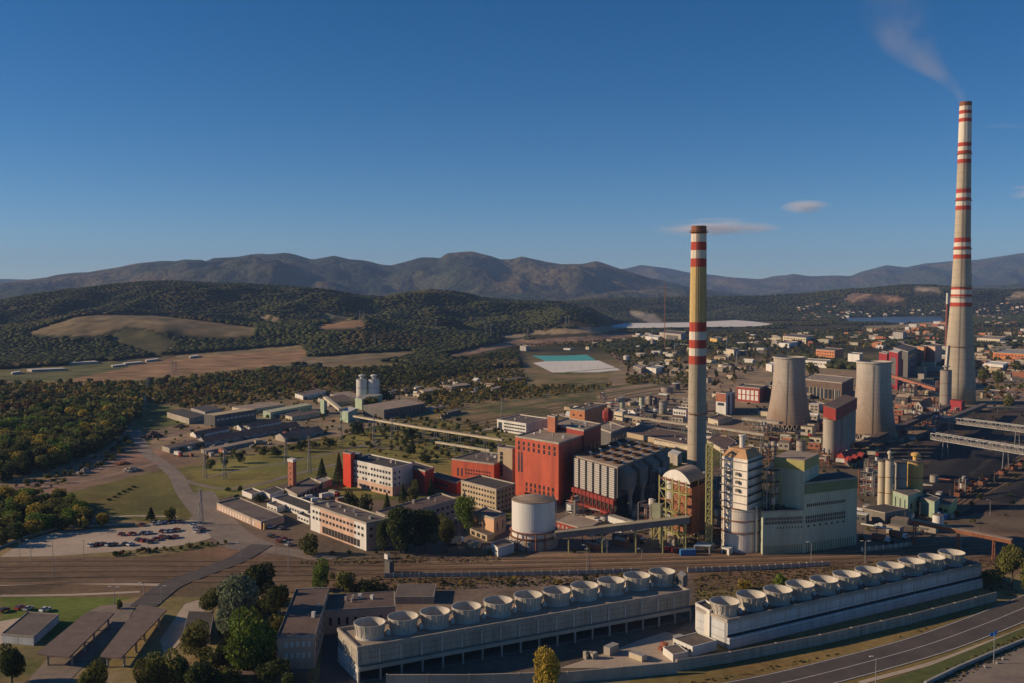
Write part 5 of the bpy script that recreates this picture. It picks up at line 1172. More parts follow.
# small workshops in the scrub, mid distance
_k = 0
for (px,py,w_,h_,dd,wm,rm,l_) in (
  (430,390,22,3.5,5,M_cream,M_rooft,'long low workshop with tan roof in the scrub right of the twin silos'),
  (458,385.5,26,4,3.5,M_concd,M_rooft,'long dark-fronted store in the scrub behind the railway'),
  (393,391,9,3,3,M_grey,M_roof,'small grey shed just right of the twin white silos'),
  (405,389,8,3.5,3,M_tan,M_roofb,'small tan hut in the scrub right of the grey shed'),
  (418,387,8,3,3,M_white,M_grey,'small white-roofed hut in the scrub, left of the long dark store'),
  (476,388,5,3.5,2,M_white,M_roof,'tiny white hut at the right end of the long dark store'),
  (495,388,12,3.5,3,M_tan,M_rooft,'tan low store by the trees above the railway'),
  (436,407,16,3,3.5,M_white,M_rooft,'pale low store at the end of the long dark hall'),
  (452,411,18,4,4,M_greyd,M_roof,'dark arched-looking store beside the railway curve'),
  (443,414,8,3,4,M_white,M_cream,'small cream hut in front of the dark store at the curve'),
  (515,378.5,22,3,3,M_concd,M_roof,'low long dark shed above the railway, far back'),
  (620,398,10,3,3,M_cream,M_rooft,'small pale hut on the bank above the brick block'),
  (632,402,8,2.5,3,M_tan,M_rooft,'small tan hut left of the pale green domed tank')):
    B('small_workshop',l_,'building',(px-w_/2,py),(px-w_/2+w_*.25,py+dd*.45),(px+w_/2,py-dd*.3),yb=py+dd*.45+h_,wall=wm,roof=rm,parapet=0)
# far farm buildings on the left
for (px,py,w_,h_,l_) in ((81,362,36,2.4,'long white-roofed farm shed, upper of the pair at the wood edge'),(47,369,40,2.2,'long white-roofed farm shed, lower of the pair at the wood edge'),(16,372,10,2,'short white farm shed left of the long sheds'),(133,362.5,20,1.8,'row of pale farm roofs right of the long sheds'),(152,359.5,14,1.8,'small pale farm building at the right end of the farm'),(118,365,14,1.6,'low pale farm shed near the ploughed field'),(194,356,10,1.8,'small lone white farm building above the ploughed field'),(226,350,8,1.6,'tiny far farm building at the tree line')):
    B('farm_shed',l_,'farm building',(px-w_/2,py),(px-w_/2+w_*.12,py+.8),(px+w_/2,py-.6),yb=py+.8+h_,wall=M_conc,roof=M_white,parapet=0)
# ================================================================== bottom left
bld('workshop_block','pink two-storey workshop with a big brown flat roof, bottom left of the grey bank','building',(276.5,638),(314.8,636.3),(329,588.3),yb=668.5,wall=M_pink,roof=M_roofb,parapet=.4,win=[(0,2,5,.25,.95,W(fw=.5,fh=.45,m=M_white,span=(.15,.95))),(1,2,8,.3,.9,W(fw=.4,fh=.4))],vents=2)
bld('workshop_block','lower pink block with brown roof behind the yard, left of the grey bank','building',(324,611),(395.3,607),(394.6,591.7),yb=630,wall=M_pink,roof=M_roofb,parapet=.3,win=[(0,1,8,.3,.75,W(fw=.3,fh=.7))],vents=5)
bld('storage_shed','low shed with grey sheet roof behind the pink blocks','shed',(394,597),(433.5,597),(436.5,584),yb=604,wall=M_conc,roof=M_roof,parapet=.1)
bld('white_store','white-walled flat-roofed store at the far lower left','building',(1,634.5),(33.5,637.3),(58.7,614.7),yb=646,wall=M_blue,roof=M_roof,parapet=.3)
def canopy(label, pts, h, posts):
    P=[G(px,py,h) for px,py in pts]; c=sum(P,Vector())/len(P); root=thing('canopy',label,'canopy',(c.x,c.y,0))
    mb=MB(); mb.prism([(p.x,p.y) for p in P],h-.5,h); mb.build('canopy_roof',mat('canopy_felt',(.17,.125,.1),.3,.3),root)
    for k,(i,t,s) in enumerate(posts):
        a=P[i]; b_=P[(i+1)%4]; q=a+(b_-a)*t; q=q+(c-q).normalized()*1.2; mb=MB(); mb.box((q.x,q.y,0),(.6,.6,h-.51),.5); mb.build('post',M_conc,root)
canopy('left of two large flat canopy roofs on posts, bottom left', [(36,653.5),(69,657),(114.5,612.5),(88,611)], 3.8, [(1,.05,0),(1,.33,0),(1,.6,0),(1,.9,0),(0,.3,0),(3,.2,0),(3,.5,0),(3,.85,0)])
canopy('right of two large flat canopy roofs on posts, bottom left', [(100,655.5),(121,658),(167,609.5),(140,604)], 3.8, [(1,.05,0),(1,.3,0),(1,.55,0),(1,.85,0),(0,.3,0),(3,.2,0),(3,.5,0),(3,.85,0)])
bld('dark_garage','dark flat garage between the right canopy and the big trees','garage',(183,633),(210,634),(214,612),h=3.6,wall=M_concd,roof=M_roofd,parapet=.1)
# ================================================================== vegetation
def GT(px, py):
    """first hit of the survey ray with the terrain"""
    if py > 380: return G(px, py)
    d = ray(px, py); t = 900 * 1.006 ** np.arange(520)
    x, y, z = d.x * t, d.y * t, CAM_H + d.z * t
    h = terrain(x, y); i = int(np.argmax(z <= h))
    return Vector((float(x[i]), float(y[i]), float(h[i])))
def leafmat(name, c):
    m = mat(name, c, .45, .35, .7, rnd=.22, spec=.12, fine=1.5, attr=True, leaf=.35); return m
LEAF = {'green': leafmat('leaf_green', (.15,.215,.035)), 'dark': leafmat('leaf_dark', (.06,.078,.024)), 'olive': leafmat('leaf_olive', (.15,.15,.04)),
        'yellow': leafmat('leaf_yellow', (.36,.27,.045)), 'silver': leafmat('leaf_silver', (.15,.18,.115)), 'rust': leafmat('leaf_rust', (.16,.085,.03))}
def crown_arrays(rng, kind, nq, qs):
    """leaf-sized faces spread through an uneven crown of unit height (0..1) and unit half-width 0.5"""
    if kind == 'conifer':
        t = rng.random(nq) ** .8; z = .08 + .9 * t; r = (1 - t) * .42 * (0.75 + .4 * np.abs(np.sin(t * 26))) * np.sqrt(rng.random(nq)) ** .6 + .015
        a = rng.random(nq) * 6.283; c = np.stack([r * np.cos(a), r * np.sin(a), z], 1)
    else:
        nl = {'round': 9, 'tall': 10, 'loose': 8, 'bush': 6}[kind]; L = []
        for i in range(nl):
            if kind == 'tall': cc = (rng.uniform(-.2, .2), rng.uniform(-.2, .2), rng.uniform(.22, .84)); rr = rng.uniform(.17, .25)
            elif kind == 'bush': cc = (rng.uniform(-.25, .25), rng.uniform(-.25, .25), rng.uniform(.25, .65)); rr = rng.uniform(.2, .3)
            elif kind == 'loose': cc = (rng.uniform(-.28, .28), rng.uniform(-.28, .28), rng.uniform(.28, .8)); rr = rng.uniform(.16, .24)
            else:
                u = rng.uniform(0, 6.283); cc = (math.cos(u) * rng.uniform(.05, .27), math.sin(u) * rng.uniform(.05, .27), rng.uniform(.28, .76)); rr = rng.uniform(.2, .27)
            L.append((*cc, rr))
        L = np.array(L); w = L[:, 3] ** 2; k = rng.choice(nl, nq, p=w / w.sum())
        v = rng.normal(size=(nq, 3)); v /= np.linalg.norm(v, axis=1)[:, None]
        c = L[k, :3] + v * (L[k, 3] * (.72 + .32 * rng.random(nq)))[:, None] * np.array([1.1, 1.1, .95])
        c[:, 2] = np.clip(c[:, 2], .1, 1.0)
    nrm = rng.normal(size=(nq, 3)); nrm /= np.linalg.norm(nrm, axis=1)[:, None]
    out = c - np.array([0, 0, .5]); out /= np.linalg.norm(out, axis=1)[:, None] + 1e-6
    nrm = nrm * .75 + out * .7; nrm /= np.linalg.norm(nrm, axis=1)[:, None]
    t1 = np.cross(nrm, np.array([.31, .2, .9])); t1 /= np.linalg.norm(t1, axis=1)[:, None]; t2 = np.cross(nrm, t1)
    s = (qs * (.6 + .8 * rng.random(nq)))[:, None]
    q = np.stack([c - t1 * s - t2 * s * .7, c + t1 * s * .8 - t2 * s, c + t1 * s + t2 * s * .8, c - t1 * s * .7 + t2 * s], 1)
    col = np.repeat((.6 + .8 * rng.random(nq))[:, None], 4, 1)
    return q.reshape(-1, 3), col.reshape(-1)
_rng = np.random.default_rng(11)
CROWNS = {}
for kind in ('round', 'tall', 'loose', 'bush', 'conifer'):
    for lod, (nq, qs) in enumerate(((3800, .019), (1300, .03), (420, .052))):
        for v in range(3):
            q, c = crown_arrays(_rng, kind, nq, qs)
            cols = np.repeat(c[:, None], 3, 1) * np.array([1, 1, .95])
            me = np_mesh('crown', q, np.arange(len(q)).reshape(-1, 4), 4, cols, smooth=False); me.materials.append(LEAF['green'])
            CROWNS[kind, lod, v] = me
def trunk_mesh(seed, kind):
    r = random.Random(seed); mb = MB(); top = .9 if kind == 'conifer' else .5
    mb.tube((0, 0, 0), (r.uniform(-.01, .01), 0, top * .5), .022, 7, .017); mb.tube((0, 0, top * .5), (.01, .01, top), .017, 6, .006)
    if kind != 'conifer':
        for i in range(6):
            a = i * 1.1 + r.random(); z = r.uniform(.2, .45); mb.tube((0, 0, z), (math.cos(a) * .24, math.sin(a) * .24, z + r.uniform(.15, .3)), .01, 5, .003)
    me = bpy.data.meshes.new('trunk'); me.from_pydata(mb.v, [], mb.f); me.materials.append(M_bark); return me
TRUNKS = {k: trunk_mesh(i, k) for i, k in enumerate(('round', 'tall', 'loose', 'bush', 'conifer'))}
n_ind = [0]
def tree(p, h, w, kind, colour, label, group=None, name=None):
    lod = 0 if h / p.y > .03 else (1 if h / p.y > .016 else 2)
    nm = name or {'conifer': 'conifer_tree', 'bush': 'bush'}.get(kind, 'broadleaf_tree')
    root = thing(nm, label, 'bush' if kind == 'bush' else 'tree', tuple(p), group)
    root.rotation_euler.z = random.uniform(0, 6.28)
    c = link('crown', CROWNS[kind, lod, random.randrange(3)], root); c.scale = (w, w * random.uniform(.9, 1.1), h)
    c.material_slots[0].link = 'OBJECT'; c.material_slots[0].material = LEAF[colour]
    if kind != 'bush':
        t = link('trunk', TRUNKS[kind], root); t.scale = (h * .9, h * .9, h)
    n_ind[0] += 1; return root
def tree_px(px, ybase, ytop, wpx, kind, colour, label):
    p = G(px, ybase); k = p.y / 1000; tree(p, (ybase - ytop) * k * 1.04, wpx * k * 1.08, kind, colour, label)
for a in (
  (237,641,573,54,'round','silver','large silvery-green tree at the back of the clump beside the road'),
  (251,674,604,58,'round','green','largest bright green round-crowned tree, bottom left'),
  (196,658,615,34,'round','olive','olive-green round tree between the dark garage and the bright green tree'),
  (258,603,561,34,'round','dark','tall dark tree behind the silvery-green tree'),
  (276,622,580,26,'loose','dark','dark loose tree left of the pink workshop roof'),
  (213,622,585,28,'loose','olive','thin olive tree at the road edge left of the silvery-green tree'),
  (160,697,640,36,'tall','olive','olive tree at the bottom edge right of the canopies, leftmost of three'),
  (178,700,637,34,'tall','olive','olive tree at the bottom edge, middle one of three right of the canopies'),
  (205,703,655,40,'loose','dark','dark tree at the bottom edge between the olive trees and bright green tree'),
  (145,704,655,26,'bush','olive','low olive bush at the bottom edge right of the canopies'),
  (95,706,648,38,'tall','olive','olive tree at the bottom edge in front of the canopies'),
  (12,684,633,30,'tall','dark','dark tree at the lower left corner beside the white-walled store'),
  (270,684,655,40,'bush','dark','dark undergrowth bush below the bright green tree'),
  (290,690,668,20,'bush','dark','low bush at the foot of the pink workshop'),
  (230,690,664,34,'bush','olive','olive bush on the grass below the round olive tree'),
  (550,712,645,38,'tall','yellow','yellow-green tree at the bottom edge before the sandy yard'),
  (320,590,559,20,'tall','green','upright green tree behind the pink workshops, left of the shrubs'),
  (345,593,568,24,'loose','olive','olive shrubby tree behind the pink workshops'),
  (370,594,575,32,'bush','dark','dark bushy tree behind the lower pink block'),
  (401,553,505,38,'round','dark','large dark tree in front of the grey office wing, left'),
  (425,551,508,34,'round','dark','large dark tree in front of the grey office wing, right'),
  (384,552,520,20,'round','dark','dark tree at the corner of the pink office block'),
  (446,545,512,22,'round','olive','olive tree before the right end of the grey office wing'),
  (465,531,494,24,'round','green','green tree between the grey office wing and the tan block'),
  (351,517,491,19,'round','dark','dark round tree in the courtyard behind the pink office block'),
  (365,519,493,15,'round','dark','second dark tree in the courtyard, just right of the first'),
  (387,514,493,11,'conifer','dark','dark conifer in the courtyard before the white office block corner'),
  (403,504,484,11,'conifer','dark','small conifer by the dark red wing'),
  (413,504,480,14,'tall','olive','olive tree in front of the dark red wing'),
  (431,504,478,12,'conifer','dark','dark conifer in front of the bright red link'),
  (339,484,453,14,'conifer','dark','tall dark conifer just left of the red slab'),
  (322,482,459,14,'conifer','dark','dark conifer left of the tall conifer by the red slab'),
  (308,555,528,23,'bush','olive','round olive bush in front of the pink office block'),
  (259,502,493,13,'bush','dark','dark shrub behind the small white house'),
  (411,457,442,11,'round','dark','lone dark tree on the grass right of the office block roof'),
  (424,462,453,14,'bush','dark','dark bush on the grass left of the red hall'),
  (410,441,428,14,'round','dark','round dark tree below the beige pipe bridge'),
  (357,436,421,15,'round','dark','dark tree on the gravel in front of the mint-green block'),
  (151,521,508,13,'conifer','dark','small dark conifer above the car park, left'),
  (171,523,506,15,'tall','olive','small olive tree above the car park, right'),
  (105,526,510,18,'bush','yellow','bright yellow-green bush above the car park'),
  (120,609,598,7,'bush','dark','small dark round bush between the two canopies'),
  (1012,590,540,30,'loose','olive','loose olive tree at the right edge by the pipe bridge'),
  (1036,600,545,34,'round','olive','olive tree half outside the right edge by the pipe bridge'),
  (985,585,566,30,'bush','olive','low olive bush left of the yellow tree at the right edge'),
  (744,589,578,13,'bush','yellow','small yellow bush between the two cooling banks'),
  (781,586,571,13,'bush','green','green bush behind the bluish cooling bank'),
  (812,376,362,15,'round','olive','tree beside the long white store behind the left cooling tower'),
  (984,382,368,13,'round','olive','tree left of the white hall, right of the tallest chimney'),
  (999,385,369,13,'round','olive','tree in front of the white hall, right of the tallest chimney'),
  (1008,411,393,13,'tall','olive','slim tree on the bank above the coal yard, right'),
  (1018,374,362,13,'round','olive','tree before the right end of the long orange hall'),
  (386,403,390,20,'round','olive','tree in front of the long dark hall, left of two'),
  (372,409,396,16,'round','olive','tree at the foot of the twin silos'),
  (425,404,392,14,'round','olive','tree at the right corner of the long dark hall')):
    tree_px(*a)
for i, (px, yb, yt, w_) in enumerate(((210,470,459,12),(224,467,457,9),(240,463,452,11),(263,457,446,10),(276,458,447,12),(301,452,440,11),(314,449,441,9),(330,448,438,9))):
    tree_px(px, yb, yt, w_, 'round', 'dark' if i % 3 else 'olive', f'{ordn[i] if i<7 else "last"} from the left in the row of trees below the storage sheds')
for i, (px, yb, yt) in enumerate(((228,491,486),(240,491,485),(237,498,493.5))):
    tree_px(px, yb, yt, 6, 'bush', 'dark', ['left of two small round shrubs by the low store hut','right of two small round shrubs by the low store hut','tiny shrub behind the grey-roofed workshop shed'][i])
for i, (px, yb) in enumerate(((109,500.5),(114,497.5),(119,494.8),(124,492.2),(129,490),(134,487.5))):
    tree_px(px, yb, yb - 2.6, 5, 'bush', 'dark', f'{ordn[i]} from the left in the line of small shrubs across the field')

# ---- pools of trees: the nearest become trees of their own, the rest one mass per wood
def world_poly(poly): return [tuple(G(*p)[:2]) for p in poly]
def scatter(poly, sp, rng, jitter=.9):
    W_ = world_poly(poly); xs = [p[0] for p in W_]; ys_ = [p[1] for p in W_]
    gx, gy = np.meshgrid(np.arange(min(xs), max(xs), sp), np.arange(min(ys_), max(ys_), sp))
    gx = gx.ravel() + rng.uniform(-jitter, jitter, gx.size) * sp * .5; gy = gy.ravel() + rng.uniform(-jitter, jitter, gy.size) * sp * .5
    m = in_poly(gx, gy, W_); return gx[m], gy[m]
WOODS = [
  ('wood', 'dense broadleaf wood filling the left edge behind the path', [(-60,440),(30,420),(70,409),(120,404),(143,402),(137,418),(121,436),(98,452),(60,468),(15,480),(-60,492)], 9.0, (10,15), 'gdoygodo', 'in the dense wood at the left edge', 1.15),
  ('copse', 'copse of yellowing trees left of the car park', [(-40,549),(-40,506),(22,501),(60,505),(94,517),(92,530),(60,533),(30,537),(5,551)], 7.2, (6,11), 'yodog', 'in the yellowing copse behind the car park', 1.2),
  ('tree_belt', 'belt of autumn trees between the ploughed field and the storage yard', [(-60,421),(-60,388),(60,386),(140,384),(260,373),(350,370),(345,388),(240,400),(195,405),(150,402),(60,408)], 11.5, (5,10), 'odyyogr', 'in the autumn tree belt above the storage yard', 1.1),
  ('tree_belt', 'dark hedge belt crossing the plain behind the twin silos', [(340,390),(340,372),(440,366),(520,353),(528,358),(470,375),(440,379),(400,387)], 9.5, (5,9), 'odod', 'in the dark belt behind the twin silos', 1.1),
  ('scrub', 'scattered bushes on the rough ground beside the railway curve', [(420,398),(470,385),(540,374),(620,376),(650,381),(560,396),(475,404),(440,420)], 9.5, (3,5.5), 'oyyo', 'in the scrub beside the railway curve', 1.3),
  ('scrub', 'bushes on the grass below the beige pipe bridge', [(395,434),(450,436),(500,446),(490,458),(450,452),(400,447)], 14, (2,5), 'odo', 'below the beige pipe bridge', 1.3),
  ('scrub', 'roadside bushes beside the access road and storage sheds', [(206,456),(300,444),(345,437),(345,447),(300,450),(206,462)], 9, (2,4), 'oydo', 'below the storage sheds', 1.4),
  ('scrub', 'low bushes along the tracks below the car park', [(108,555),(150,551),(190,547),(228,541),(226,544),(190,550),(150,554),(108,557)], 3.2, (1,2.4), 'dor', 'between the car park and the tracks', 1.5),
  ('undergrowth', 'dark undergrowth between the road and the pink workshop', [(205,690),(200,650),(225,620),(240,600),(275,600),(285,640),(270,690)], 7, (3,7), 'dodo', 'in the clump left of the pink workshop', 1.1),
  ('town_trees', 'scattered trees among the works and houses on the right', [(700,400),(620,350),(700,333),(1080,326),(1080,400),(985,400),(970,350),(860,350),(760,372)], 24, (3,9), 'odoyr', 'among the far works on the right', 1.0),
  ('scrub', 'olive scrub and young trees over the plain behind the railway curve', [(430,384),(440,366),(520,374),(620,374),(700,378),(690,386),(600,384),(500,398),(440,404)], 10.5, (2.5,6), 'oyodry', 'on the plain behind the railway curve', 1.2),
  ('scrub', 'bushes in the gaps of the storage yard', [(150,440),(205,405),(330,390),(430,392),(440,410),(340,436),(205,462)], 17, (1.5,4), 'oydo', 'in the gaps of the storage yard', 1.3),
  ('scrub', 'rough bushes over the plain left of the storage yard and behind it', [(150,402),(240,400),(345,388),(440,380),(440,398),(340,394),(240,404),(190,410)], 9, (2,6), 'oydyor', 'behind the storage yard', 1.3),
  ('scrub', 'bushes and saplings around the pipe bridges on the grass', [(350,430),(420,418),(500,425),(500,470),(440,465),(350,450)], 11, (1.5,5), 'dodoy', 'around the pipe bridges on the grass', 1.2),
  ('scrub', 'bushes along the wood edge and dirt yards', [(-20,505),(-20,494),(60,474),(110,452),(125,440),(130,446),(112,462),(60,486)], 8, (1.5,4), 'odyo', 'along the wood edge by the dirt yards', 1.3),
  ('scrub', 'bushes on the banks beside the tracks', [(300,553),(500,553),(500,557),(330,560),(300,600),(400,583),(680,574),(680,580),(400,595)], 8, (.8,2.6), 'odoy', 'on the banks beside the tracks', 1.4),
  ('scrub', 'weeds and bushes among the tracks and works', [(470,430),(700,384),(900,380),(1040,400),(1040,520),(900,545),(560,555),(560,470)], 19, (1,3), 'odor', 'among the tracks and works', 1.3),
  ('far_trees', 'trees and hedges on the plain beyond the settling pond', [(440,366),(520,346),(640,338),(700,334),(660,352),(640,372),(540,376),(500,380)], 10.5, (2,5), 'oydor', 'on the plain around the settling pond', 1.2),
]
CODE = {'g': 'green', 'd': 'dark', 'o': 'olive', 'y': 'yellow', 'r': 'rust'}
pool = []
_rw = np.random.default_rng(5)
for wi, (nm, lab, poly, sp, hr, cc, where, wr) in enumerate(WOODS):
    xs_, ys2 = scatter(poly, sp, _rw)
    for x, y2 in zip(xs_, ys2):
        h = _rw.uniform(*hr); pool.append((h / y2, wi, x, y2, h, CODE[cc[int(_rw.random() * len(cc))]], _rw.random()))
pondp = world_poly([(518,351),(528,346),(600,348),(628,368),(625,386),(528,388)])
pool = [p for p in pool if not in_poly(np.array([p[2]]), np.array([p[3]]), pondp)[0]]
pool = [p for p in pool if -20 < 512 + 1000 * p[2] / p[3] < 1050]
pool.sort(key=lambda t: -t[0])
budget = 292 - n_ind[0]
CW = {'green': 'green', 'dark': 'dark green', 'olive': 'olive-green', 'yellow': 'yellowing', 'rust': 'rust-brown'}
chosen = {}
for t in pool[:budget]:
    bushy = WOODS[t[1]][0] in ('scrub', 'undergrowth'); kind = 'bush' if bushy else ('tall' if t[6] < .3 else ('loose' if t[6] < .45 else 'round'))
    chosen.setdefault((t[1], t[5], kind), []).append(t)
KW = {'bush': 'low', 'tall': 'slender', 'loose': 'loose-crowned', 'round': 'round-crowned'}
def ordinal_labels(n, desc, plural, noun):
    """labels left to right when they can be counted, one shared label when they cannot"""
    if n == 1: return [f'only {desc} {noun}'], False
    if n <= 9: return [f'{ordn[i] if i < n - 1 else "last"} {desc} {noun} from the left' for i in range(n)], True
    return [f'one of the many {desc} {plural}'] * n, True
for (wi, colr, kind), L_ in chosen.items():
    nm, lab, poly, sp, hr, cc, where, wr = WOODS[wi]; L_.sort(key=lambda t: t[2] / t[3]); noun = 'bush' if kind == 'bush' else 'tree'
    desc = f'{KW[kind]} {CW[colr]}'; labs, g_ = ordinal_labels(len(L_), desc, noun + ('es' if noun == 'bush' else 's'), noun)
    for t, l in zip(L_, labs):
        tree(Vector((t[2], t[3], 0)), t[4], t[4] * (.75 if kind == 'tall' else .95) * wr, kind, colr, l + ' ' + where, group=(f'{desc} {noun}{"es" if noun == "bush" else "s"} {where}' if g_ else None))
MASSCOL = {'green': (.1,.14,.03), 'dark': (.062,.08,.025), 'olive': (.15,.148,.042), 'yellow': (.34,.25,.055), 'rust': (.14,.08,.03)}
massm = mat('foliage_mass', (1, 1, 1), .35, .12, .8, attr=True, spec=.1, fine=.6, leaf=.25)
_templ = [crown_arrays(_rng, k, 120, .085) for k in ('round', 'round', 'tall', 'loose', 'bush')]
def mass(name, label, L_, wr, T=_templ):
    V, C_ = [], []
    for (_, wi, x, y2, h, colr, r_) in L_:
        q, c = T[int(r_ * 997) % len(T)]; a = r_ * 50; ca, sa = math.cos(a), math.sin(a); w = h * wr
        V.append(np.stack([(q[:, 0] * ca - q[:, 1] * sa) * w + x, (q[:, 0] * sa + q[:, 1] * ca) * w + y2, q[:, 2] * h], 1))
        C_.append(c[:, None] * np.array(MASSCOL[colr]) * (.8 + .4 * r_))
    V = np.concatenate(V); C_ = np.concatenate(C_)
    me = np_mesh(name, V, np.arange(len(V)).reshape(-1, 4), 4, C_, smooth=False); me.materials.append(massm)
    o = link(name, me); o['kind'] = 'stuff'; o['label'] = label
for wi, wd in enumerate(WOODS):
    L_ = [t for t in pool[budget:] if t[1] == wi]
    if L_: mass(wd[0], wd[1], L_, wd[7])
# ---- forest over the hills: thousands of small crowns as one mass
def far_forest():
    rng = np.random.default_rng(3); xs, ys_, = [], []
    y = 1400.0
    while y < 5600:
        sp = 7.4 + (y - 1400) * .0021; half = .56 * y + 60; n = int(2 * half / sp)
        xs.append(np.linspace(-half, half, n) + rng.uniform(-.5, .5, n) * sp); ys_.append(y + rng.uniform(-.5, .5, n) * sp); y += sp
    x = np.concatenate(xs); y = np.concatenate(ys_); z = terrain(x, y); px, py = proj(x, y, z)
    keep = np.ones(x.shape, bool)
    for p, c in FIELDS: keep &= ~(in_poly(px, py, p) | in_poly(px, py - 4.5, p) | in_poly(px, py - 2, p))
    # hedges stay between fields: clearings elsewhere by noise
    dens = vnoise(x, y, 190, 21) * .6 + vnoise(x, y, 70, 22) * .4
    openp = [(-60,372),(60,366),(180,354),(300,345),(310,360),(430,358),(520,340),(640,325),(700,320),(1100,326),(1100,420),(-60,420)]
    op = in_poly(px, py, openp)
    keep &= np.where(op, dens > .6, dens > .24)
    lag = in_poly(px, py, [(596,329),(625,322),(735,319),(780,325),(760,328),(640,330)]) | in_poly(px, py, [(840,323),(846,317),(945,315),(950,323)]) | in_poly(px, py, [(518,349),(528,345),(600,347),(628,366),(640,380),(520,380)])
    keep &= ~lag
    # drop what lies well behind a crest
    keep &= (px > -40) & (px < 1064)
    x, y, z, dens = x[keep], y[keep], z[keep], dens[keep]
    t = rng.random(len(x)); hue = vnoise(x, y, 240, 23)
    h = rng.uniform(8, 10.5, len(x)) * np.where(y > 2600, 1.15, 1)
    big = vnoise(x, y, 520, 27)
    base = np.array([.08,.088,.027]) * ((.9 + .2 * t) * (.7 + .6 * big))[:, None]
    base = np.where((hue + t * .12 > .82)[:, None], np.array([.12,.095,.035]) * (.75 + .4 * t)[:, None], base)
    base = np.where(((hue < .28) & (t < .5))[:, None], np.array([.05,.06,.022]) * (.8 + .4 * t)[:, None], base)
    phi = (1 + 5 ** .5) / 2
    ico = np.array([(-1,phi,0),(1,phi,0),(-1,-phi,0),(1,-phi,0),(0,-1,phi),(0,1,phi),(0,-1,-phi),(0,1,-phi),(phi,0,-1),(phi,0,1),(-phi,0,-1),(-phi,0,1)]) / 1.902
    fc = np.array([(0,11,5),(0,5,1),(0,1,7),(0,7,10),(0,10,11),(1,5,9),(5,11,4),(11,10,2),(10,7,6),(7,1,8),(3,9,4),(3,4,2),(3,2,6),(3,6,8),(3,8,9),(4,9,5),(2,4,11),(6,2,10),(8,6,7),(9,8,1)])
    n = len(x); V = ico[None] * (1 + rng.uniform(-.3, .3, (n, 12, 1))); wd = h * rng.uniform(.62, .85, n); vs = np.where(y > 2300, .22, .36)
    V = V * np.stack([wd, wd, h * vs], 1)[:, None, :] + np.stack([x, y, z + h * .4], 1)[:, None, :]
    F = fc[None] + (np.arange(n) * 12)[:, None, None]
    C_ = base[:, None, :] * rng.uniform(.88, 1.12, (n, 12, 1))
    me = np_mesh('hill_forest', V.reshape(-1, 3), F.reshape(-1, 3), 3, C_.reshape(-1, 3), smooth=True); me.materials.append(massm)
    o = link('hill_forest', me); o['kind'] = 'stuff'; o['label'] = 'forest and hedges covering the hills behind the plain'
    print('far trees', n)
far_forest()
# tufts of rough grass near the camera
def tufts():
    rng = np.random.default_rng(9); P = []
    for poly, n in (([(560,700),(700,680),(860,650),(1024,596),(1050,600),(900,662),(740,684),(600,705)], 2500), ([(700,600),(690,580),(830,570),(700,580)], 300), 
                    ([(330,590),(380,576),(640,571),(640,582),(400,592)], 1500), ([(905,690),(1024,632),(1040,640),(940,690)], 900), ([(300,560),(500,556),(500,562),(300,566)], 500), ([(205,690),(230,620),(300,590),(318,690)], 1200), ([(690,608),(700,575),(900,560),(990,560),(1024,600),(985,590),(960,566),(720,596)], 1500)):
        W_ = world_poly(poly); xs = [p[0] for p in W_]; yy = [p[1] for p in W_]
        x = rng.uniform(min(xs), max(xs), n * 3); y = rng.uniform(min(yy), max(yy), n * 3); m = in_poly(x, y, W_); P.append(np.stack([x[m][:n], y[m][:n]], 1))
    P = np.concatenate(P)
    rd_ = np.array([tuple(q) for q in spline([tuple(G(*p)[:2]) for p in RD], 12)]); P = P[np.min(np.linalg.norm(P[:, None, :] - rd_[None], axis=2), axis=1) > 9.2]
    n = len(P); a = rng.random(n) * 3.14; s = rng.uniform(.2, .7, n); hh = rng.uniform(.15, .6, n)
    d = np.stack([np.cos(a) * s, np.sin(a) * s], 1); off = rng.uniform(-.2, .2, (n, 2)); V = np.zeros((n, 4, 3)); V[:, 0, :2] = P - d; V[:, 1, :2] = P + d; V[:, 2, :2] = P + d + off; V[:, 3, :2] = P - d + off; V[:, 2, 2] = hh; V[:, 3, 2] = hh
    C_ = np.repeat((np.array([.12,.1,.035]) * rng.uniform(.5, 1.5, (n, 1)))[:, None, :], 4, 1)
    me = np_mesh('rough_grass', V.reshape(-1, 3), np.arange(n * 4).reshape(-1, 4), 4, C_.reshape(-1, 3), smooth=False); me.materials.append(massm)
    o = link('rough_grass', me); o['kind'] = 'stuff'; o['label'] = 'tufts of rough dry grass beside the tracks and road'
tufts()
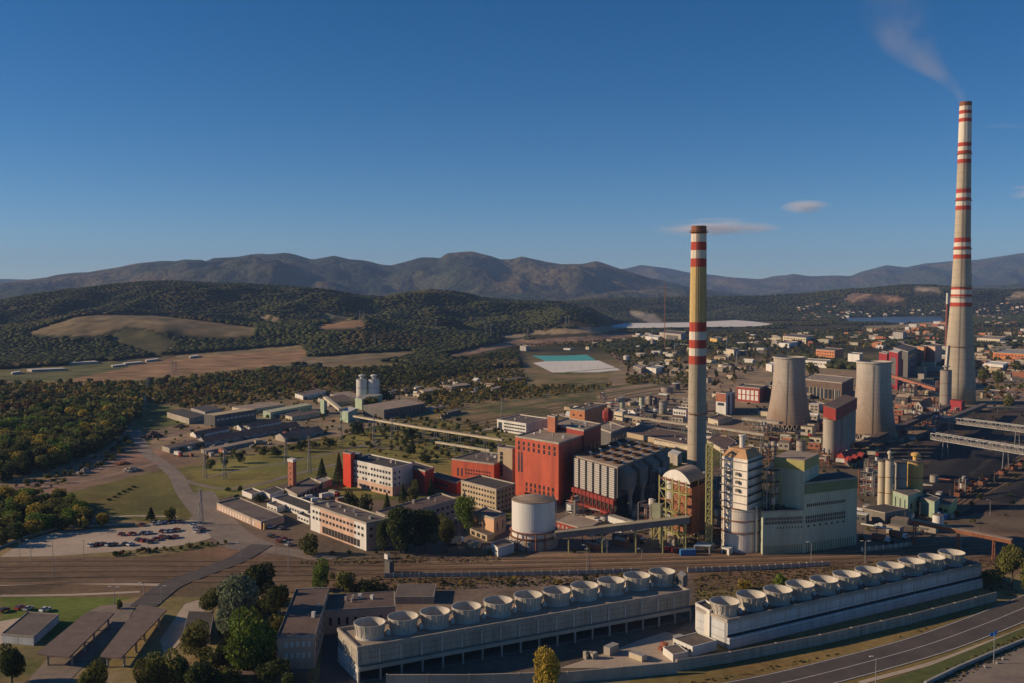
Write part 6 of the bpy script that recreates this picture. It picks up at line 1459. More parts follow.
# ================================================================== vehicles
def carpaint(n, c): return mat('car_' + n, c, .1, .5, .35, spec=.5)
CP = {'white': carpaint('white', (.7,.7,.68)), 'red': carpaint('red', (.38,.03,.025)), 'dark': carpaint('dark', (.03,.032,.036)), 'silver': carpaint('silver', (.4,.42,.43)),
      'blue': carpaint('blue', (.05,.1,.25)), 'grey': carpaint('grey', (.16,.17,.18)), 'maroon': carpaint('maroon', (.16,.02,.02))}
M_tyre = mat('tyre', (.02,.02,.02), .2, 1)
_car = {}
def car_meshes(van=False):
    if van in _car: return _car[van]
    Lc, Wc, Hc = (5.2, 2.0, 2.1) if van else (4.3, 1.8, 1.45)
    def shape(profile, half):     # side profile extruded across, tucked in at the top
        mb = MB(); n = len(profile)
        for s in (-1, 1):
            for x, z, k in profile: mb.v.append((x * Lc / 2, s * half * k, z * Hc))
        mb.f.append(tuple(range(n))[::-1]); mb.f.append(tuple(range(n, 2 * n)))
        for i in range(n): j = (i + 1) % n; mb.f.append((i, j, n + j, n + i))
        mb.m = [0] * len(mb.f); return mb
    if van:
        body = shape([(-1,.18,1),(1,.18,1),(1,.5,1),(.72,.6,.98),(.5,.97,.88),(-.96,1,.88),(-1,.55,1)], Wc / 2); glass = shape([(.46,.6,1.005),(.7,.6,1.005),(.51,.9,.9),(.36,.9,.9)], Wc / 2 * 1.01)
    else:
        body = shape([(-1,.2,1),(1,.2,1),(1,.45,1),(.92,.55,.97),(.42,.62,.96),(-.85,.64,.96),(-1,.6,.98)], Wc / 2)
        glass = shape([(.42,.6,.95),(.12,.97,.78),(-.52,1,.78),(-.84,.62,.94)], Wc / 2)
    out = []
    for nm, mb in (('body', body), ('cabin_glass', glass)):
        me = bpy.data.meshes.new(nm); me.from_pydata(mb.v, [], mb.f); me.materials.append(CP['white'] if nm == 'body' else M_glass); out.append(me)
    mb = MB()
    mb.tube((0, -.11, 0), (0, .11, 0), .33, 12); me = bpy.data.meshes.new('wheel'); me.from_pydata(mb.v, [], mb.f); me.materials.append(M_tyre); out.append(me)
    mb = MB(); mb.prism([(-.48*Lc/2,-.6),(.08*Lc/2,-.6),(.08*Lc/2,.6),(-.48*Lc/2,.6)], Hc * 1.0, Hc * 1.02); me = bpy.data.meshes.new('roof_panel'); me.from_pydata(mb.v, [], mb.f); me.materials.append(CP['white']); out.append(me)
    _car[van] = (out, Lc, Wc); return _car[van]
def car(px, py, colour, label, rot=1.35, van=False, at=None, group=None):
    (b_, g_, w_, r_), Lc, Wc = car_meshes(van); p = at or G(px, py)
    root = thing('parked_van' if van else 'parked_car', label, 'van' if van else 'car', (p.x, p.y, .25), group); root.rotation_euler.z = rot
    for nm, me in (('body', b_), ('cabin_glass', g_), ('roof_panel', r_)):
        if van and nm == 'roof_panel': continue
        o = link(nm, me, root)
        if nm != 'cabin_glass': o.material_slots[0].link = 'OBJECT'; o.material_slots[0].material = CP[colour]
    for sx in (-.62, .62):
        for sy in (-1, 1):
            o = link('wheel', w_, root); o.location = (sx * Lc / 2, sy * (Wc / 2 - .08), .33)
    return root
rows = {'in the front row of the car park': [(91,546.6,'white'),(97.6,545.6,'maroon'),(102.9,545.4,'maroon'),(109.3,546,'silver'),(114.6,545.8,'dark'),(125.4,545.4,'dark'),(130.7,545.6,'white')],
  'in the middle row of the car park': [(138.6,541,'dark'),(144,541.7,'red'),(149.6,543,'dark'),(156,540.3,'maroon'),(162,538,'red'),(168.6,538.8,'dark'),(175,538,'red')],
  'in the upper row of the car park': [(121.7,535.4,'maroon'),(132,535,'red'),(143.7,534.4,'dark'),(148.8,534,'silver'),(162.3,532.5,'maroon'),(167,532.5,'silver'),(172,532,'white'),(176.5,531,'red')],
  'along the back edge of the car park': [(142,526,'maroon'),(154,524.8,'silver'),(159.5,524.2,'white'),(167,523.5,'blue'),(175,522.9,'blue'),(181,522.6,'grey')],
  'at the right end of the car park': [(193.5,527,'white'),(195.7,530,'silver'),(197,532.6,'white'),(202,530.7,'maroon')],
  'on the grass at the lower left': [(4,611.8,'maroon'),(20.5,609.3,'red'),(28.5,610.4,'silver'),(45.5,611.3,'white')],
  'in front of the pink office block': [(279,542,'red'),(283.5,540,'red'),(271,537,'dark'),(289,545.5,'silver')],
  'by the gate kiosk': [(272,528,'white'),(281,529.5,'grey')]}
seen = {}
for where, L_ in rows.items():
    cnt = {}
    for _, _, c in L_: cnt[c] = cnt.get(c, 0) + 1
    idx = {}
    for (px, py, c) in sorted(L_):
        idx[c] = idx.get(c, 0) + 1
        cw = {'dark': 'black'}.get(c, c)
        lab = f'{cw} car {where}' if cnt[c] == 1 else (f'{ordn[idx[c]-1]} {cw} car from the left {where}')
        car(px, py, c, ('only ' if cnt[c] == 1 else '') + lab, 1.3 + random.uniform(-.15, .15), group='cars parked in the car park' if 'car park' in where else 'cars parked outside the works')
car(310, 499, 'white', 'upper of two white vans parked on the dark yard behind the pink office block', .5, True)
car(316, 502, 'white', 'lower of two white vans parked on the dark yard behind the pink office block', .5, True)
car(669, 551.5, 'red', 'larger red van left of the blue container by the arched plant', .2, True)
car(677, 553, 'maroon', 'small maroon van touching the left side of the blue container', .2, True)
rr = random.Random(4); lab_g = 'tiny parked car in the lot right of the tallest chimney'
for i in range(26):
    px, py = rr.uniform(978, 1023), rr.uniform(381, 400); c = rr.choice(['white','white','silver','dark','red','grey'])
    cw = {'dark': 'black'}.get(c, c); car(px, py, c, f'tiny {cw} car in the lot right of the tallest chimney', rr.uniform(0, .4), group=f'{cw} cars in the lot right of the tallest chimney')
# blue container and white open shelter
g = G(688,556); root = thing('blue_container', 'blue shipping container beside the white open shelter', 'container', (g.x,g.y,0)); mb = MB(); mb.box((g.x,g.y+1.2,.1),(6.6,2.5,2.5),.08); mb.build('box_body', mat('container_blue',(.03,.16,.4),.2,1,.5), root)
mb = MB(); mb.box((g.x,g.y+1.2,2.6),(6.4,2.3,.08),.08); mb.build('lid', mat('container_lid',(.1,.25,.45),.2,1,.5), root)
g = G(704,553); root = thing('open_shelter', 'white-roofed open shelter on posts at the foot of the yellow stair tower', 'shelter', (g.x,g.y,0))
c_ = [Vector((g.x-4.6,g.y-1)),Vector((g.x+2.2,g.y-2.6)),Vector((g.x+5,g.y+3)),Vector((g.x-2,g.y+4.6))]
mb = MB(); mb.prism(c_,3.4,3.7); mb.build('shelter_roof', mat('pale_blue_roof',(.45,.52,.58),.15,.3), root)
for p in c_: mb = MB(); q = p+(Vector((g.x,g.y+1))-p)*.08; mb.box((q.x,q.y,0),(.5,.5,3.39)); mb.build('post', M_white, root)
# ================================================================== lamps, poles and pylons
for i, (px, yb, yt, ar, l) in enumerate((
  (53.5,578,537,2,'tall double-armed lamp left of the car park front edge'),(31,560,540,1,'lamp post at the left end of the car park'),(114.5,605,587,2,'double lamp left of the left canopy'),
  (161.5,603,586,2,'double lamp beside the road at the level crossing'),(144,595,583,1,'lamp post just left of the level crossing'),(240.5,559,543,1,'white signal lamp where the road leaves the crossing'),(288.5,573,540,1,'lamp post by the tracks below the pink office block'),
  (399,553,524,1,'tall lamp in front of the dark trees'),(459,549,518,1,'tall lamp by the peach-coloured building'),(587,572,545,1,'left of two close lamps right of the white tank'),(589.8,572,549,1,'right of two close lamps right of the white tank'),
  (607,554,540,1,'lamp below the conveyor gallery'),(642,558,549,1,'short lamp on the dirt yard below the conveyor'),(811,567,542,1,'lamp below the pale green works, left'),(865,563,541,2,'lamp right of the pale green works'),
  (875.5,690,656,1,'lamp post beside the road at the bottom edge'),(990,516,500,1,'lamp post on the track field, right edge'),(961,549,536,1,'lamp beside the brown pipe bridge'))):
    g = G(px, yb); lamp_post(px, yb, (yb - yt) * g.y / 1000, l, ar)
g = G(993.7,664); root = thing('sign_mast', 'mast with a bright blue sign board on the lower right lot edge', 'sign mast', tuple(g)); k = g.y/1000
mb = MB(); mb.tube(g, g+Vector((0,0,33*k)), .14, 6, .1); mb.build('pole', M_steel, root)
blu = mat('sign_blue',(.02,.2,.5),.1,1,.4)
for j,(dx,dz,s) in enumerate(((-1.1,29,1.3),(.3,30.5,1.6),(.2,26.5,1.2))):
    mb = MB(); mb.box((g.x+dx*.8,g.y-.2,g.z+dz*k),(s,.12,s*.8),.1+j*.5); mb.build('sign_board', blu, root)
for px,py in ((997,664),(1003,660),(985,668)):
    g = G(px,py); mb = MB(); mb.lathe(g,[(.5,0),(.5,.5),(.35,.8)],10); o = mb.build('concrete_block', M_conc, None); tag(o,{997:'concrete block just right of the blue sign mast',1003:'rightmost concrete block on the lower right lot edge',985:'concrete block left of the blue sign mast'}[px],'block')
for i,(px,yb,yt) in enumerate(((205,479,450),(224.5,479,449),(286,466,438),(309.5,474,437),(341,442,408),(374,448,414),(376.5,447,440),(201,525,489),(392,440,418),(499,470,443),(502,419,398))):
    g = G(px, yb); pylon(px, yb, (yb-yt)*g.y/1000, ['leftmost lattice mast on the grass below the sheds','lattice mast on the grass, second from the left','lattice mast just behind the brick tower','lattice mast right of the brick tower','lattice mast left of the mint-green block','tall lattice mast behind the white office block','short mast on the grass behind the white office block','tall mast beside the access road right of the car park','lattice mast at the bend of the beige pipe bridge','lattice mast behind the stair tower roofline','lattice mast above the white three-storey block'][i], w=2.2, arms=1, aw=3.2)
for i,(px,yb,yt,l) in enumerate(((172,376,361,'left of two far pylons by the ploughed field'),(176,376,362,'right of two far pylons by the ploughed field'),(148,392,377,'pylon in the tree belt above the storage yard'),(375,349,334,'pylon before the dark wooded hill'),(360,323,311,'left of two pylons on the brown hilltop field'),(364,323,311,'right of two pylons on the brown hilltop field'),(436,333,319,'far pylon on the wooded hill, left'),(486,339,324,'left of two far pylons by the tan field'),(491,339,324,'right of two far pylons by the tan field'),
    (528,343,328,'far pylon before the forest, left of the settling pond'),(566,329,318,'left of two pylons before the forest behind the pond'),(569,329,318,'right of two pylons before the forest behind the pond'),(652,346,330,'far pylon left of the large pale hall'),(675,360,343,'pylon on the scrubland left of the nearest chimney'),(727,352,338,'pylon just right of the nearest chimney'),(737,370,352,'pylon in the scrub left of the left cooling tower'),(845,305,298,'tiny pylon on the far right hills'))):
    p = GT(px, yb); pylon(px, yb, (yb-yt)*p.y/1000, l, w=4, aw=9, at=p, arms=2, m=M_steel)
# catenary and line poles
def pole_row(a, b_, n, h, labbase, grp, r=.14):
    for i in range(n):
        t = i/(n-1); px = a[0]+(b_[0]-a[0])*t; py = a[1]+(b_[1]-a[1])*t
        pole(px, py, h, labbase, grp, r)
pole_row((440,411),(662,380.5),32,9,'slim pole in the long line beside the railway curve','poles beside the railway curve')
pole_row((470,418),(690,386),24,8,'slim pole on the near side of the railway curve','poles on the near side of the railway curve')
pole_row((530,372),(640,366),14,6,'slim pole on the bank below the settling pond','poles below the settling pond')
pole_row((20,563),(980,541),16,9.5,'slim pole standing along the main tracks','poles along the main tracks',.1)
pole_row((40,583),(640,583),9,8,'slim pole on the near edge of the main tracks','poles on the near edge of the tracks',.09)
pole_row((350,443),(500,460),11,7,'slim pole on the grass behind the office blocks','poles on the grass behind the office blocks')
pole_row((720,421),(862,440),12,7,'slim pole in the yard below the cooling towers','poles in the yard below the cooling towers')
pole_row((905,525),(1024,470),9,8,'slim pole among the tracks beside the coal yard','poles beside the coal yard tracks')
wall_line('low_wall', 'low pale concrete wall along the back edge of the car park', [(-20,556),(28,537),(60,528.5),(135,524.5)], 1.0, .5, M_conc)
for i in range(7):                                      # freight wagons on the coal sidings
    t = i / 6; px = 960 + 62 * t; py = 497 - 31 * t; a_ = G(960,497); b_ = G(1022,466); an = math.atan2(b_.y-a_.y, b_.x-a_.x); g = a_ + (b_ - a_) * t
    root = thing('freight_wagon', f'{["nearest","second","third","fourth","fifth","sixth","farthest"][i]} rusty open wagon in the row beside the coal yard, right edge', 'wagon', (g.x,g.y,0), 'freight wagons beside the coal yard')
    mb = MB(); mb.box((g.x,g.y,1.2),(12.2,2.9,.3),an); c2=(math.cos(an),math.sin(an))
    for s_ in (-1,1): mb.box((g.x-c2[1]*1.4*s_,g.y+c2[0]*1.4*s_,1.51),(12.2,.12,1.9),an); mb.box((g.x+c2[0]*6.0*s_,g.y+c2[1]*6.0*s_,1.51),(.12,2.65,1.9),an)
    mb.build('wagon_body', M_rust, root); mb = MB(); mb.box((g.x,g.y,1.51),(11.7,2.6,1.2),an); mb.build('coal_load', M_coal, root)
    for s_ in (-1,1): mb = MB(); mb.box((g.x+c2[0]*4*s_,g.y+c2[1]*4*s_,.25),(2.6,1.8,.9),an); mb.build('bogie', M_steeld, root)
# bollard-like spheres of rubble on the left dirt yard
for i,(px,py,w_,h_,m_,l) in enumerate(((85,473,14,4,M_conc,'grey rubble heap on the dirt yard by the wood, left'),(131,471,16,4,M_conc,'long heap of scrap on the dirt yard, middle'),(153,437,22,5,M_roofb,'large dark scrap heap above the road fork'),(180,427,12,2.5,M_roofb,'small dark heap at the foot of the grey shed'),(122,464,14,2,M_rust,'flat rusty heap between the dirt tracks'),(23,505,10,2,M_rust,'small rusty heap behind the yellowing copse'))):
    g = G(px,py); k = g.y/1000; rng = random.Random(i+50); mb = MB()
    for j in range(60):
        a = rng.uniform(0,6.28); r_ = rng.random()**.6; x_,y_ = g.x+math.cos(a)*r_*w_/2*k, g.y+math.sin(a)*r_*w_*k*.6; zz_=(1-r_)*h_*k*1.2
        s = rng.uniform(.6,1.8); mb.box((x_,y_,0),(s,s*rng.uniform(.5,1.5),max(.3,zz_+rng.uniform(0,.8))),rng.uniform(0,3))
    o = mb.build('rubble_heap', m_); tag(o,l,'heap')
# ================================================================== town and works clutter
roots = [o for o in COL.objects if o.parent is None and o.get('category') and o.location.y > 300]
occ = [(o.location.x, o.location.y) for o in roots if o.get('category') not in ('tree','bush','car','street lamp','pole','pylon')]
NM = {'white': ('white',M_white), 'cream': ('cream',M_cream), 'grey': ('grey',M_conc), 'tan': ('tan',M_tan), 'brick': ('brick-red',M_brick), 'orange': ('orange-brick',M_obrick), 'dark': ('dark',M_greyd), 'pink': ('pink',M_pink)}
CL = {}; CNT = [0]; REST = MB(); REST_M = []
def clutter(poly, n, size, hr, wcols, roofs, where, seed, name='works_building', cat='building', ang=-.75, mind=13, parts=True):
    rng = random.Random(seed); xs = [p[0] for p in poly]; yy = [p[1] for p in poly]; k = 0; tries = 0
    while k < n and tries < 6000:
        tries += 1; px, py = rng.uniform(min(xs), max(xs)), rng.uniform(min(yy), max(yy))
        if not in_poly(np.array([px]), np.array([py]), poly)[0]: continue
        p = GT(px, py)
        if any((p.x-a)**2+(p.y-b_)**2 < (mind*.85)**2 for a,b_ in occ): continue
        occ.append((p.x,p.y)); k += 1
        w, d, h = rng.uniform(*size), rng.uniform(*size)*.6, rng.uniform(*hr); wc = rng.choice(wcols); cn, wm = NM[wc]; rn, rm = rng.choice(roofs)
        a = ang + rng.uniform(-.12,.12); ca, sa = math.cos(a), math.sin(a)
        P = [Vector((p.x+ca*u-sa*v, p.y+sa*u+ca*v)) for u,v in ((-w/2,-d/2),(w/2,-d/2),(w/2,d/2),(-w/2,d/2))]
        if name == 'works_building':
            CNT[0] += 1
            if CNT[0] > 285:
                for m_ in (wm, rm):
                    if m_ not in REST_M: REST_M.append(m_)
                REST.prism(P, p.z-1, p.z+h, REST_M.index(wm), REST_M.index(rm)); continue
        root = thing(name, 'x', cat, (p.x,p.y,p.z)); CL.setdefault((cn, rn, cat, where), []).append(root)
        mb = MB(); mb.prism(P, p.z-1, p.z+h); mb.build('wall', wm, root)
        mb = MB()
        if cat == 'house' or rng.random() < .3:
            m0,m1 = (P[0]+P[3])/2,(P[1]+P[2])/2; z = p.z+h; r_ = d*.3; Q = [*P]
            mb.poly([(*P[0],z),(*P[1],z),(*m1,z+r_),(*m0,z+r_)]); mb.poly([(*P[2],z),(*P[3],z),(*m0,z+r_),(*m1,z+r_)]); mb.poly([(*P[0],z),(*P[3],z),(*m0,z+r_)]); mb.poly([(*P[1],z),(*P[2],z),(*m1,z+r_)])
        else: mb.prism(inset(P,-.25), p.z+h+.003, p.z+h+.35)
        mb.build('roof', rm, root)
        if p.y < 1100 and parts and h > 4:
            windows(root, P[0], P[1], p.z+h*.2, p.z+h*.9, max(1,int(h/3.6)), max(2,int(w/3.5)), .5, .45)
RB = [('brown',M_roofb),('grey',M_roof),('tan',M_rooft),('pale',M_white)]
clutter([(700,410),(740,404),(740,380),(860,400),(900,420),(860,450),(840,440),(760,432),(700,425)],30,(6,16),(3,8),['grey','cream','dark','brick'],RB,'between the two cooling towers',1)
clutter([(560,440),(570,408),(650,398),(688,398),(688,424),(630,430),(600,412)],30,(5,12),(3,6),['grey','white','dark','tan'],RB,'behind the red tower block',2)
clutter([(880,355),(945,350),(945,400),(905,405),(890,400)],26,(7,18),(4,13),['grey','dark','brick','cream'],RB,'left of the tallest chimney foot',6)
clutter([(895,395),(945,405),(940,425),(890,445),(880,440)],20,(6,14),(3,6),['grey','dark','brick'],RB,'along the long dark conveyor',7)
clutter([(400,398),(410,384),(500,376),(500,388),(440,396)],13,(7,18),(2.5,4.5),['white','grey','cream','tan'],RB,'in the scrub right of the twin silos',8)
clutter([(598,486),(640,500),(640,520),(600,510)],3,(4,7),(2.5,4),['grey','dark'],RB,'under the grey filter block',13)
clutter([(700,545),(560,552),(600,540),(640,535),(700,535)],7,(3,7),(2.5,4),['grey','dark','brick'],RB,'under the conveyor gallery',14,mind=7)
clutter([(855,500),(900,520),(940,530),(900,540),(865,535)],6,(4,9),(2.5,4.5),['grey','dark'],RB,'in the shade right of the green works',15,mind=9)
clutter([(770,442),(800,436),(820,440),(815,452),(780,452)],6,(5,10),(3,6),['grey','cream','brick'],RB,'behind the pale green tower',16,mind=9)
clutter([(975,335),(1060,328),(1060,395),(1000,378),(978,378)],85,(7,22),(3.5,9),['white','grey','cream','orange','brick','dark','tan'],RB,'right of the tallest chimney',5)
clutter([(620,345),(700,334),(770,336),(770,372),(720,400),(700,380),(640,365)],60,(7,22),(3,6),['white','grey','cream','tan','dark'],RB,'on the scrubland around the nearest chimney',3)
clutter([(560,350),(640,335),(700,333),(690,345),(640,352),(600,352)],34,(8,20),(3,6),['white','grey','cream'],RB,'beyond the settling pond',9)
clutter([(770,336),(860,334),(890,325),(945,322),(945,345),(900,350),(860,348),(840,345),(775,348)],85,(8,24),(4,11),['white','grey','cream','orange','brick','dark'],RB,'beyond the cooling towers',4)
if REST.f:
    o = REST.build('distant_buildings', REST_M); tag(o, 'mass of small far-off buildings in the works and town beyond the cooling towers', kind='stuff')
HR = [('red',mat('tile_roof',(.3,.11,.06),.3,.3)),('brown',M_roofb),('grey',M_roof)]
clutter([(975,328),(975,312),(1010,303),(1040,300),(1040,328)],46,(10,17),(5,8),['white','cream','orange'],HR,'in the far village at the right edge',10,'house','house',mind=14)
clutter([(838,319),(850,312),(960,310),(950,316),(900,317)],24,(11,18),(5,8),['white','cream'],HR,'on the far shore of the lake',11,'house','house',mind=18)
clutter([(785,314),(800,304),(835,306),(850,318),(830,322),(800,321)],22,(11,18),(5,8),['white','cream','orange'],HR,'in the far hamlet above the lagoon',12,'house','house',mind=18)
# small plant: tanks, skips, stacked crates, trucks and pipe runs that fill the yards
GROUPS = {}
def junk(poly, n, where, seed, kinds):
    rng = random.Random(seed); xs = [p[0] for p in poly]; yy = [p[1] for p in poly]; k = 0; tr = 0
    while k < n and tr < 4000:
        tr += 1; px, py = rng.uniform(min(xs), max(xs)), rng.uniform(min(yy), max(yy))
        if not in_poly(np.array([px]), np.array([py]), poly)[0]: continue
        p = G(px, py)
        if any((p.x-a)**2+(p.y-b_)**2 < 49 for a,b_ in occ): continue
        occ.append((p.x, p.y)); k += 1; kd = rng.choice(kinds); cn, wm = NM[rng.choice(['white','cream','grey','grey','dark','tan','brick'])]; a = -.75 + rng.uniform(-.2,.2) + (1.57 if rng.random()<.4 else 0)
        if kd == 'tank':
            r_ = rng.uniform(1.2,2.6); h = rng.uniform(2.5,7); root = thing('small_tank','x','tank',(p.x,p.y,0)); mb = MB(); mb.lathe(p,[(r_,.4),(r_,h)],18); mb.build('tank_shell',wm,root)
            mb = MB(); mb.lathe(p+Vector((0,0,h+.003)),[(r_+.08,0),(r_+.08,.15),(.2,.6)],18); mb.build('tank_roof',M_roof,root); mb = MB(); mb.lathe(p,[(r_+.3,0),(r_+.3,.39)],18); mb.build('base',M_conc,root)
        elif kd == 'skip':
            root = thing('skip_container','x','container',(p.x,p.y,0)); mb = MB(); L_,W_,H_ = rng.uniform(3,6.5),2.4,rng.uniform(1.6,2.6); mb.box((p.x,p.y,.15),(L_,W_,H_),a); mb.build('box_body',wm,root)
            mb = MB(); mb.box((p.x,p.y,.15+H_+.003),(L_+.1,W_+.1,.1),a); mb.build('lid',M_grey,root)
        elif kd == 'truck':
            root = thing('parked_truck','x','truck',(p.x,p.y,0)); c2 = Vector((math.cos(a),math.sin(a),0)); mb = MB(); mb.box((p.x,p.y,.9),(6,2.4,2.4),a); mb.build('cargo_box',wm,root)
            q = p+c2*4.1; mb = MB(); mb.box((q.x,q.y,.7),(1.9,2.2,1.9),a); mb.build('cab',CP['red'] if rng.random()<.4 else CP['white'],root); q2=p+c2*5.0; mb=MB(); mb.box((q2.x,q2.y,1.6),(.2,2,.8),a); mb.build('windscreen',M_glass,root)
            for t in (-2.2,-1.0,3.9):
                for s_ in (-1,1): w_ = p+c2*t+Vector((-c2.y,c2.x,0))*s_*1.05; mb = MB(); mb.tube(w_+Vector((-c2.y*.15,c2.x*.15,.5)),w_+Vector((c2.y*.15,-c2.x*.15,.5)),.5,10); mb.build('wheel',M_tyre,root)
        elif kd == 'pipe':
            root = thing('pipe_run','x','pipe',(p.x,p.y,0)); c2 = Vector((math.cos(a),math.sin(a),0)); L_ = rng.uniform(9,22); z = rng.uniform(2,5); nn = Vector((-c2.y,c2.x,0))
            for o_ in (-.5,.3): mb = MB(); mb.tube(p-c2*L_/2+nn*o_+Vector((0,0,z)),p+c2*L_/2+nn*o_+Vector((0,0,z)),.28,7); mb.build('pipe',wm,root)
            for t in (-.45,0,.45): q = p+c2*L_*t; mb = MB(); mb.tube(q,q+Vector((0,0,z-.3)),.15,4); mb.tube(q-nn*.9+Vector((0,0,z-.35)),q+nn*.9+Vector((0,0,z-.35)),.12,4); mb.build('support',M_steeld,root)
        else:
            root = thing('crate_stack','x','crates',(p.x,p.y,0)); mb = MB()
            for j in range(6): mb.box((p.x+rng.uniform(-1.6,1.6),p.y+rng.uniform(-1.3,1.3),0),(1.2,1,rng.uniform(.8,2.2)),a+rng.uniform(-.1,.1))
            mb.build('crates',wm,root)
        GROUPS.setdefault((kd, cn, where), []).append(root)
ALLK = ['tank','skip','truck','pipe','pipe','crates']
junk([(560,540),(600,515),(700,500),(712,540),(690,550),(600,553)],16,'by the conveyor gallery',31,ALLK)
junk([(700,425),(760,420),(860,445),(900,430),(870,470),(760,455),(706,450)],40,'between cooling towers and green works',32,ALLK)
junk([(600,470),(660,455),(700,470),(690,500),(640,510)],10,'around the grey filter block',33,['tank','pipe','skip'])
junk([(855,480),(935,480),(960,530),(905,545),(862,545)],22,'right of the pale green works',34,ALLK)
junk([(560,440),(570,410),(690,398),(690,430),(630,436)],26,'behind the red tower block',35,ALLK)
junk([(890,400),(950,398),(960,420),(900,445)],16,'along the long dark conveyor',36,ALLK)
junk([(440,500),(500,520),(520,556),(400,556),(440,540)],9,'near the peach-coloured building',37,['skip','crates','tank','truck'])
junk([(290,500),(345,495),(350,512),(310,506)],5,'behind the pink office block',38,['skip','crates','truck'])
junk([(160,455),(200,430),(320,412),(335,430),(280,446),(205,462)],20,'between the storage sheds',39,['skip','crates','truck','crates'])
junk([(575,650),(640,644),(690,640),(700,625),(712,632),(660,662),(590,664)],5,'on the sandy yard',40,['skip','crates'])
junk([(980,372),(1040,372),(1040,402),(980,400)],22,'right of the tallest chimney',41,ALLK)
junk([(400,396),(430,384),(500,378),(500,392),(440,402)],14,'right of the twin silos',42,['skip','crates','truck'])
# open steel frames with decks, vessels and pipes
def steel_frame(px, py, w, d, h, lv, m, label, seed, ang=-.75):
    rng = random.Random(seed); g = G(px, py); root = thing('steel_frame', label, 'steel frame', (g.x, g.y, 0)); ca, sa = math.cos(ang), math.sin(ang)
    Pt_ = lambda u, v, z: Vector((g.x + ca*u*w - sa*v*d, g.y + sa*u*w + ca*v*d, z)); nu = max(1, int(w/4)); nv = max(1, int(d/4))
    for i in range(nu+1):
        for j in range(nv+1):
            if 0 < i < nu and 0 < j < nv: continue
            mb = MB(); mb.tube(Pt_(i/nu-.5, j/nv, 0), Pt_(i/nu-.5, j/nv, h), .17, 4); mb.build('column', m, root)
    for k in range(lv):
        z = h*(k+1)/lv; mb = MB(); c4 = [Pt_(-.5,0,0),Pt_(.5,0,0),Pt_(.5,1,0),Pt_(-.5,1,0)]; mb.prism([(q.x,q.y) for q in c4], z-.2, z); mb.build('deck', M_rust if rng.random()<.5 else M_steeld, root)
        mb = MB()
        for a_, b_ in zip(c4, c4[1:]+c4[:1]):
            mb.tube(a_+Vector((0,0,z+1)), b_+Vector((0,0,z+1)), .06, 3); mb.tube(a_+Vector((0,0,z-h/lv)), b_+Vector((0,0,z-.2)), .09, 3)
        mb.build('rail_and_brace', m, root)
        if k < lv:
            for _ in range(2):
                u, v = rng.uniform(-.35,.35), rng.uniform(.2,.8); q = Pt_(u, v, z+.003 if k<lv-1 else z); r_ = rng.uniform(.7,1.4); mb = MB(); mb.lathe(q, [(r_,0),(r_,min(h/lv*.7,3))], 12); mb.build('vessel', rng.choice([M_white,M_grey,M_conc,M_rust]), root)
    for _ in range(3):
        u = rng.uniform(-.5,.5); mb = MB(); mb.tube(Pt_(u,-.05,0), Pt_(u,-.05,h+1.5), .22, 6); mb.tube(Pt_(u,-.05,h+1.5), Pt_(u,.8,h+1.5), .22, 6); mb.build('pipe', rng.choice([M_conc,M_grey,M_rust]), root)
    return root
for i_, (px, py, w, d, h, lv, m, l) in enumerate((
  (768,552,5,6,36,7,M_steel_y,'tall olive steel frame in the corner between lime kiln and green works'),
  (716,546,5,5,22,5,M_steel_y,'olive steel frame between the yellow stair tower and the lime kiln'),
  (645,534,8,7,13,3,M_rust,'rusty steel frame left of the feed hopper'),
  (696,540,9,8,20,5,M_rust,'rusty steel frame at the right side of the arch-roofed plant'),
  (655,508,9,8,18,4,M_rust,'rusty frame on the flank of the grey filter block'),
  (700,505,10,8,14,3,M_steel,'grey frame at the foot of the nearest chimney'),
  (727,470,10,9,12,3,M_steel,'grey frame behind the lime kiln top'),
  (762,462,10,8,10,3,M_rust,'rusty frame behind the green works tower, left'),
  (822,468,9,8,9,2,M_rust,'rusty low frame left of the red shed'),
  (872,478,10,8,10,3,M_conc,'pale concrete frame left of the slim cream silos'),
  (866,495,9,7,12,3,M_steel,'grey frame right beside the green works main block'),
  (760,436,14,8,8,2,M_conc,'pale frame beside the left cooling tower trestle'),
  (842,428,10,8,9,2,M_steel,'grey frame between the two cooling towers'),
  (880,430,10,7,12,3,M_steeld,'dark frame right of the right cooling tower'),
  (912,425,9,7,14,3,M_steeld,'dark transfer frame on the long dark conveyor'),
  (931,438,7,7,15,3,M_steel,'grey tower frame at the left end of the lower truss bridge'),
  (936,424,7,7,15,3,M_steel,'grey tower frame at the left end of the upper truss bridge'),
  (957,425,6,6,12,3,M_rust,'rusty frame in front of the crimson conveyor head house'),
  (940,395,10,8,14,3,M_rust,'rusty frame left of the pale slim silo'),
  (905,396,12,8,10,2,M_steel,'grey frame below the boiler block'),
  (640,418,9,7,8,2,M_steel,'grey frame by the gabled shed behind the filter block'),
  (600,402,8,7,7,2,M_conc,'pale frame above the orange-brick block'),
  (571,521,6,6,9,2,M_steel,'grey frame between the white tank and the low red store'),
  (960,496,6,6,8,2,M_rust,'rusty loading frame at the end of the wagon row'))):
    steel_frame(px, py, w, d, h, lv, m, l, 200 + i_)
KN = {'tank':('tank','tanks'),'skip':('container','containers'),'truck':('truck','trucks'),'pipe':('pipe run','pipe runs'),'crates':('crate stack','crate stacks')}
for (kd, cn, where), L_ in GROUPS.items():
    L_.sort(key=lambda o: o.location.x / o.location.y); labs, g_ = ordinal_labels(len(L_), f'small {cn}', KN[kd][1], KN[kd][0])
    for o, l in zip(L_, labs):
        o['label'] = l + ' ' + where
        if g_: o['group'] = f'small {cn} {KN[kd][1]} {where}'
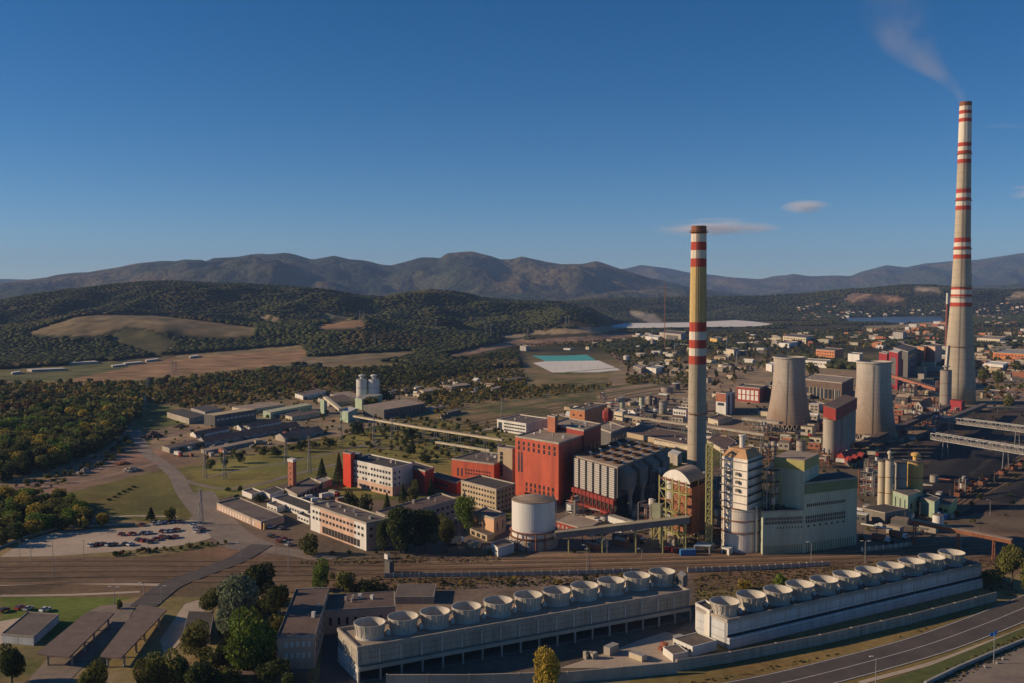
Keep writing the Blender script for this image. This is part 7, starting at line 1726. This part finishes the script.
for (cn, rn, cat, where), L_ in CL.items():
    L_.sort(key=lambda o: o.location.x / o.location.y); labs, g_ = ordinal_labels(len(L_), f'{cn} {rn}-roofed', cat + 's', cat)
    for o, l in zip(L_, labs):
        o['label'] = l + ' ' + where
        if g_: o['group'] = f'{cn} {rn}-roofed {cat}s {where}'
# ================================================================== smoke and thin clouds
def volume_body(name, label, path, radii, dens, col, nscale, low, n=20, aniso=.2, squash=1, warp=None):
    mb = MB(); P = [Vector(p) for p in path]
    for p, r in zip(P, radii):
        for k in range(n):
            a = 2*math.pi*k/n; mb.v.append((p.x+math.cos(a)*r, p.y+math.sin(a)*r*.8, p.z+math.sin(a*2)*r*.0)) if squash == 1 else mb.v.append((p.x, p.y+math.cos(a)*r*2.5, p.z+math.sin(a)*r*squash))
    for i in range(len(P)-1):
        for k in range(n): j=(k+1)%n; mb.f.append((i*n+k,i*n+j,(i+1)*n+j,(i+1)*n+k)); mb.m.append(0)
    mb.f.append(tuple(range(n))[::-1]); mb.f.append(tuple(range((len(P)-1)*n,len(P)*n))); mb.m += [0,0]
    m = bpy.data.materials.new(name); m.use_nodes = True; N = m.node_tree.nodes; L = m.node_tree.links
    N.remove(N['Principled BSDF']); pv = N.new('ShaderNodeVolumePrincipled'); L.new(pv.outputs[0], N['Material Output'].inputs['Volume'])
    pv.inputs['Color'].default_value = (*col,1); pv.inputs['Anisotropy'].default_value = aniso
    g = N.new('ShaderNodeNewGeometry'); nz_ = N.new('ShaderNodeTexNoise'); nz_.inputs['Scale'].default_value = nscale; nz_.inputs['Detail'].default_value = 5
    mp = N.new('ShaderNodeMapping'); L.new(g.outputs['Position'], mp.inputs[0]); L.new(mp.outputs[0], nz_.inputs['Vector'])
    if warp: mp.inputs['Scale'].default_value = warp
    mr = N.new('ShaderNodeMapRange'); mr.inputs[1].default_value = low; mr.inputs[2].default_value = low+.28; mr.inputs[3].default_value = 0; mr.inputs[4].default_value = dens
    L.new(nz_.outputs['Fac'], mr.inputs[0])
    return mb, m, pv, mr, N, L
cx, cy, cz = g2.x, g2.y, H2
pts = [(962.4,103,4.2),(960,95,7),(955,88,9),(948,81,12),(938,74,15),(927,66,20),(916,56,25),(908,46,29),(902,34,33),(898,20,38),(896,4,42),(893,-16,46)]
path = [tuple(atY(px,py,cy+2*i)) for i,(px,py,w) in enumerate(pts)]
mb, m, pv, mr, N, L = volume_body('smoke','x',path,[w*cy/1000*1.1 for _,_,w in pts],.026,(.9,.87,.85),.019,.35)
sep = N.new('ShaderNodeSeparateXYZ'); gg = N.new('ShaderNodeNewGeometry'); L.new(gg.outputs['Position'], sep.inputs[0])
def nm(op, *a):
    n = N.new('ShaderNodeMath'); n.operation = op; n.use_clamp = op == 'SUBTRACT' and len(a) == 3
    for i_, v in enumerate(a[:2]):
        if isinstance(v, (int, float)): n.inputs[i_].default_value = v
        else: L.new(v, n.inputs[i_])
    return n.outputs[0]
zr0, zr1 = path[0][2], path[-1][2]; xs_ = [p[0] for p in path]; x0_, x1_ = min(xs_), max(xs_)
tz = nm('DIVIDE', nm('SUBTRACT', sep.outputs['Z'], zr0), zr1 - zr0)
def curve(vals, lo, hi):
    c = N.new('ShaderNodeFloatCurve'); L.new(tz, c.inputs['Value']); cv = c.mapping.curves[0]; pts_ = [((p[2] - zr0) / (zr1 - zr0), (v - lo) / (hi - lo)) for p, v in zip(path, vals)]
    cv.points[0].location = pts_[0]; cv.points[1].location = pts_[-1]
    for q_ in pts_[1:-1]: cv.points.new(*q_)
    c.mapping.update(); return nm('ADD', nm('MULTIPLY', c.outputs[0], hi - lo), lo)
ax = curve(xs_, x0_, x1_); rr_ = curve([w * cy / 1000 for _, _, w in pts], 0, 50 * cy / 1000)
dx_ = nm('DIVIDE', nm('SUBTRACT', sep.outputs['X'], ax), rr_)
fall = nm('SUBTRACT', 1.0, nm('MULTIPLY', dx_, dx_), True)
f = N.new('ShaderNodeMapRange'); f.inputs[1].default_value = H2; f.inputs[2].default_value = H2+100; f.inputs[3].default_value = 1; f.inputs[4].default_value = .16; L.new(sep.outputs['Z'], f.inputs[0])
L.new(nm('MULTIPLY', nm('MULTIPLY', mr.outputs[0], f.outputs[0]), nm('MULTIPLY', fall, fall)), pv.inputs['Density'])
o = mb.build('smoke', m, smooth=True); tag(o, 'thin brownish smoke drifting left from the tallest chimney', 'smoke', kind='stuff')
for i,(px,py,w,h,dn) in enumerate(((716,228.5,66,11,.010),(806,207.5,28,8,.009),(1022,193,22,8,.008),(1005,127,30,4,.0008),(880,252,50,3.5,.0012))):
    Yc = 23500.0; xs = np.linspace(-1,1,13); path=[]; rad=[]
    for t in xs:
        p = atY(px+t*w, py-t*h*.15, Yc); path.append((p.x,p.y,p.z)); rad.append(max(.03,(1-t*t))**.5*h*Yc/1000)
    mb, m, pv, mr, N, L = volume_body('cloud','x',path,rad,dn,(1,1,1),.0022,.44,24,0,squash=.999,warp=(.3,.6,2.2))
    tc = N.new('ShaderNodeTexCoord'); v1 = N.new('ShaderNodeVectorMath'); v1.operation = 'SUBTRACT'; v1.inputs[1].default_value = (.5,.5,.5); L.new(tc.outputs['Generated'], v1.inputs[0])
    v2 = N.new('ShaderNodeVectorMath'); v2.operation = 'LENGTH'; L.new(v1.outputs[0], v2.inputs[0])
    fo = N.new('ShaderNodeMapRange'); fo.inputs[1].default_value = 0; fo.inputs[2].default_value = .5; fo.inputs[3].default_value = 1; fo.inputs[4].default_value = 0; L.new(v2.outputs['Value'], fo.inputs[0])
    mm = N.new('ShaderNodeMath'); mm.operation = 'MULTIPLY'; L.new(mr.outputs[0], mm.inputs[0]); L.new(fo.outputs[0], mm.inputs[1]); L.new(mm.outputs[0], pv.inputs['Density'])
    o = mb.build('cloud', m, smooth=True); tag(o, ['long thin white cloud behind the nearest chimney top','small wisp of cloud right of the long thin cloud','cloud wisp at the right edge','faint cloud streak right of the tallest chimney','very faint streak low above the right mountains'][i], 'cloud', kind='stuff')
# ------------------------------------------------------------------ haze
HZ = 3.9e-5
mb = MB(); mb.prism([(-18500,-700),(18500,-700),(18500,21500),(-18500,21500)], -2, 860)
hm = bpy.data.materials.new('haze'); hm.use_nodes = True; N = hm.node_tree.nodes; L = hm.node_tree.links
for n in list(N):
    if n.type == 'BSDF_PRINCIPLED': N.remove(n)
pv = N.new('ShaderNodeVolumePrincipled'); pv.inputs['Color'].default_value = (.36,.57,1,1); pv.inputs['Density'].default_value = HZ
pv.inputs['Anisotropy'].default_value = 0.0
L.new(pv.outputs[0], N['Material Output'].inputs['Volume'])
hz = mb.build('haze', hm); hz['kind'] = 'stuff'; hz['label'] = 'thin pale blue haze in the air over the valley'
